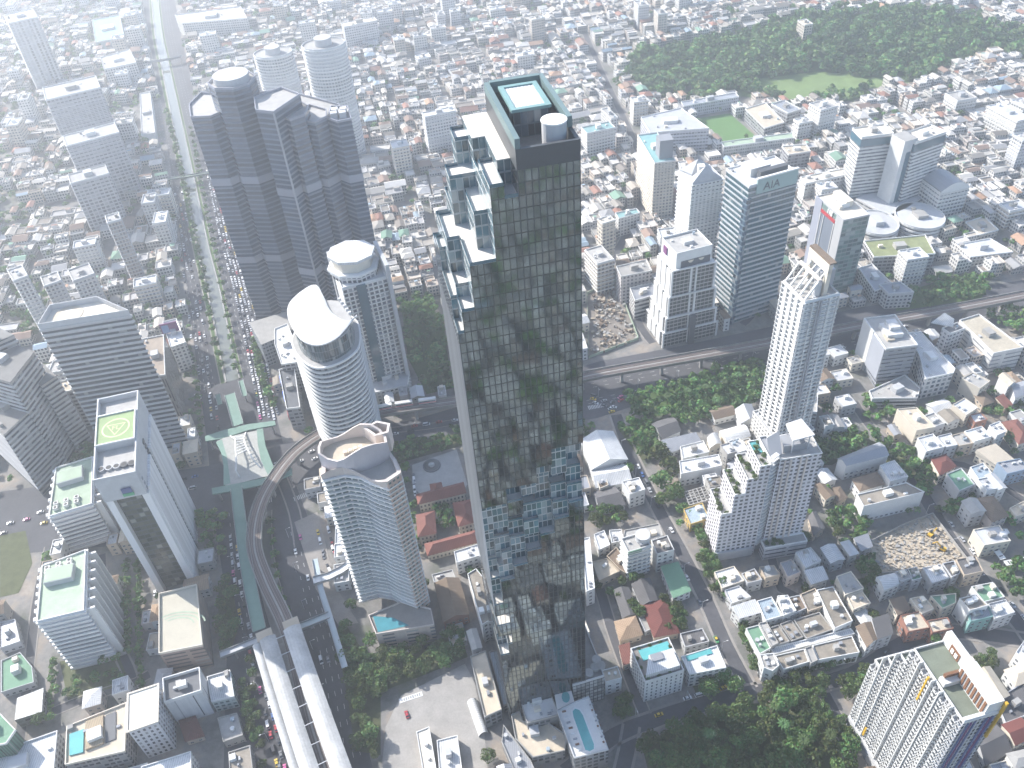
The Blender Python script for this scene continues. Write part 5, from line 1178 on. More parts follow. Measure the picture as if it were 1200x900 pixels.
q = lq(7, W_ * .88); pbox("roof_wall", t, WHITE, q[0], q[1], z, 15, 2.4, 7, al); q = lq(7, W_ * .8); pbox("brick_panel", t, WOOD, q[0], q[1], z + .5, 5.5, .5, 4.6, al)
for k in range(2): q = lq(5.9 + k * 2.2, W_ * .78); pbox("panel_window", t, WHITE, q[0], q[1], z + 1.5, 1.5, .4, 2.4, al)
q = lq(23.5, W_ * .72); pbox("roof_room", t, WHITE, q[0], q[1], z, 17, 6.5, 9, al)
for k in range(8): q = lq(16.5 + k * 2.0, W_ * .72 - 3.4); pbox("brown_slat", t, WOOD, q[0], q[1], z + 1, 1.1, .5, 7.2, al)
q = lq(15, W_ * .4); pbox("roof_beam", t, WOOD, q[0], q[1], z + 3, 1.2, 8, 2, al); q = lq(16, W_ * .3); pbox("stair_wall", t, WHITE, q[0], q[1], z, 3.5, 7, 2.6, al); q = lq(Lx - .8, W_ * .5); pbox("front_wall", t, WHITE, q[0], q[1], z, 1.4, W_, 2.2, al)

# ================================================================== LOW BUILDINGS
PEND = []                                             # (object, description, noun, x, y): labels are settled at the end
def pend(o, desc, noun, x, y, cat, group): tag(o, None, cat, group); PEND.append((o, desc, noun, x, y))
_WIN = None
def window_data():
    global _WIN
    if _WIN is None:
        b = MB(); b.box(0, 0, 1, .16, 0, 1); 
        for x0, x1 in ((-.43, -.03), (.03, .43)): b.face([(x0, -.083, .07), (x1, -.083, .07), (x1, -.083, .93), (x0, -.083, .93)], 1)
        o = b.build("window", [SILL, GLASS]); _WIN = o.data; bpy.data.objects.remove(o)
    return _WIN
def windows(root, p, z0, h, step=3.2, most=14):
    n = 0; L0 = root.location
    for i in range(len(p)):
        a, e = p[i], p[(i + 1) % len(p)]; L = math.dist(a, e)
        if L < 3 or not seen_edge(a, e): continue
        t = math.atan2(e[1] - a[1], e[0] - a[0]); m_ = max(1, int(L / step))
        for f in range(max(1, int(h / 3.3))):
            for k in range(m_):
                if n >= most: return
                x, y = lerp2(a, e, (k + .5) / m_); o = bpy.data.objects.new("window", window_data()); C.objects.link(o); o.parent = root
                o.location = (x + math.sin(t) * .03 - L0[0], y - math.cos(t) * .03 - L0[1], z0 + f * 3.3 + 1.0 - L0[2]); o.rotation_euler = (0, 0, t); o.scale = (min(1.7, L / m_ * .6), 1, 1.35); n += 1
WALLC = {"white": WHITE, "cream": CREAM, "grey": LGREY, "tan": TAN, "pink": PINK, "concrete": CONC, "brick": mat("brick_wall", (.3, .15, .11), .9, amt=.25), "yellow": mat("ochre_wall", (.5, .36, .13), .85), "teal": mat("teal_wall", (.2, .36, .34), .8), "blue": mat("blue_wall", (.24, .32, .42), .8)}
ROOFC = {"white": WROOF, "grey": METAL, "concrete": CONC, "stained": mat("stained_roof2", (.26, .23, .19), .95, amt=.5, sc=.12), "dark": mat("dark_sheet", (.13, .125, .125), .8, amt=.25, stripe=.9), "red": RED, "maroon": MAROON, "brown": BROWN, "orange": ORANGE, "beige": BEIGE, "green": GREENR, "blue": BLUEM, "pale": LGREY}
def house(p, h, roof, rc, wc, name=None, lab=None, land=None, group=None, z0=.05, win=True, clut=2, own=True, rise=None):
    p = ccw(p); c = cen(p); st = max(1, round(h / 3.3)); flat = roof == "flat"
    kind = name or ("shophouse" if flat else "house")
    t = thing(kind, None, None, (c[0], c[1], z0))
    if own: take(p, .4)
    b = MB(); b.walls(p, z0, h, 0, z0); b.cap(p, h - .05, 0); b.build("wall", WALLC[wc], t)
    w_ = min(math.dist(p[0], p[1]), math.dist(p[1], p[2])); b = MB(); rs = rise or w_ * .22
    if flat:
        b.cap(p, h, 0); ro = b.build("roof", ROOFC[rc], t); b = MB(); b.ring(p, -.28, .05, h - .1, h + .75); b.build("parapet", WALLC[wc], ro)
        if clut: clutter(ro, p, h, clut)
    elif roof == "shed":
        q = offs(p, .5); a_, b2, c2, d2 = q; b.face([(*a_, h + .1), (*b2, h + .1), (*c2, h + .1 + rs), (*d2, h + .1 + rs)]); b.face([(*d2, h + rs), (*c2, h + rs), (*b2, h), (*a_, h)]); b.face([(*q[2], h - .2), (*q[3], h - .2), (*q[3], h + .1 + rs), (*q[2], h + .1 + rs)], 1)
        b.face([(*q[1], h), (*q[2], h), (*q[2], h + rs)], 1); b.face([(*q[3], h), (*q[0], h), (*q[3], h + rs)], 1); b.build("roof", [ROOFC[rc], WALLC[wc]], t)
    elif roof == "gable": gable(b, p, h, rs); b.build("roof", [ROOFC[rc], WALLC[wc]], t)
    elif roof == "hip": hip(b, p, h, rs); b.build("roof", [ROOFC[rc]], t)
    elif roof == "vault":
        if math.dist(p[0], p[1]) < math.dist(p[1], p[2]): p = p[1:] + p[:1]
        ar = [(s, math.sin(math.pi * s) * rs) for s in np.linspace(0, 1, 9)]
        for (s0, h0), (s1, h1) in zip(ar, ar[1:]):
            A, B_, Cc, D = lerp2(p[0], p[3], s0), lerp2(p[0], p[3], s1), lerp2(p[1], p[2], s1), lerp2(p[1], p[2], s0)
            b.face([(*D, h + h0), (*Cc, h + h1), (*B_, h + h1), (*A, h + h0)], 0)
            b.face([(*A, h), (*A, h + h0), (*B_, h + h1), (*B_, h)], 1); b.face([(*D, h), (*Cc, h), (*Cc, h + h1), (*D, h + h0)], 1)
        b.build("roof", [ROOFC[rc], WALLC[wc]], t)
    if win: windows(t, p, z0, h)
    cat = "shophouse" if kind == "shophouse" else kind.replace("_", " ")
    rn = {"flat": "flat", "shed": "sloped", "gable": "gabled", "hip": "hipped", "vault": "barrel"}[roof]
    if lab: tag(t, lab, cat, group)
    else: pend(t, f"{wc} walled", f"{'' if st < 4 else 'tall '}{kind.replace('_', ' ')} with {rc} {rn} roof", c[0], c[1], cat, group or ("shophouses of the city blocks" if flat else "houses of the city blocks"))
    if land: LAND.append((land, *c))
    return t
def hp(h, *px): return [P(u, v, h) for u, v in px]
# row: corners (photo pixels, roof level), height, roof kind, roof colour, wall colour, label, landmark phrase
H_ = [
 (((696, 627), (708, 622), (715, 639), (702, 645)), 7, "flat", "white", "white", "small white flat roofed house close to the glass tower's right side", None),
 (((714, 622), (728, 621), (731, 634), (717, 637)), 7, "flat", "white", "white", "white roof house left of the domed apartment block", None),
 (((694, 659), (711, 655), (726, 670), (702, 681)), 6, "flat", "beige", "tan", "orange beige flat roofed house beside the glass tower's right side", None),
 (((711, 652), (722, 642), (736, 658), (733, 672), (726, 668)), 6, "flat", "brown", "tan", "brown roofed wing in front of the domed apartment block", None),
 (((730, 632), (732, 622), (772, 614), (777, 628), (764, 633)), 9, "flat", "concrete", "concrete", "grey concrete roof behind the domed apartment block", None),
 (((720, 692), (736, 689), (747, 719), (730, 723)), 5, "gable", "dark", "grey", "dark blue grey gabled roof house near the ramp road", None),
 (((741, 685), (761, 678), (770, 703), (752, 709)), 6, "gable", "dark", "grey", "dark grey gabled house left of the green sheet roof", None),
 (((752, 709), (780, 703), (795, 741), (767, 746)), 6, "hip", "maroon", "tan", "maroon hipped roof house above the pool hotel", "maroon hipped house"),
 (((721, 729), (744, 723), (752, 743), (727, 750)), 6, "hip", "orange", "tan", "orange tiled house behind the pool hotel", "orange tiled house"),
 (((748, 723), (756, 720), (764, 737), (756, 741)), 4, "flat", "concrete", "grey", "small grey flat roof between the orange and maroon houses", None),
 (((726, 758), (737, 755), (738, 776), (731, 779)), 6, "shed", "red", "tan", "narrow red sheet roof touching the pool hotel", None),
 (((797, 743), (823, 737), (831, 752), (803, 759)), 7, "flat", "dark", "grey", "dark grey roof house behind the white slab roof", None),
 (((775, 667), (794, 662), (809, 692), (789, 700)), 7, "shed", "green", "white", "green sheet roofed shed along the side street", "green sheet roofed shed"),
 (((681, 516), (718, 506), (735, 538), (693, 550)), 8, "gable", "white", "white", "big white warehouse roof right of the glass tower", "big white warehouse"),
 (((693, 552), (732, 544), (740, 564), (699, 571)), 6, "gable", "white", "white", "smaller white sheet roof below the big white warehouse", None),
 (((699, 562), (710, 558), (713, 569), (703, 573)), 7, "flat", "brown", "cream", "small brown roof room on the white sheet roof", None),
 (((696, 577), (720, 571), (732, 591), (703, 598)), 5, "gable", "dark", "grey", "dark gabled roof to the right of the glass tower", None),
 (((764, 496), (788, 489), (797, 505), (776, 514)), 6, "gable", "dark", "white", "grey gabled hall among trees by the side street", "grey gabled hall among trees"),
 (((776, 518), (815, 509), (821, 517), (785, 530)), 5, "shed", "grey", "white", "long grey sheet roof below the gabled hall", None),
 (((797, 524), (824, 517), (831, 530), (800, 538)), 6, "flat", "white", "white", "white flat roofed house with small red roof room", None),
 (((829, 512), (841, 507), (846, 520), (832, 525)), 9, "vault", "white", "cream", "small white barrel roof beside the large barrel roof", None),
 (((843, 505), (871, 497), (880, 511), (852, 521)), 8, "vault", "white", "cream", "large white barrel roofed hall by the planted condo", "large white barrel roofed hall"),
 (((801, 597), (823, 590), (831, 608), (809, 615)), 7, "flat", "blue", "yellow", "blue roofed ochre house left of the planted condo", "blue roofed ochre house"),
 (((829, 480), (855, 474), (862, 485), (838, 491)), 6, "gable", "brown", "white", "brown gabled house among trees left of the tall white condo", None),
 (((862, 480), (880, 474), (888, 490), (868, 496)), 9, "gable", "grey", "white", "grey roofed white house at the foot of the tall white condo", None),
 (((837, 671), (860, 664), (872, 681), (846, 690)), 8, "flat", "white", "cream", "white flat roofed corner house below the planted condo", "white corner house below the planted condo"),
 (((849, 692), (866, 687), (880, 700), (857, 708)), 7, "flat", "white", "grey", None, None),
 (((858, 713), (884, 705), (892, 717), (867, 724)), 10, "shed", "white", "white", None, None),
 (((869, 673), (884, 667), (893, 680), (876, 684)), 9, "flat", "stained", "grey", None, None),
 (((890, 665), (907, 663), (914, 674), (897, 678)), 9, "flat", "concrete", "tan", None, None),
 (((914, 660), (927, 656), (938, 671), (923, 677)), 9, "flat", "grey", "pink", None, None),
 (((932, 648), (950, 642), (962, 657), (944, 666)), 11, "flat", "white", "white", None, None),
 (((943, 671), (963, 666), (970, 678), (951, 684)), 9, "shed", "white", "grey", None, None),
 (((887, 705), (904, 700), (917, 722), (897, 728)), 11, "flat", "blue", "white", "pale blue roofed house in the middle of the low rise block", None),
 (((911, 699), (923, 698), (933, 716), (918, 722)), 12, "flat", "white", "white", "bright white roofed house beside the pale blue roof", "bright white roof of the low rise block"),
 (((923, 701), (937, 698), (945, 713), (932, 719)), 10, "flat", "brown", "grey", None, None),
 (((938, 697), (955, 690), (967, 710), (947, 717)), 10, "flat", "stained", "tan", None, None),
 (((957, 692), (976, 688), (999, 728), (978, 737)), 12, "flat", "stained", "white", "long stained flat roof at the right of the low rise block", None),
 (((980, 676), (997, 670), (1012, 690), (990, 698)), 11, "flat", "concrete", "cream", None, None),
 (((992, 699), (1010, 693), (1020, 707), (1000, 715)), 10, "flat", "beige", "cream", None, None),
 (((900, 737), (912, 733), (925, 752), (912, 756)), 10, "flat", "stained", "concrete", None, None),
 (((914, 732), (927, 727), (941, 747), (927, 752)), 9, "flat", "stained", "concrete", None, None),
 (((930, 727), (960, 718), (976, 738), (945, 749)), 9, "flat", "stained", "concrete", "rubble strewn flat roof in the long concrete block", "rubble strewn flat roof"),
 (((874, 737), (889, 733), (903, 760), (890, 767)), 10, "flat", "green", "white", "green floored roof terrace at the corner of the low rise block", "green floored roof terrace"),
 (((889, 731), (898, 729), (912, 754), (904, 758)), 11, "flat", "concrete", "concrete", None, None),
 (((903, 760), (997, 737), (1001, 743), (907, 767)), 8, "flat", "white", "white", "long white parapet terrace along the back of the low rise block", None),
 (((908, 769), (942, 761), (948, 776), (918, 785)), 9, "flat", "stained", "white", None, None),
 (((943, 760), (951, 757), (958, 774), (950, 778)), 10, "flat", "concrete", "concrete", None, None),
 (((952, 757), (998, 746), (1007, 765), (959, 774)), 9, "flat", "stained", "white", "long stained terrace facing the tree lined street", "long stained terrace"),
 (((890, 768), (906, 766), (913, 780), (905, 787), (895, 783)), 13, "flat", "concrete", "white", "white polygonal corner house with curved balcony at the crossroads", "white corner house at the crossroads"),
 (((1004, 735), (1021, 730), (1028, 748), (1016, 757)), 11, "gable", "brown", "white", "white gabled house with pink sign facing the street", "white gabled house with pink sign"),
 (((1022, 728), (1040, 722), (1046, 742), (1029, 748)), 12, "shed", "dark", "grey", None, None),
 (((1027, 676), (1048, 671), (1054, 684), (1036, 692)), 11, "vault", "white", "white", "white barrel roofed house by the rubble lot", "white barrel house by the rubble lot"),
 (((1049, 671), (1064, 667), (1069, 678), (1055, 682)), 10, "flat", "concrete", "grey", None, None),
 (((1061, 668), (1074, 665), (1080, 678), (1069, 681)), 10, "flat", "green", "grey", None, None),
 (((1081, 666), (1102, 662), (1112, 678), (1092, 684)), 10, "flat", "white", "grey", None, None),
 (((1104, 661), (1118, 658), (1125, 672), (1115, 677)), 10, "flat", "dark", "grey", None, None),
 (((1120, 656), (1143, 652), (1152, 670), (1130, 675)), 11, "flat", "dark", "tan", "dark flat roofed end house of the row below the rubble lot", None),
 (((1043, 705), (1058, 701), (1066, 714), (1052, 720)), 10, "shed", "brown", "cream", None, None),
 (((1066, 702), (1082, 699), (1094, 714), (1080, 720)), 11, "flat", "beige", "cream", None, None),
 (((1090, 699), (1120, 696), (1120, 707), (1104, 714)), 10, "flat", "green", "cream", "mossy green flat roof in the row above the white balcony tower", None),
 (((1055, 722), (1077, 717), (1090, 736), (1064, 741)), 10, "flat", "beige", "brick", None, None),
 (((1086, 728), (1110, 724), (1117, 737), (1092, 742)), 10, "flat", "beige", "brick", None, None),
 (((1124, 702), (1144, 697), (1158, 710), (1136, 716)), 15, "flat", "stained", "white", "tall white shophouse with open roof plant near the street corner", "tall white shophouse near the corner"),
 (((1135, 717), (1158, 711), (1163, 723), (1137, 729)), 11, "flat", "grey", "teal", None, None),
 (((1138, 688), (1163, 683), (1177, 700), (1153, 706)), 11, "flat", "green", "white", "dark green painted flat roof at the street corner", "dark green roof at the corner"),
 (((1158, 708), (1178, 703), (1189, 718), (1165, 726)), 11, "flat", "white", "grey", "white roofed corner shophouse under the dark green roof", None),
 (((1001, 633), (1016, 628), (1022, 640), (1009, 645)), 7, "shed", "grey", "grey", None, None),
 (((982, 538), (1030, 519), (1041, 533), (992, 545)), 14, "gable", "grey", "white", "long grey hipped school like block among trees", "long grey block among trees"),
 (((1031, 546), (1048, 540), (1064, 559), (1043, 565)), 12, "flat", "white", "white", "white flat block joined to the brown roofed court", None),
 (((999, 562), (1028, 554), (1035, 567), (1008, 575)), 9, "hip", "brown", "white", None, None),
 (((1004, 580), (1062, 566), (1083, 577), (1012, 594)), 15, "flat", "stained", "white", "dark fronted block with white corner and roof terrace above the rubble lot", "dark fronted block above the rubble lot"),
 (((955, 569), (967, 568), (979, 580), (968, 585)), 8, "gable", "brown", "cream", None, None),
 (((974, 573), (984, 571), (992, 583), (982, 588)), 6, "hip", "brown", "tan", None, None),
 (((948, 606), (956, 600), (966, 618), (954, 627)), 6, "gable", "dark", "tan", None, None),
 (((1051, 480), (1074, 478), (1096, 501), (1074, 505)), 13, "flat", "beige", "cream", "cream block with yellow band under the grey cube", "cream block with yellow band"),
 (((1075, 514), (1093, 509), (1107, 524), (1085, 530)), 14, "flat", "white", "white", "white banded five storey corner block", "white banded corner block"),
 (((1098, 512), (1114, 508), (1122, 522), (1108, 525)), 11, "flat", "white", "grey", None, None),
 (((1115, 511), (1129, 507), (1140, 520), (1124, 523)), 11, "flat", "concrete", "tan", None, None),
 (((1130, 506), (1150, 500), (1162, 512), (1142, 518)), 12, "flat", "white", "white", None, None),
 (((1159, 499), (1171, 494), (1179, 506), (1168, 511)), 13, "flat", "white", "white", None, None),
 (((1175, 495), (1192, 492), (1212, 514), (1194, 520)), 9, "hip", "red", "cream", "large red hipped roof near the right edge", "large red hipped roof"),
 (((1092, 538), (1108, 533), (1120, 546), (1102, 556)), 10, "hip", "maroon", "cream", "maroon hipped house beside the white banded corner block", None),
 (((1109, 556), (1126, 549), (1142, 568), (1124, 576)), 11, "flat", "green", "grey", "house with planted roof and pale blue roof room", "house with planted roof"),
 (((1144, 531), (1165, 524), (1187, 538), (1168, 545)), 8, "shed", "beige", "cream", "large beige sheet roof in the right hand block", "large beige sheet roof"),
 (((1137, 548), (1152, 543), (1163, 556), (1147, 563)), 11, "flat", "blue", "white", None, None),
 (((1168, 543), (1195, 538), (1204, 550), (1180, 556)), 11, "flat", "grey", "blue", None, None),
 (((1142, 585), (1164, 582), (1181, 604), (1163, 611)), 10, "hip", "brown", "pink", "brown hipped house with pink dormers by the broad street", "brown hipped house with dormers"),
 (((1183, 596), (1199, 588), (1210, 600), (1190, 606)), 8, "flat", "beige", "cream", None, None),
 (((1122, 418), (1150, 422), (1158, 440), (1136, 446)), 0, None, None, None, None, None),
 (((1127, 444), (1140, 437), (1160, 447), (1148, 456)), 14, "flat", "concrete", "cream", "cream block with open roof plant below the windowless block", None),
 (((1116, 475), (1130, 467), (1146, 478), (1132, 487)), 11, "flat", "white", "cream", None, None),
 (((1141, 462), (1154, 459), (1165, 470), (1152, 475)), 7, "hip", "brown", "tan", None, None),
 (((1167, 468), (1175, 464), (1186, 474), (1178, 478)), 7, "shed", "red", "tan", None, None),
 (((1171, 441), (1178, 437), (1190, 447), (1182, 452)), 16, "gable", "beige", "white", "white gabled house with beige roof below the windowless block", None),
 (((1184, 451), (1204, 446), (1210, 458), (1190, 466)), 12, "gable", "grey", "white", None, None),
 (((1136, 487), (1149, 484), (1157, 492), (1142, 496)), 8, "flat", "white", "brick", None, None),
 (((1144, 788), (1160, 782), (1182, 814), (1165, 826)), 10, "gable", "beige", "white", "long beige roof behind the white balcony tower", "long beige roof behind the balcony tower"),
 (((1166, 820), (1200, 800), (1212, 835), (1178, 848)), 7, "flat", "dark", "grey", "dark flat roof right of the white balcony tower", None),
 (((1178, 786), (1200, 778), (1212, 795), (1190, 803)), 8, "hip", "beige", "white", None, None),
 (((1175, 850), (1196, 842), (1212, 862), (1190, 872)), 8, "gable", "maroon", "cream", None, None),
 (((1190, 765), (1204, 745), (1212, 775)), 12, "flat", "white", "white", "bright white roof corner at the right edge", None),
 (((1140, 860), (1165, 848), (1185, 880), (1155, 895)), 6, "gable", "dark", "grey", None, None),
 (((510, 684), (537, 678), (549, 719), (520, 728)), 9, "gable", "brown", "brick", "brown roofed hall with slot skylight beside the pink condo", "brown hall with slot skylight"),
 (((506, 674), (530, 668), (534, 678), (509, 683)), 7, "flat", "concrete", "grey", None, None),
 (((523, 735), (542, 730), (547, 751), (528, 757)), 4, "flat", "beige", "grey", "pale square canopy roof below the brown hall", None),
 (((548, 673), (558, 667), (567, 678), (573, 728), (565, 733)), 17, "flat", "stained", "white", "slim white block with roof void close to the glass tower", "slim white block by the glass tower"),
 (((532, 647), (564, 637), (567, 650), (535, 660)), 11, "flat", "white", "white", "white block with grey roof behind the slim white block", None),
 (((682, 632), (691, 630), (697, 690), (687, 694)), 14, "flat", "white", "white", "white windowless annex along the glass tower's right side", None),
 (((796, 541), (842, 533), (846, 546), (798, 556)), 12, "flat", "white", "white", "long white gallery fronted block right of the round trees", "long white gallery block"),
 (((729, 565), (749, 560), (756, 574), (738, 580)), 13, "flat", "white", "white", "plain white cube block beside the side street", "plain white cube block"),
 (((763, 634), (782, 628), (790, 645), (770, 650)), 17, "flat", "dark", "white", "white block with dark roof beside the domed apartment block", None),
 (((55, 835), (60, 832), (66, 840), (60, 845)), 0, None, None, None, None, None),
 (((211, 845), (228, 840), (238, 862), (218, 868)), 5, "hip", "maroon", "tan", None, None),
 (((255, 842), (278, 836), (285, 862), (262, 870)), 6, "flat", "concrete", "concrete", None, None),
 (((268, 882), (293, 874), (297, 905), (270, 910)), 9, "flat", "stained", "concrete", "stained grey roof house at the bottom beside the traffic", None),
 (((0, 730), (18, 726), (24, 752), (0, 760)), 6, "flat", "grey", "grey", None, None),
 (((2, 775), (24, 765), (38, 782), (40, 800), (2, 812)), 5, "flat", "green", "grey", "low mossy green roof beside the narrow lane", None),
]
for px, h, rf, rc, wc, lab, land in H_:
    if rf is None: continue
    if len(px) > 4 and rf != "flat": rf = "flat"
    if len(px) == 3: px = px + (((px[0][0] + px[2][0]) / 2 + 6, px[2][1] + 8),); rf = "flat"
    house(hp(h, *px), h, rf, rc, wc, lab=lab, land=land, clut=3 if h > 8 else 2)
# domed apartment block, pool hotel with its neighbour
z = 25; p = rect3(z, (728, 632), (736, 648), (762, 640)); t = tower("apartment_block", "white apartment block with round roof drum and green edge trim", "apartment block", p, 0, z, facade("drum_apt", (.62, .61, .57), (.08, .09, .09), 3, 3.2, .6, .42), CONC, 3.2, band=(.6, .7, WHITE), clut=3, land="white block with round roof drum")
x, y = P(753, 632, z); pcyl("roof_drum", t, LGREY, x, y, z, 4.2, 4.5, 24); k = min(range(4), key=lambda i: -PX(*p[i], z)[1]); q = lerp2(p[k], p[(k + 1) % 4], .3); pbox("green_trim", t, GREENR, q[0], q[1] - .3, z - 1.5, 8, .6, 2.5, ang_of(p))
z = 19.5; p = rect3(z, (738, 761), (756, 800), (802, 787)); t = tower("hotel", "white hotel with roof pool, planting and white roof rooms", "hotel", p, 0, z, facade("hotel_white", (.66, .66, .64), (.1, .11, .12), 2.6, 3.1, .32, .5), PAVE, 3.1, par=(1.0, WHITE), clut=0, land="white hotel with roof pool")
HOTEL = (p, z); b = MB(); b.prism([P(u, v, z) for u, v in ((748, 763), (782, 752), (788, 762), (754, 775))][::-1], z + .05, z + .6); b.build("pool", POOL, t)
p2 = [P(u, v, z + 3) for u, v in ((760, 768), (788, 760), (797, 780), (757, 792))]; b = MB(); b.prism(ccw(p2), z + .02, z + 3.4); b.build("roof_room", WROOF, t); x, y = P(770, 770, z + 3.5); pbox("plant_rack", t, GREY, x, y, z + 3.42, 6, 4, .8, ang_of(p))
z = 12; t = tower("hotel_annex", "white roofed slab with blue plunge pool beside the white hotel", "hotel", [P(u, v, z) for u, v in ((798, 770), (840, 757), (851, 783), (808, 791))], 0, z, APT, WROOF, par=(.8, WHITE), clut=1, land="white roofed slab beside the hotel"); b = MB(); b.prism(ccw([P(u, v, z) for u, v in ((803, 769), (832, 760), (835, 766), (806, 775))]), z + .03, z + .5); b.build("plunge_pool", POOL, t)
# half demolished frame, scaffold green
t = thing("ruined_frame", "roofless concrete frame being pulled down left of the planted condo", "ruin", (*P(817, 586), 0)); rp = hp(7, (802, 577), (826, 570), (833, 585), (808, 592)); take(rp)
for i in range(6):
    for nm, a_, b2, c2, d2 in (("beam", rp[0], rp[1], rp[3], rp[2]), ("cross_beam", rp[0], rp[3], rp[1], rp[2])):
        q0, q1 = lerp2(a_, b2, i / 5), lerp2(c2, d2, i / 5); b = MB(); b.bar((*q0, 7 + .01 * i), (*q1, 7 + .01 * i), .5, .6); b.build(nm, CONC, t)
        if nm == "beam": pbox("column", t, CONC, *q0, 0, .5, .5, 6.7); pbox("column", t, CONC, *q1, 0, .5, .5, 6.7)
# car port arcade by the broad street, wall round the rubble lot
for i, (a_, e_) in enumerate((((1154, 624), (1182, 622)), ((1154, 628), (1176, 655)), ((1178, 660), (1204, 655)))):
    q0, q1 = P(*a_, 5), P(*e_, 5); al = math.atan2(q1[1] - q0[1], q1[0] - q0[0]); mx = lerp2(q0, q1, .5); L = math.dist(q0, q1)
    o = thing("covered_walk", ("white slotted arcade roof nearest the brown hipped house", "white slotted arcade roof running down beside the broad street", "white slotted arcade roof nearest the right edge")[i], "arcade", (*mx, 0))
    b = MB(); b.box(*mx, L, 3.4, 4.6, 5, al); b.build("roof", WHITE, o)
    for k in range(max(3, int(L / 3.6))): q = lerp2(q0, q1, (k + .5) / max(3, int(L / 3.6))); pbox("roof_slot", o, BLACK, *q, 5.001, .7, 2.2, .03, al)
    for k in range(4):
        for s_ in (-1.3, 1.3): q = lerp2(q0, q1, .05 + .3 * k); pbox("post", o, LGREY, q[0] - math.sin(al) * s_, q[1] + math.cos(al) * s_, 0, .25, .25, 4.6, al)
t = thing("site_wall", "grey concrete wall round the demolition rubble lot", "wall", (*cen(site), 0)); LAND.append(("demolition rubble lot", *cen(site)))
for a_, e_ in zip(site, site[1:] + site[:1]):
    al = math.atan2(e_[1] - a_[1], e_[0] - a_[0]); pbox("wall_panel", t, CONC, *lerp2(a_, e_, .5), 0, math.dist(a_, e_), .3, 2.6, al)
r2 = random.Random(3); b = MB()
for k in range(900):
    for _ in range(9):
        x, y = r2.uniform(min(q[0] for q in site), max(q[0] for q in site)), r2.uniform(min(q[1] for q in site), max(q[1] for q in site))
        if inpoly(site, x, y): break
    else: continue
    s_ = r2.uniform(.2, 1.0); q = [(x + s_ * math.cos(a + r2.random() * .7), y + s_ * math.sin(a + r2.random() * .7)) for a in np.linspace(0, 5.2, 5)]
    hh = r2.uniform(.1, 1.1); b.walls(ccw(q), .1, .12 + hh, k % 3, 0); b.cap(ccw(q), .12 + hh, k % 3)
o = b.build("rubble", [SOIL, CONC, BEIGE]); tag(o, "heaps of broken concrete and brick on the demolition lot", "rubble", kind="stuff")
def digger(u, v, rot, lab):
    x, y = P(u, v); t = thing("excavator", lab, "excavator", (x, y, .2)); c, s = math.cos(rot), math.sin(rot); f = lambda a, b_, h: (x + c * a - s * b_, y + s * a + c * b_, h)
    for k in (-1.1, 1.1): q = f(0, k, 0); pbox("track", t, TYRE, q[0], q[1], .2, 3.6, .6, .9, rot)
    q = f(-.2, 0, 0); pbox("body", t, YELLOW, q[0], q[1], 1.15, 3.0, 2.4, 1.3, rot); q = f(.6, .6, 0); pbox("cab", t, GLASS, q[0], q[1], 2.46, 1.4, 1.1, 1.3, rot)
    b = MB(); b.bar(f(1.2, -.3, 2), f(4, -.3, 4.6), .5, .6); b.bar(f(4, -.3, 4.6), f(6, -.3, 1.6), .4, .5); b.build("boom", YELLOW, t); q = f(6.1, -.3, 0); pbox("bucket", t, DGREY, q[0], q[1], .7, 1, 1.2, 1, rot)
digger(1104, 645, 2.4, "yellow excavator on the right of the rubble lot"); digger(1090, 628, .6, "yellow excavator near the top of the rubble lot")
# walled excavation beside the glass tower
b = MB(); 
for k in range(260):
    x, y = lerp2(lerp2(site2[0], site2[1], r2.random()), lerp2(site2[3], site2[2], r2.random()), r2.random()); s_ = r2.uniform(.4, 2.2); hh = r2.uniform(.2, 2.4) ; b.box(x, y, s_ * 1.6, s_, .1, .12 + hh, r2.random() * 3, k % 3)
o = b.build("building_debris", [SOIL, CONC, BROWN]); tag(o, "heaps of soil and stacked material on the fenced building plot", "debris", kind="stuff")
t = thing("site_hoarding", "pale green hoarding round the fenced building plot", "fence", (*cen(site2), 0)); LAND.append(("fenced building plot", *cen(site2)))
for a_, e_ in zip(site2, site2[1:] + site2[:1]): pbox("hoarding_panel", t, PALEG, *lerp2(a_, e_, .5), 0, math.dist(a_, e_), .25, 2.4, math.atan2(e_[1] - a_[1], e_[0] - a_[0]))

# ================================================================== ELEVATED RAILWAY, STATION, WALKWAYS
via = dense(pl(12, (420, 1010), (368, 860), (340, 745), (311, 680), (298, 640), (302, 600), (318, 565), (350, 526), (398, 497), (450, 482), (540, 469), (640, 452), (700, 438), (800, 420), (900, 402), (1000, 383), (1100, 365), (1215, 343)), 5)
t = thing("elevated_railway", "concrete railway viaduct curving round the junction to the right", "railway", (*via[len(via) // 3], 0)); LAND.append(("railway viaduct", *P(420, 495)))
b = MB(); ribbon(b, via, -4.6, 4.6, 12.0, 0, 1.5); ribbon(b, via, -2.4, 2.4, 10.49, 0, 1.2); b.build("deck", CONC, t)
b = MB()
for d in (-4.6, 4.3): ribbon(b, via, d, d + .3, 13.0, 0, 1.0)
b.build("parapet", CONC, t); b = MB(); ribbon(b, via, -3.9, -.5, 12.06); ribbon(b, via, .5, 3.9, 12.06); b.build("track_bed", TRACK, t)
for d in (-3.1, -1.5, 1.5, 3.1): b = MB(); ribbon(b, via, d - .1, d + .1, 12.25, 0, .2); b.build("rail", RAIL, t)
s = 8.0
while s < length(via) - 5:
    (x, y), a = along(via, s); pbox("pier", t, CONC, x, y, 0, 2.0, 1.8, 9.4, a); pbox("pier_cap", t, CONC, x, y, 9.3, 2.6, 6.2, 1.25, a); s += 30
tr = thing("train", "white and red electric train on the viaduct left of the glass tower", "train", (*P(480, 474, 13), 12.3))
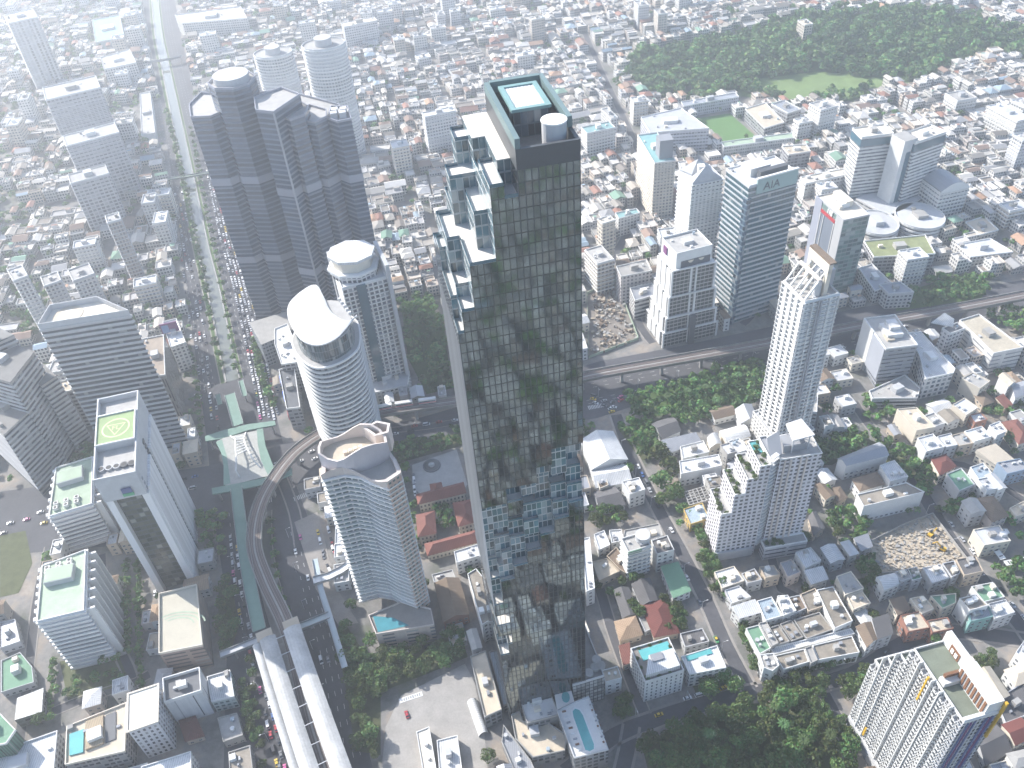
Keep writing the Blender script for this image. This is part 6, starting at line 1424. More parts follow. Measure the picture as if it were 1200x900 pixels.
for k in range(3):
    s0 = 0
    best = min(range(len(via)), key=lambda i: math.dist(via[i], P(450 + 24 * k, 478.5 - 3.6 * k, 12))); (x, y), a = via[best], math.atan2(via[best + 1][1] - via[best - 1][1], via[best + 1][0] - via[best - 1][0])
    x -= math.sin(a) * 2.3; y += math.cos(a) * 2.3
    c = pbox("carriage", tr, WHITE, x, y, 12.5, 12.2, 2.7, 3.4, a); pbox("red_band", tr, REDP, x, y, 12.9, 12.24, 2.76, .8, a); pbox("window_band", tr, GLASS, x, y, 14.0, 11.4, 2.76, .9, a)
# station: two long roofs over the tracks
st = dense(pl(18, (326, 741), (345, 800), (368, 868), (400, 960)), 6)
t = thing("railway_station", "long pale roofed railway station over the avenue", "station", (*st[len(st) // 2], 0)); LAND.append(("long roofed railway station", *P(350, 820)))
SR = mat("station_roof", (.44, .44, .43), .6, amt=.4, sc=.1, stripe=2.2)
def arch(nm, d0, d1, z, rise):
    b = MB(); cols = [side(st, d0 + (d1 - d0) * k / 6) for k in range(7)]; zz = [z + rise * math.sin(math.pi * k / 6) for k in range(7)]
    for k in range(6):
        for i in range(len(st) - 1):
            q = [(*cols[k][i], zz[k]), (*cols[k + 1][i], zz[k + 1]), (*cols[k + 1][i + 1], zz[k + 1]), (*cols[k][i + 1], zz[k])]
            n_ = np.cross(np.array(q[1]) - np.array(q[0]), np.array(q[2]) - np.array(q[0]))
            if n_[2] < 0: q = q[::-1]
            b.face(q); b.face([(p_[0], p_[1], p_[2] - .25) for p_ in q][::-1])
    b.build(nm, SR, t)
arch("platform_roof", 2.6, 12.0, 17.5, 1.5); arch("platform_roof", -10.4, -1.8, 17.5, 1.5); arch("side_roof", -14.6, -10.6, 16.2, .7)
b = MB(); ribbon(b, st, -11.5, -4.9, 12.9, 0, 1.0); ribbon(b, st, 4.9, 11.8, 12.9, 0, 1.0); b.build("platform", CONC, t); b = MB(); ribbon(b, st, -12.5, 11.5, 8, 0, 1.0); b.build("concourse", CONC, t)
s = 3.0
while s < length(st):
    (x, y), a = along(st, s)
    pbox("tie_beam", t, LGREY, x, y, 17.3, .35, 6.2, .35, a)
    for d in (4, 10, -4, -9): pbox("roof_post", t, LGREY, x - math.sin(a) * d, y + math.cos(a) * d, 12.9, .35, .35, 4.8, a)
    for d in (9, -9): pbox("pier", t, CONC, x - math.sin(a) * d, y + math.cos(a) * d, 0, 1.4, 1.4, 7.1, a)
    s += 11
for d in (7.6, -7.2): (x, y), a = along(st, -3.0) if False else (st[0], math.atan2(st[1][1] - st[0][1], st[1][0] - st[0][0])); pbox("end_block", t, BEIGE, x - math.sin(a) * d - math.cos(a) * 3, y + math.cos(a) * d - math.sin(a) * 3, 12.91, 6, 8.6, 4.0, a)
def walkway(lab, w_, z, m_, *px, name="footbridge", rail=True, land=None, posts=14):
    q = dense(pl(z, *px), 6); c = q[len(q) // 2]; t = thing(name, lab, "footbridge", (*c, 0)); b = MB(); ribbon(b, q, -w_ / 2, w_ / 2, z, 0, .8); b.build("deck", m_, t)
    if rail:
        b = MB(); ribbon(b, q, -w_ / 2, -w_ / 2 + .15, z + 1.1, 0, 1.1); ribbon(b, q, w_ / 2 - .15, w_ / 2, z + 1.1, 0, 1.1); b.build("railing", LGREY, t)
    s = 2.0
    while s < length(q): (x, y), a = along(q, s); pbox("pier", t, CONC, x, y, 0, .9, .9, z - .8, a); s += posts
    if land: LAND.append((land, *c))
    return t
walkway("long green roofed walkway beside the curving viaduct", 7.4, 11.4, SKYG, (277, 572), (283, 620), (292, 680), (304, 738))
walkway("green roofed walkway running up the avenue from the junction deck", 7.6, 10.8, SKYG, (269, 462), (274, 480), (279, 498))
walkway("short green roof left of the avenue stairs", 3.6, 8, SKYG, (255, 462), (258, 474)); walkway("short green roof right of the avenue stairs", 3.8, 8, SKYG, (282, 446), (287, 464))
walkway("pale blue footbridge running beside the station", 3.4, 8.5, mat("pale_blue_roof", (.4, .47, .5), .6, amt=.12), (369, 655), (376, 690), (386, 722), (395, 752), (404, 782))
walkway("pale footbridge joining the station to the right pavement", 4.4, 8.1, mat("pale_blue_roof2", (.38, .45, .46), .6, amt=.12), (346, 737), (366, 729), (386, 721)); walkway("pale footbridge from the station to the left pavement", 4, 8.1, LGREY, (308, 748), (286, 757), (258, 768))
walkway("white covered canopy bridge leading to the pink condo", 5.2, 9.4, WHITE, (367, 681), (385, 676), (399, 669), (412, 660)); 
walkway("pale green footbridge across the avenue in front of the dark complex", 4.5, 8, PALEG, (193, 211), (208, 208), (225, 206), (252, 201)); walkway("far hazy footbridge across the avenue", 4, 8, LGREY, (172, 73), (195, 70), (213, 66))
# junction deck with white arches
dz = 10.2
t = thing("junction_deck", "green edged pedestrian deck with white arch ribs over the junction", "pedestrian deck", (*P(285, 545), 0)); LAND.append(("pedestrian deck at the junction", *P(285, 545)))
D_ = lambda *px: ccw([P(u, v, dz) for u, v in px])
b = MB(); b.prism(D_((240, 511), (262, 504), (290, 497), (322, 493), (323, 498), (290, 504), (263, 513), (241, 517)), dz - 1, dz); b.build("edge_walk", SKYG, t)
b = MB(); b.prism(D_((248, 572), (275, 567), (310, 560), (342, 548), (342, 556), (312, 567), (275, 575), (249, 579)), dz - 1, dz); b.build("edge_walk", SKYG, t)
b = MB(); b.prism(D_((262, 513), (307, 503), (310, 525), (317, 546), (321, 556), (280, 566), (264, 569), (264, 550), (262, 530), (254, 517)), dz - 1.1, dz - .02); b.build("deck", mat("deck_tile", (.4, .4, .37), .85, amt=.25, sc=.4), t)
for px in (((301, 503), (308, 502), (311, 522), (321, 548), (324, 556), (314, 557), (306, 540), (302, 520)), ((253, 518), (260, 515), (266, 535), (270, 566), (262, 569), (262, 545), (259, 530))): b = MB(); b.prism(D_(*px), dz - .9, dz + .05); b.build("side_walk", SKYG, t)
A0 = [(270, 511), (276, 516), (277, 530), (278, 545), (277, 553), (281, 559)]; A1 = [(288, 507), (286, 515), (289, 525), (294, 535), (298, 541), (305, 548)]
for q in (A0, A1):
    n_ = len(q); b = MB(); pts = [(*P(u, v, dz + 5 * math.sin(math.pi * i / (n_ - 1))), dz + 7 * math.sin(math.pi * i / (n_ - 1))) for i, (u, v) in enumerate(q)]
    for a_, e_ in zip(pts, pts[1:]): b.bar(a_, e_, .8, .8)
    b.build("arch_rib", WHITE, t)
for i in range(8):
    f = .5 + i * .27; k = int(f); fr = f - k; lp = lambda q: (lambda a_, e_, zz: (*P(a_[0] + (e_[0] - a_[0]) * fr, a_[1] + (e_[1] - a_[1]) * fr, dz + 5 * math.sin(math.pi * f / 5)), zz))(q[k], q[k + 1], dz + 7 * math.sin(math.pi * f / 5)); b = MB(); b.bar(lp(A0), lp(A1), .5, .5); b.build("rung", WHITE, t)
for u, v in ((245, 514), (270, 508), (318, 496), (255, 574), (300, 563), (338, 553), (265, 540), (312, 530)): x, y = P(u, v, dz); pbox("pier", t, CONC, x, y, 0, 1.2, 1.2, dz - 1, .2)
# round fountain on the paved court
x, y = P(506, 546); t = thing("fountain", "round dark fountain on the paved court behind the red mansion", "fountain", (x, y, .17)); pcyl("basin", t, DGREY, x, y, .18, 6.0, .5, 32); pcyl("water", t, mat("fountain_water", (.06, .07, .07), .15, spec=.6), x, y, .69, 5.0, .04, 32); pcyl("plinth", t, CONC, x, y, .7, 2.2, .8, 24); pbox("sculpture", t, WHITE, x, y, 1.51, 3, .7, .6, .2)
# banner on the plaza
q0, q1 = P(468, 822), P(495, 813); t = thing("banner", "long white board with dark marks lying on the paved plaza", "banner", (*lerp2(q0, q1, .5), .17)); al = math.atan2(q1[1] - q0[1], q1[0] - q0[0]); mx = lerp2(q0, q1, .5); pbox("board", t, WHITE, *mx, .18, math.dist(q0, q1), 2.6, .12, al)
for k in range(9): q = lerp2(q0, q1, .12 + k * .095); pbox("faded_mark", t, GREY, q[0], q[1], .305, .8, 1.0 + .4 * (k % 3), .02, al)
for (u, v), lab in (((476, 832), None),): pass
# fan of palms etc. is with the trees

# ================================================================== THE REST OF THE CITY
class Mass:
    """many low buildings as one mesh: walls with windows, roofs of three kinds"""
    def __init__(s): s.b = MB(); s.c = []
    def put(s, f, col, n0): s.c += [(*col, 1)] * (len(s.b.f) - n0)
    def add(s, p, h, roof, wc, rc):
        b = s.b; n0 = len(b.f); b.walls(p, 0, h, 0, 0); s.put(0, wc, n0); n0 = len(b.f); w_ = min(math.dist(p[0], p[1]), math.dist(p[1], p[2]))
        if roof == "flat":
            b.cap(p, h - .5, 1); s.put(0, rc, n0); n0 = len(b.f); b.ring(p, -.3, .05, h - .5, h + .5, 1); s.put(0, wc, n0)
            if random.random() < .7:
                n0 = len(b.f); q = box4(*lerp2(cen(p), p[random.randrange(4)], random.uniform(.1, .5)), w_ * random.uniform(.25, .5), w_ * random.uniform(.2, .4), ang_of(p)); b.walls(q, h - .5, h + 2.2, 1, 0); s.put(0, wc, n0); n0 = len(b.f); b.cap(q, h + 2.2, 1); s.put(0, random.choice(ROOFCOL), n0)
        elif roof == "gable": gable(b, p, h, w_ * .24, 1, 1); s.put(0, rc, n0)
        else: hip(b, p, h, w_ * .25, 1); s.put(0, rc, n0)
WALLCOL = [(.62, .6, .57), (.55, .52, .46), (.45, .44, .42), (.58, .5, .42), (.35, .34, .33), (.5, .44, .4), (.66, .65, .63)]
ROOFCOL = [(.61, .58, .53), (.52, .49, .44), (.38, .375, .37), (.31, .285, .25), (.24, .21, .18), (.5, .45, .38), (.3, .16, .12), (.38, .24, .16), (.27, .19, .15), (.3, .38, .44), (.2, .32, .24)]
ROOFW = [24, 15, 15, 14, 8, 10, 4, 2, 5, 2, 1]
NAMEW = {0: "white", 1: "cream", 2: "grey", 3: "tan", 4: "concrete", 5: "pink", 6: "white"}
NAMER = {0: "white", 1: "pale", 2: "grey", 3: "concrete", 4: "stained", 5: "beige", 6: "red", 7: "orange", 8: "brown", 9: "blue", 10: "green"}
TREES = []                                            # (x, y, radius, height, z0, hint)
TG = random.Random(21)
def scatter(n, r0, r1, *px, hint="", gap=.62, ok=False):
    p = ccw(pl(0, *px)); xs = [q[0] for q in p]; ys = [q[1] for q in p]; got = []; tries = 0
    while len(got) < n and tries < n * 40:
        tries += 1; x, y, r = TG.uniform(min(xs), max(xs)), TG.uniform(min(ys), max(ys)), TG.uniform(r0, r1)
        if not inpoly(p, x, y) or any(math.dist((x, y), (a, b_)) < gap * (r + c) for a, b_, c in got): continue
        got.append((x, y, r)); TREES.append((x, y, r, r * TG.uniform(1.7, 2.3), 0, hint))
def line(n, r0, r1, *px, hint=""):
    q = pl(0, *px); L = length(q)
    for k in range(n): (x, y), a = along(q, L * (k + .5) / n); r = TG.uniform(r0, r1); TREES.append((x + TG.uniform(-.8, .8), y + TG.uniform(-.8, .8), r, r * TG.uniform(1.7, 2.2), 0, hint))
scatter(20, 3.2, 5.4, (404, 730), (430, 770), (446, 800), (446, 885), (416, 880), (408, 820), (396, 760))
scatter(30, 3.2, 5.2, (424, 772), (470, 762), (540, 742), (548, 770), (500, 790), (444, 812))
scatter(12, 3.4, 5.0, (256, 690), (272, 684), (280, 735), (268, 770), (256, 740)); scatter(12, 3.2, 4.6, (236, 602), (262, 600), (270, 650), (244, 655)); line(8, 2.6, 3.4, (287, 800), (298, 870)); line(8, 2.4, 3.2, (294, 770), (310, 905))
line(20, 2.2, 3.0, (164, 655), (167, 810)); line(14, 2.2, 3.0, (150, 655), (152, 770)); line(14, 1.8, 2.4, (66, 775), (60, 835)); scatter(12, 1.8, 3.2, (72, 800), (140, 785), (150, 800), (80, 818))
scatter(13, 4.2, 5.8, (806, 792), (850, 790), (860, 808), (818, 818))
scatter(85, 3.4, 6.8, (752, 872), (800, 850), (870, 826), (950, 818), (985, 850), (1003, 905), (760, 905), hint="park")
line(14, 2.8, 4.0, (806, 605), (832, 655), (858, 712)); scatter(9, 3.2, 4.4, (815, 650), (832, 650), (848, 690), (836, 700)); line(5, 2.6, 3.4, (868, 740), (886, 790)); line(6, 2.6, 3.6, (866, 722), (874, 752))
for u, v, r in ((771, 541, 7.2), (785, 556, 7.8), (774, 572, 7.0), (790, 585, 6.6), (776, 592, 5.2), (800, 602, 4.6)): TREES.append((*P(u, v), r, r * 1.9, 0, ""))
scatter(100, 2.8, 5.2, (736, 468), (790, 452), (880, 428), (896, 440), (888, 470), (840, 492), (806, 500), (770, 492), (745, 490)); scatter(24, 3, 4.6, (722, 500), (760, 495), (775, 530), (752, 540)); scatter(10, 2.6, 4, (640, 510), (690, 495), (700, 512), (686, 520))
scatter(42, 3.2, 5.2, (954, 524), (1000, 508), (1052, 528), (1075, 556), (1060, 566), (1018, 520), (975, 545), (956, 545)); scatter(14, 3.4, 5.0, (970, 604), (1008, 600), (1014, 640), (985, 645)); scatter(16, 2.8, 4.2, (1060, 535), (1080, 532), (1096, 575), (1076, 585)); scatter(10, 3, 4.4, (1005, 470), (1030, 462), (1050, 490), (1020, 498))
scatter(9, 2.8, 4.2, (1002, 665), (1022, 655), (1026, 690), (1010, 700)); line(11, 2.6, 3.8, (920, 792), (960, 783), (1008, 771)); scatter(9, 3.2, 4.6, (985, 800), (1014, 790), (1012, 810), (990, 818)); scatter(10, 3.2, 4.8, (895, 802), (965, 800), (965, 822), (905, 826))
scatter(14, 3, 4.4, (1160, 668), (1205, 655), (1205, 700), (1188, 705)); scatter(10, 2.6, 4.0, (1095, 600), (1130, 590), (1140, 600), (1106, 612)); scatter(8, 3, 4, (1135, 470), (1200, 478), (1205, 492), (1150, 490)); scatter(6, 2.8, 3.8, (1136, 782), (1160, 770), (1168, 782), (1150, 792))
scatter(22, 2.8, 4.4, (694, 686), (715, 690), (742, 716), (775, 705), (800, 715), (806, 738), (775, 742), (735, 712)); scatter(10, 2.8, 4.0, (690, 600), (735, 598), (740, 612), (700, 622)); scatter(5, 2.8, 3.6, (720, 825), (735, 820), (738, 838), (722, 842))
scatter(10, 2, 3.2, (480, 590), (489, 588), (494, 655), (484, 658)); scatter(24, 2.6, 4.0, (452, 528), (540, 506), (542, 522), (470, 542)); scatter(8, 2.4, 3.4, (512, 600), (530, 596), (534, 616), (514, 622))
scatter(58, 3.2, 5.4, (470, 358), (500, 350), (522, 380), (532, 455), (500, 462), (478, 420)); scatter(40, 3.0, 5.0, (1048, 345), (1130, 322), (1162, 330), (1150, 350), (1070, 364)); scatter(16, 3, 5, (1150, 370), (1205, 362), (1205, 400), (1170, 385))
line(46, 2.6, 4.2, (196, 130), (222, 240), (240, 330), (252, 400), (262, 435)); line(36, 2.4, 3.6, (224, 150), (246, 260), (266, 360), (278, 440)); line(20, 3, 4, (298, 400), (310, 450), (322, 480)); line(14, 2.4, 3.4, (222, 400), (232, 450), (238, 520)); line(10, 2.2, 3.2, (318, 610), (326, 680), (342, 740))
scatter(14, 3, 5, (84, 560), (110, 520), (118, 545), (96, 580)); scatter(26, 3, 5, (30, 330), (60, 350), (62, 390), (34, 400), (20, 360)); scatter(20, 3, 5, (60, 120), (150, 130), (150, 150), (60, 150)); scatter(8, 3, 4, (95, 745), (130, 740), (140, 775), (100, 780))
for _x, _y, _r, *_ in TREES: take(box4(_x, _y, _r * 1.1, _r * 1.1, .4))
for px in (((752, 872), (800, 850), (870, 826), (950, 818), (985, 850), (1003, 905), (760, 905)), ((404, 730), (430, 770), (446, 800), (446, 885), (416, 880), (408, 820), (396, 760)), ((424, 772), (470, 762), (540, 742), (548, 770), (500, 790), (444, 812)), ((806, 792), (850, 790), (860, 808), (818, 818)), ((256, 690), (272, 684), (280, 735), (268, 770), (256, 740)), ((70, 775), (140, 770), (152, 800), (80, 822)), ((954, 524), (1000, 508), (1052, 528), (1075, 556), (1060, 566), (1018, 520), (975, 545), (956, 545)), ((722, 500), (760, 495), (775, 530), (752, 540)), ((452, 528), (540, 506), (542, 522), (470, 542)), ((84, 560), (110, 520), (118, 545), (96, 580))):
    q = pq(0, *px); take(q); sheet("grass", .09, MATS["lawn"] if "lawn" in MATS else mat("lawn", (.09, .1, .05), .95, amt=.5, sc=.2), q)
lots = []
def hidden(x, y): u, v = PX(x, y, 5); return not (-60 < u < 1260 and -60 < v < 960)
def leafy(x, y):
    return (x < -230 and y > 350 and random.random() < .2)
BA = math.radians(10); cb_, sb_ = math.cos(BA), math.sin(BA)
for by in range(-12, 46):
    for bx in range(-26, 24):
        ox, oy = bx * 68 + (by % 2) * 22, by * 47
        gx, gy = cb_ * ox - sb_ * oy, sb_ * ox + cb_ * oy
        behind = gy < 150 and abs(gx) < 380 and gy > -430  # unseen blocks behind the camera, added for the tower glass to reflect
        if gy < 150 and not behind and hidden(gx, gy): continue
        if gy >= 150 and (hidden(gx, gy) and abs(gx) > 300): continue
        ja = BA + random.gauss(0, .05) + (math.pi / 2 if random.random() < .25 else 0); cj, sj = math.cos(ja), math.sin(ja)
        style = random.random(); far = gy > 640
        for row in range(4):
            y = -21 + row * 12.6 + (2.2 if row > 1 else 0); x = -30
            while x < 30:
                wd = random.uniform(4.5, 9) if style < .45 else random.uniform(7, 14) if style < .85 else random.uniform(12, 24)
                dp = random.uniform(11.4, 12.3) if far else random.uniform(8.5, 11.5); hh = random.choice((6.5, 9.5, 10, 12.5, 13)) if style < .45 else random.uniform(5, 11)
                cx_, cy_ = x + wd / 2, y + random.uniform(-.8, .8); X, Y = gx + cj * cx_ - sj * cy_, gy + sj * cx_ + cj * cy_
                x += wd + (random.choice((.25, .25, .4, 2.5)) if style < .45 else random.uniform(.2, 1.6) if far else random.uniform(.8, 4))
                q = box4(X, Y, wd, dp, ja + random.gauss(0, .02))
                if random.random() < .07 and free(box4(X, Y, 18, 14, ja), .02) and Y > 420 and not (-60 < X < 80 and Y < 520):
                    q = box4(X, Y, random.uniform(14, 22), random.uniform(11, 15), ja); lots.append((q, random.uniform(16, 34), "mid")); take(q, .6); continue
                if leafy(X, Y) or random.random() < .1:
                    if not occ[int(np.clip(Y - OY, 0, OM - 1)), int(np.clip(X - OX, 0, ON - 1))]: TREES.append((X, Y, random.uniform(2.5, 4.8), random.uniform(6, 10), 0, "among houses"))
                    continue
                if not free(q, .03): 
                    if random.random() < .3 and not hidden(X, Y) and free(box4(X, Y, 3, 3, 0), .0): TREES.append((X, Y, random.uniform(1.8, 3.2), random.uniform(4, 7), 0, "among houses"))
                    continue
                lots.append((q, hh, "low")); take(q, .15)
def dist_cam(q): c = cen(q); return math.hypot(c[0], c[1])
lots.sort(key=lambda e: dist_cam(e[0]))
mass = Mass(); n_house = n_shop = n_mid = 0
for q, hh, k in lots:
    c = cen(q); wi = random.choices(range(7), (5, 3, 3, 2, 2, 1, 3))[0]; ri = random.choices(range(11), ROOFW)[0]; roof = "flat" if ri < 6 and random.random() < .72 else random.choice(("gable", "hip", "gable"))
    vis = not hidden(*c) and c[1] > 140
    if k == "mid" and vis and n_mid < 110:
        n_mid += 1; fm = random.choice((APT, APT, APB, FT)); t = tower("apartment_block", None, None, q, 0, hh, fm, random.choice((CONC, LGREY, WROOF)), 3.3, band=(.45, .8, random.choice((WHITE, CREAM, LGREY))) if dist_cam(q) < 900 else None, clut=3, own=False)
        pend(t, {"apt_white": "white", "apt_beige": "beige", "far_tower": "pale grey"}[fm.name] + f" {max(4, round(hh / 3.3))} storey", "apartment block with flat roof", c[0], c[1], "apartment block", "mid rise blocks of the city"); continue
    if k == "low" and vis and (n_house if roof != "flat" else n_shop) < (165 if roof != "flat" else 170):
        if roof == "flat": n_shop += 1
        else: n_house += 1
        house(ccw(q), hh, roof, NAMER[ri], NAMEW[wi], own=False, clut=2 if dist_cam(q) < 520 else 1, win=dist_cam(q) < 600); continue
    kd = .55 if c[1] < 150 else random.uniform(.75, 1.1); mass.add(ccw(q), hh, roof, WALLCOL[wi], tuple(v * kd for v in ROOFCOL[ri]))  # roofs behind the camera darkened to calm the tower's reflection
o = mass.b.build("low_city", [attrmat("city_walls", windows=True), attrmat("city_roofs")], cols=mass.c)
tag(o, "sea of small low roofs filling the city to the top of the photo", "city blocks", kind="stuff")

# ================================================================== TREES
def leafmat():
    m, n, l, b = _new("foliage"); at = n.new("ShaderNodeAttribute"); at.attribute_name = "Col"; oi = n.new("ShaderNodeObjectInfo")
    hs = n.new("ShaderNodeHueSaturation"); l.new(at.outputs["Color"], hs.inputs["Color"])
    l.new(math_(n, l, 'ADD', math_(n, l, 'MULTIPLY', oi.outputs["Random"], .06), .47), hs.inputs["Hue"]); l.new(math_(n, l, 'ADD', math_(n, l, 'MULTIPLY', oi.outputs["Random"], .7), .65), hs.inputs["Value"])
    l.new(hs.outputs[0], b.inputs["Base Color"]); b.inputs["Roughness"].default_value = .6; b.inputs["Specular IOR Level"].default_value = .25
    tr = n.new("ShaderNodeBsdfTranslucent"); l.new(hs.outputs[0], tr.inputs[0]); mx = n.new("ShaderNodeMixShader"); mx.inputs[0].default_value = .22
    l.new(b.outputs[0], mx.inputs[1]); l.new(tr.outputs[0], mx.inputs[2]); l.new(mx.outputs[0], n["Material Output"].inputs[0]); MATS["foliage"] = m; return m
LEAFM = leafmat(); BARK = mat("bark", (.13, .1, .075), .95, amt=.2)
def crown_np(r, n_leaf, lobes, leaf, seed, squash=.8):
    g = np.random.default_rng(seed); V = []; Ccol = []
    L = []
    for i in range(lobes):
        a = 2 * math.pi * (i / lobes + g.random() * .1); rad = 0 if i == 0 else g.uniform(.35, .68); L.append((rad * math.cos(a), rad * math.sin(a), g.uniform(-.3, .55) if i else .55, g.uniform(.34, .52) if i else .5, g.uniform(.75, 1.25)))
    for k in range(n_leaf):
        x, y, z, s, tone = L[g.integers(lobes)]; d = g.normal(size=3); d /= np.linalg.norm(d)
        if d[2] < -.35: d[2] *= -.6; d /= np.linalg.norm(d)
        p = np.array([x, y, z * squash]) + d * s * g.uniform(.72, 1.06) * (1, 1, squash); nrm = d + g.normal(size=3) * .55; nrm /= np.linalg.norm(nrm)
        t1 = np.cross(nrm, (0.3, .2, 1)); t1 /= np.linalg.norm(t1) + 1e-6; t2 = np.cross(nrm, t1); h = leaf * g.uniform(.6, 1.25)
        V.append([p + t1 * h, p + t2 * h * .8, p - t1 * h, p - t2 * h * .8]); v = tone * g.uniform(.75, 1.3); Ccol.append((.085 * v * g.uniform(.75, 1.45), .14 * v, .042 * v, 1))
    return np.array(V) * r, np.array(Ccol)
def crown_obj(nm, V, Cc):
    me = bpy.data.meshes.new(nm); n = len(V); me.from_pydata(V.reshape(-1, 3).tolist(), [], [(4 * i, 4 * i + 1, 4 * i + 2, 4 * i + 3) for i in range(n)]); at = me.attributes.new("Col", 'FLOAT_COLOR', 'FACE'); at.data.foreach_set("color", Cc.ravel()); me.materials.append(LEAFM); return me
CROWNS = [crown_obj("crown", *crown_np(1.0, 620 if i < 5 else 900, 8 + i, .125 if i < 5 else .105, 50 + i, (.8, .7, .9, .75, .85, .7, .62)[i])) for i in range(7)]
tb = MB(); prof = [(.055, 0), (.04, .5), (.028, 1.0)]
for (r0, h0), (r1, h1) in zip(prof, prof[1:]):
    for k in range(7):
        a, e_ = 2 * math.pi * k / 7, 2 * math.pi * (k + 1) / 7; tb.face([(r0 * math.cos(a), r0 * math.sin(a), h0), (r0 * math.cos(e_), r0 * math.sin(e_), h0), (r1 * math.cos(e_), r1 * math.sin(e_), h1), (r1 * math.cos(a), r1 * math.sin(a), h1)])
for k in range(5):
    a = k * 1.3; tb.bar((0, 0, .55 + .06 * k), (.32 * math.cos(a), .32 * math.sin(a), .95 + .04 * k), .03, .03)
_o = tb.build("trunk", BARK); TRUNK = _o.data; bpy.data.objects.remove(_o)
def tree(x, y, r, h, z0=0.0, crown=None, noun="tree", desc=None, group=None):
    t = thing("tree", None, None, (x, y, z0)); k = crown if crown is not None else random.randrange(5 if r < 5 else 7)
    c = bpy.data.objects.new("crown", CROWNS[k]); C.objects.link(c); c.parent = t; c.location = (0, 0, h - r * .78); c.scale = (r, r * random.uniform(.88, 1.12), r * random.uniform(.9, 1.15)); c.rotation_euler = (0, 0, random.uniform(0, 6.28))
    q = bpy.data.objects.new("trunk", TRUNK); C.objects.link(q); q.parent = t; q.scale = (max(3.0, r), max(3.0, r), h - r * .5); q.rotation_euler = (0, 0, random.uniform(0, 6))
    pend(t, desc or ("broad" if r > 4.6 else "small" if r < 3 else "leafy"), noun, x, y, "tree", group or "street and garden trees"); return t
TREES.sort(key=lambda e: math.hypot(e[0], e[1]) - e[2] * 25)
vis = [e for e in TREES if not hidden(e[0], e[1]) and e[1] > 140]; rest = [e for e in TREES if hidden(e[0], e[1]) or e[1] <= 140]
for e in vis[:292]: tree(*e[:5])
rest += vis[292:]
# park wood, far trees, trees added unseen behind the camera: one mass
WV, WC = [], []
protos = [crown_np(1.0, 110, 6, .27, 90 + i, .8) for i in range(6)]
def wood(x, y, r, h, z0=0):
    V, Cc = protos[random.randrange(6)]; a = random.uniform(0, 6.28); c, s = math.cos(a), math.sin(a); k = random.uniform(.6, 1.5)
    W = V.copy(); W[..., 0], W[..., 1] = (c * V[..., 0] - s * V[..., 1]) * r + x, (s * V[..., 0] + c * V[..., 1]) * r + y; W[..., 2] = V[..., 2] * r + z0 + h - r * .7; WV.append(W); WC.append(Cc * (k, k * random.uniform(.92, 1.08), k, 1))
for e in rest: wood(*e[:4])
xs = [q[0] for q in parkp]; ys = [q[1] for q in parkp]; md = pq(0, (885, 93), (960, 84), (1035, 92), (1075, 98), (1000, 112), (930, 120), (890, 112))
n_ = 0
while n_ < 1500:
    x, y = TG.uniform(min(xs), max(xs)), TG.uniform(min(ys), max(ys))
    if not inpoly(parkp, x, y) or (inpoly(md, x, y) and TG.random() < .94): continue
    n_ += 1; r = TG.choice((3, 4, 5, 6, 8)) * TG.uniform(.85, 1.2); wood(x, y, r, r * TG.uniform(1.3, 2.0))
for k in range(1100):
    x, y = TG.uniform(-360, 380), TG.uniform(-400, 140)
    if hidden(x, y): wood(x, y, TG.uniform(4, 8), 10)  # unseen trees added behind the camera to darken the tower's reflection
me = crown_obj("woodland", np.concatenate(WV), np.concatenate(WC)); o = bpy.data.objects.new("woodland", me); C.objects.link(o); tag(o, "dense green park woodland and far trees between the houses", "woodland", kind="stuff")
# planting on roofs
def shrub(x, y, z, r, desc, noun="shrub"):
    t = bpy.data.objects.new("shrub", CROWNS[random.randrange(5)]); C.objects.link(t); t.location = (x, y, z + r * .35); t.scale = (r, r, r * .75); t.rotation_euler = (0, 0, random.uniform(0, 6)); pend(t, desc, noun, x, y, "shrub", "roof garden planting")
for (c_, z_, w_, d_, a_) in TERRACES:
    for k in range(6):
        ax, dy = TG.uniform(-.36, .36) * w_, -d_ * .44 + d_ * .86 * k / 5; shrub(c_[0] + math.cos(a_) * ax - math.sin(a_) * dy, c_[1] + math.sin(a_) * ax + math.cos(a_) * dy, z_, TG.uniform(1.3, 2.2), "bright green", "shrub on a roof terrace")
for k in range(12):
    q = HOTEL[0]; e_ = lerp2(q[k % 4], q[(k + 1) % 4], (k + .6) / 12.6); e_ = lerp2(e_, cen(q), .12); shrub(*e_, HOTEL[1], TG.uniform(.8, 1.4), "green", "shrub on the hotel roof")
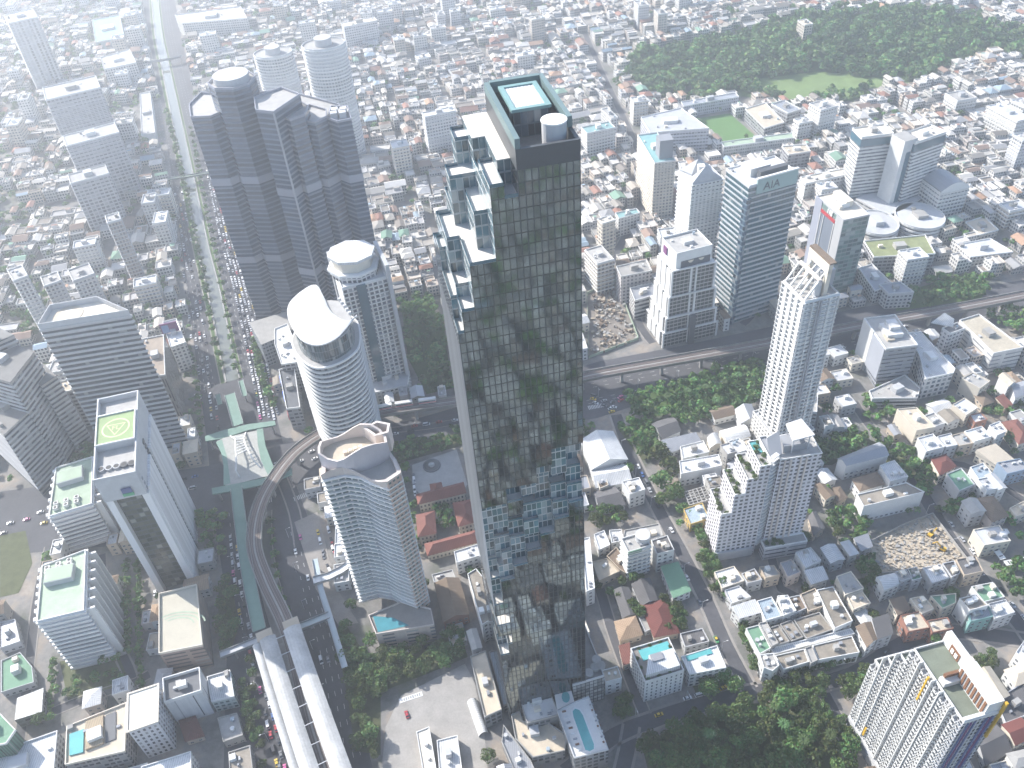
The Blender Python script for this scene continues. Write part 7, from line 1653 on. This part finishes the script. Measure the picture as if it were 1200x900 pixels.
# palms
FR = MB()
for k in range(11):
    a = k * 2 * math.pi / 11; pts = [(math.cos(a) * s * 2.9, math.sin(a) * s * 2.9, .9 * math.sin(s * 2.4) - s * s * .9) for s in (0, .33, .66, 1)]
    for p0, p1, w0, w1 in zip(pts, pts[1:], (.25, .5, .42), (.5, .42, .06)):
        for sg in (-1, 1):
            ex, ey = -math.sin(a) * sg, math.cos(a) * sg; FR.face([p0, p1, (p1[0] + ex * w1, p1[1] + ey * w1, p1[2] - w1 * .4), (p0[0] + ex * w0, p0[1] + ey * w0, p0[2] - w0 * .4)])
_o = FR.build("frond", LEAFM, cols=[(.07, .12, .04, 1)] * len(FR.f)); FRD = _o.data; bpy.data.objects.remove(_o)
for i, (u, v) in enumerate(((906, 838), (938, 880), (915, 862), (970, 870), (830, 870), (805, 470), (826, 466), (848, 458), (864, 452), (782, 474), (838, 480), (455, 590))):
    x, y = P(u, v); h = TG.uniform(8, 12); t = thing("palm_tree", None, None, (x, y, 0)); c = bpy.data.objects.new("crown", FRD); C.objects.link(c); c.parent = t; c.location = (0, 0, h); c.scale = (1.25,) * 3; q = bpy.data.objects.new("trunk", TRUNK); C.objects.link(q); q.parent = t; q.scale = (4, 4, h); pend(t, "feathery", "palm tree", x, y, "palm tree", "palms among the trees")

# ================================================================== CARS
def carmesh(nm, col, van=False, top=None):
    b = MB(); L, W, H = (5.2, 1.9, 2.0) if van else (4.4, 1.75, 1.42); hb = .85 if van else .8
    sec = [(-L / 2, .32, .62), (-L / 2 + .12, .3, hb), (-L * .18, .28, hb + .06), (L * .3, .28, hb + .02), (L / 2 - .1, .3, .74), (L / 2, .34, .6)]
    def ringf(x, lo, hi): return [(x, -W / 2, lo), (x, W / 2, lo), (x, W / 2, hi * .75), (x, W / 2 * .93, hi), (x, -W / 2 * .93, hi), (x, -W / 2, hi * .75)]
    R = [ringf(*s) for s in sec]
    for A, B_ in zip(R, R[1:]):
        for k in range(6): b.face([A[k], B_[k], B_[(k + 1) % 6], A[(k + 1) % 6]], 0)
    b.face(R[0], 0); b.face(R[-1][::-1], 0)
    x0, x1, x2, x3 = (-L * .46, -L * .42, L * .22, L * .36) if van else (-L * .4, -L * .24, L * .1, L * .27)
    lo = [(x0, -W * .45, hb), (x3, -W * .45, hb), (x3, W * .45, hb), (x0, W * .45, hb)]; hi = [(x1, -W * .38, H), (x2, -W * .38, H), (x2, W * .38, H), (x1, W * .38, H)]
    for k in range(4): b.face([lo[k], lo[(k + 1) % 4], hi[(k + 1) % 4], hi[k]], 1)
    b.face([(q[0], q[1], q[2] + .03) for q in hi], 2)
    for sx in (-L * .3, L * .3):
        for sy in (-W / 2 + .06, W / 2 - .06):
            q = [(sx + .33 * math.cos(a), sy, .33 + .33 * math.sin(a)) for a in np.linspace(0, 2 * math.pi, 11)[:-1]]; b.face([(p_[0], sy + (.09 if sy > 0 else -.09), p_[2]) for p_ in (q if sy < 0 else q[::-1])], 3); b.face([(p_[0], sy - (.09 if sy > 0 else -.09), p_[2]) for p_ in (q[::-1] if sy < 0 else q)], 3)
    o = b.build(nm, [col, GLASS, top or col, TYRE]); d = o.data; bpy.data.objects.remove(o); return d
def paint(nm, c): return mat("paint_" + nm, c, .28, .0, amt=.04, rand=.06, spec=.6)
PC = {"white": paint("white", (.72, .72, .72)), "silver": paint("silver", (.42, .43, .45)), "black": paint("black", (.03, .03, .035)), "grey": paint("grey", (.16, .165, .175)), "red": paint("red", (.4, .03, .04)), "yellow": paint("yellow", (.6, .42, .03)), "pink": paint("pink", (.55, .1, .28)), "blue": paint("blue", (.06, .13, .34)), "green": paint("green", (.08, .3, .12))}
CM = {(k, False): carmesh("car", m_) for k, m_ in PC.items()}; CM.update({(k, True): carmesh("van", PC[k], True) for k in ("white", "silver", "grey", "black")}); CM[("two_tone", False)] = carmesh("car", PC["green"], False, PC["yellow"])
CR_ = random.Random(5); CARS = []
def carcol(): return CR_.choices(("white", "silver", "black", "grey", "red", "yellow", "pink", "blue", "two_tone"), (36, 17, 14, 14, 6, 5, 4, 3, 3))[0]
def lane(px, offs_, gap, dens, place, back=False, park=False):
    q = dense(pl(0, *px), 6)
    for o_ in offs_:
        e_ = side(q, o_); s, L = CR_.uniform(0, gap), length(e_)
        while s < L:
            if CR_.random() < dens:
                (x, y), a = along(e_, s); CARS.append((x + CR_.uniform(-.3, .3), y + CR_.uniform(-.3, .3), a + (math.pi if back else 0) + CR_.gauss(0, .02), carcol(), CR_.random() < .16, place))
            s += gap * CR_.uniform(.9, 1.25)
lane(((246, 180), (265, 270), (284, 340), (299, 405), (309, 452), (317, 492)), (-6.4, -3.4, -.4, 2.6, 5.6), 5.3, .93, "jammed on the avenue beside the canal")
lane(((278, 625), (285, 690), (294, 735), (310, 790), (322, 840), (336, 900)), (-4.2, -.9, 2.4), 6.8, .8, "queueing left of the railway station", True)
lane(((300, 700), (310, 760), (322, 830), (335, 895)), (-2.8,), 7.5, .6, "queueing left of the railway station", True)
lane(((235, 565), (200, 573), (150, 586), (60, 606), (0, 620)), (-6, -2.6, 1, 4.5), 8, .55, "waiting at the junction by the ribbed tower")
lane(((330, 535), (300, 560), (285, 585)), (-6, -2, 2, 6), 8, .4, "crossing the junction below the viaduct"); lane(((330, 552), (350, 542), (375, 530)), (-4, 0, 4), 7, .6, "crossing the junction below the viaduct")
lane(((455, 508), (500, 500), (540, 494)), (-2, 2), 9, .6, "on the street below the viaduct left of the glass tower"); lane(((690, 484), (760, 462), (850, 440), (960, 412), (1080, 385)), (-6, -2.5, 6), 16, .45, "on the broad road under the railway"); lane(((690, 470), (720, 478), (735, 470)), (0, 3, 6), 6.5, .8, "parked near the road junction right of the glass tower")
lane(((733, 530), (768, 598), (795, 650)), (3.0,), 6.6, .72, "parked along the side street"); lane(((800, 655), (826, 705), (850, 758), (874, 802)), (-3,), 8, .5, "parked along the side street"); lane(((738, 540), (790, 640), (850, 760)), (1.4,), 34, .6, "driving down the side street")
lane(((722, 858), (800, 834), (880, 814), (1000, 792), (1060, 754), (1110, 742)), (-1.8, 1.8), 30, .55, "driving on the street below the hotel"); lane(((800, 826), (850, 812), (872, 800)), (2.6,), 6, .7, "parked under the trees by the hotel"); lane(((1066, 748), (1120, 735)), (3.6,), 5.5, .8, "parked in front of the corner shophouses")
lane(((1098, 600), (1150, 670), (1195, 728)), (2.8,), 9, .6, "parked along the broad right hand street"); lane(((372, 622), (382, 660), (388, 672)), (0, 6.5), 3.6, .7, "parked in the yard left of the pink condo"); lane(((484, 555), (487, 580)), (0,), 3.4, .85, "parked on the court by the round fountain"); lane(((462, 766), (500, 758), (530, 748)), (0,), 4.2, .75, "parked in the shade before the pink condo podium"); lane(((548, 782), (553, 815)), (0, 4), 5.5, .7, "parked beside the long podium roof")
lane(((352, 620), (366, 690), (392, 790)), (-5, -1), 26, .5, "on the right carriageway beside the station"); lane(((172, 650), (170, 700), (168, 780)), (6,), 9, .4, "parked along the lane by the striped block"); lane(((212, 220), (226, 300), (240, 400), (246, 480)), (-10, -6.5, -3, 0.5), 9, .6, "on the left carriageway of the avenue"); lane(((250, 450), (256, 520)), (-3, 1), 9, .6, "on the left carriageway of the avenue")
x, y = P(477, 838); CARS.append((x, y, 1.9, "red", False, "parked alone on the paved plaza"))
CARS.sort(key=lambda e: math.hypot(e[0], e[1])); traffic = MB()
for i, (x, y, a, col, van, place) in enumerate(CARS):
    if van and (col, True) not in CM: van = False
    if i < 295:
        o = bpy.data.objects.new("van" if van else "car", CM[(col, van)]); C.objects.link(o); o.location = (x, y, .075); o.rotation_euler = (0, 0, a)
        cn = {"two_tone": "green and yellow"}.get(col, col); tag(o, f"{cn} {'van' if van else 'car'} {place}", "van" if van else "car", f"cars {place}")
    else:
        b = traffic; n0 = len(b.v); d = CM[(col, van)]; c, s = math.cos(a), math.sin(a); pm = {"white": 0, "silver": 1, "black": 2, "grey": 2, "red": 3, "yellow": 4}.get(col, 1)
        vs = [(x + c * v.co.x - s * v.co.y, y + s * v.co.x + c * v.co.y, v.co.z + .075) for v in d.vertices]
        for p_ in d.polygons: b.face([vs[k] for k in p_.vertices], pm if p_.material_index in (0, 2) else 2, [(0, 0)] * len(p_.vertices))
if traffic.f: o = traffic.build("far_traffic", [PC[k] for k in ("white", "silver", "black", "red", "yellow")]); tag(o, "distant jam of cars up the avenue beside the canal", "traffic", kind="stuff")

# street lamps
def lamp(x, y, a, where):
    t = thing("street_lamp", None, None, (x, y, .05)); pcyl("pole", t, LGREY, x, y, .05, .11, 8.6, 8); b = MB(); e_ = (x + math.cos(a) * 2.4, y + math.sin(a) * 2.4, 9.0); b.bar((x, y, 8.5), e_, .12, .12); b.build("arm", LGREY, t); pbox("lantern", t, WHITE, e_[0], e_[1], 8.86, .9, .35, .18, a); pend(t, "grey", "street lamp", x, y, "street lamp", "street lamps")
for px, side_, step in ((((733, 520), (795, 640), (874, 800)), -4.4, 26), (((740, 852), (880, 808), (1000, 786)), 4.8, 28), (((700, 476), (850, 440), (1000, 402)), 9, 30), (((352, 620), (380, 740), (410, 880)), -8, 28), (((262, 660), (280, 760), (300, 880)), 7, 30), (((1090, 595), (1150, 680), (1200, 745)), -5, 26)):
    q = dense(pl(0, *px), 8); e_ = side(q, side_); s = 4
    while s < length(e_): (x, y), a = along(e_, s); lamp(x, y, a + (math.pi / 2 if side_ < 0 else -math.pi / 2), ""); s += step

# ================================================================== LABELS
ORD = "nearest,second nearest,third nearest,fourth nearest,fifth nearest,sixth nearest,seventh nearest,eighth nearest,ninth nearest,tenth nearest,eleventh nearest,twelfth nearest,thirteenth nearest,fourteenth nearest,fifteenth nearest,sixteenth nearest,seventeenth nearest,eighteenth nearest,nineteenth nearest,twentieth nearest".split(",")
ORD += [f"twenty-{k} nearest" for k in "first second third fourth fifth sixth seventh eighth ninth".split()] + ["thirtieth nearest"] + [f"thirty-{k} nearest" for k in "first second third fourth fifth sixth seventh eighth ninth".split()] + ["fortieth nearest"] + [f"forty-{k} nearest" for k in "first second third fourth fifth sixth seventh eighth ninth".split()]
byk = {}
for o, desc, noun, x, y in PEND:
    lm = min(LAND, key=lambda q: (q[1] - x) ** 2 + (q[2] - y) ** 2); room = 13 - len(lm[0].split())
    for d_, n_ in ((desc, noun), (desc, noun.replace(" with flat roof", "")), (desc.replace(" walled", ""), noun), ("", noun)):
        txt = (d_ + " " + n_).strip()
        if len(txt.split()) <= room: break
    byk.setdefault((txt, lm), []).append((math.dist((x, y), lm[1:]), o))
for (txt, lm), L in byk.items():
    L.sort(key=lambda e: e[0])
    for i, (_, o) in enumerate(L): o["label"] = f"{txt} {ORD[min(i, len(ORD) - 1)]} the {lm[0]}"

# ================================================================== AIR
hm = bpy.data.materials.new("haze"); hm.use_nodes = True; n = hm.node_tree.nodes; n.remove(n["Principled BSDF"]); pv_ = n.new("ShaderNodeVolumePrincipled")
pv_.inputs["Color"].default_value = (.88, .93, 1.0, 1); pv_.inputs["Density"].default_value = HAZE_D; pv_.inputs["Anisotropy"].default_value = HAZE_G
hm.node_tree.links.new(pv_.outputs[0], n["Material Output"].inputs["Volume"])
b = MB(); b.prism([(-1800, -900), (1800, -900), (1800, 2600), (-1800, 2600)], -1.0, 426.0); o = b.build("haze", hm); tag(o, "pale blue haze lying over the whole city", "haze", kind="stuff")
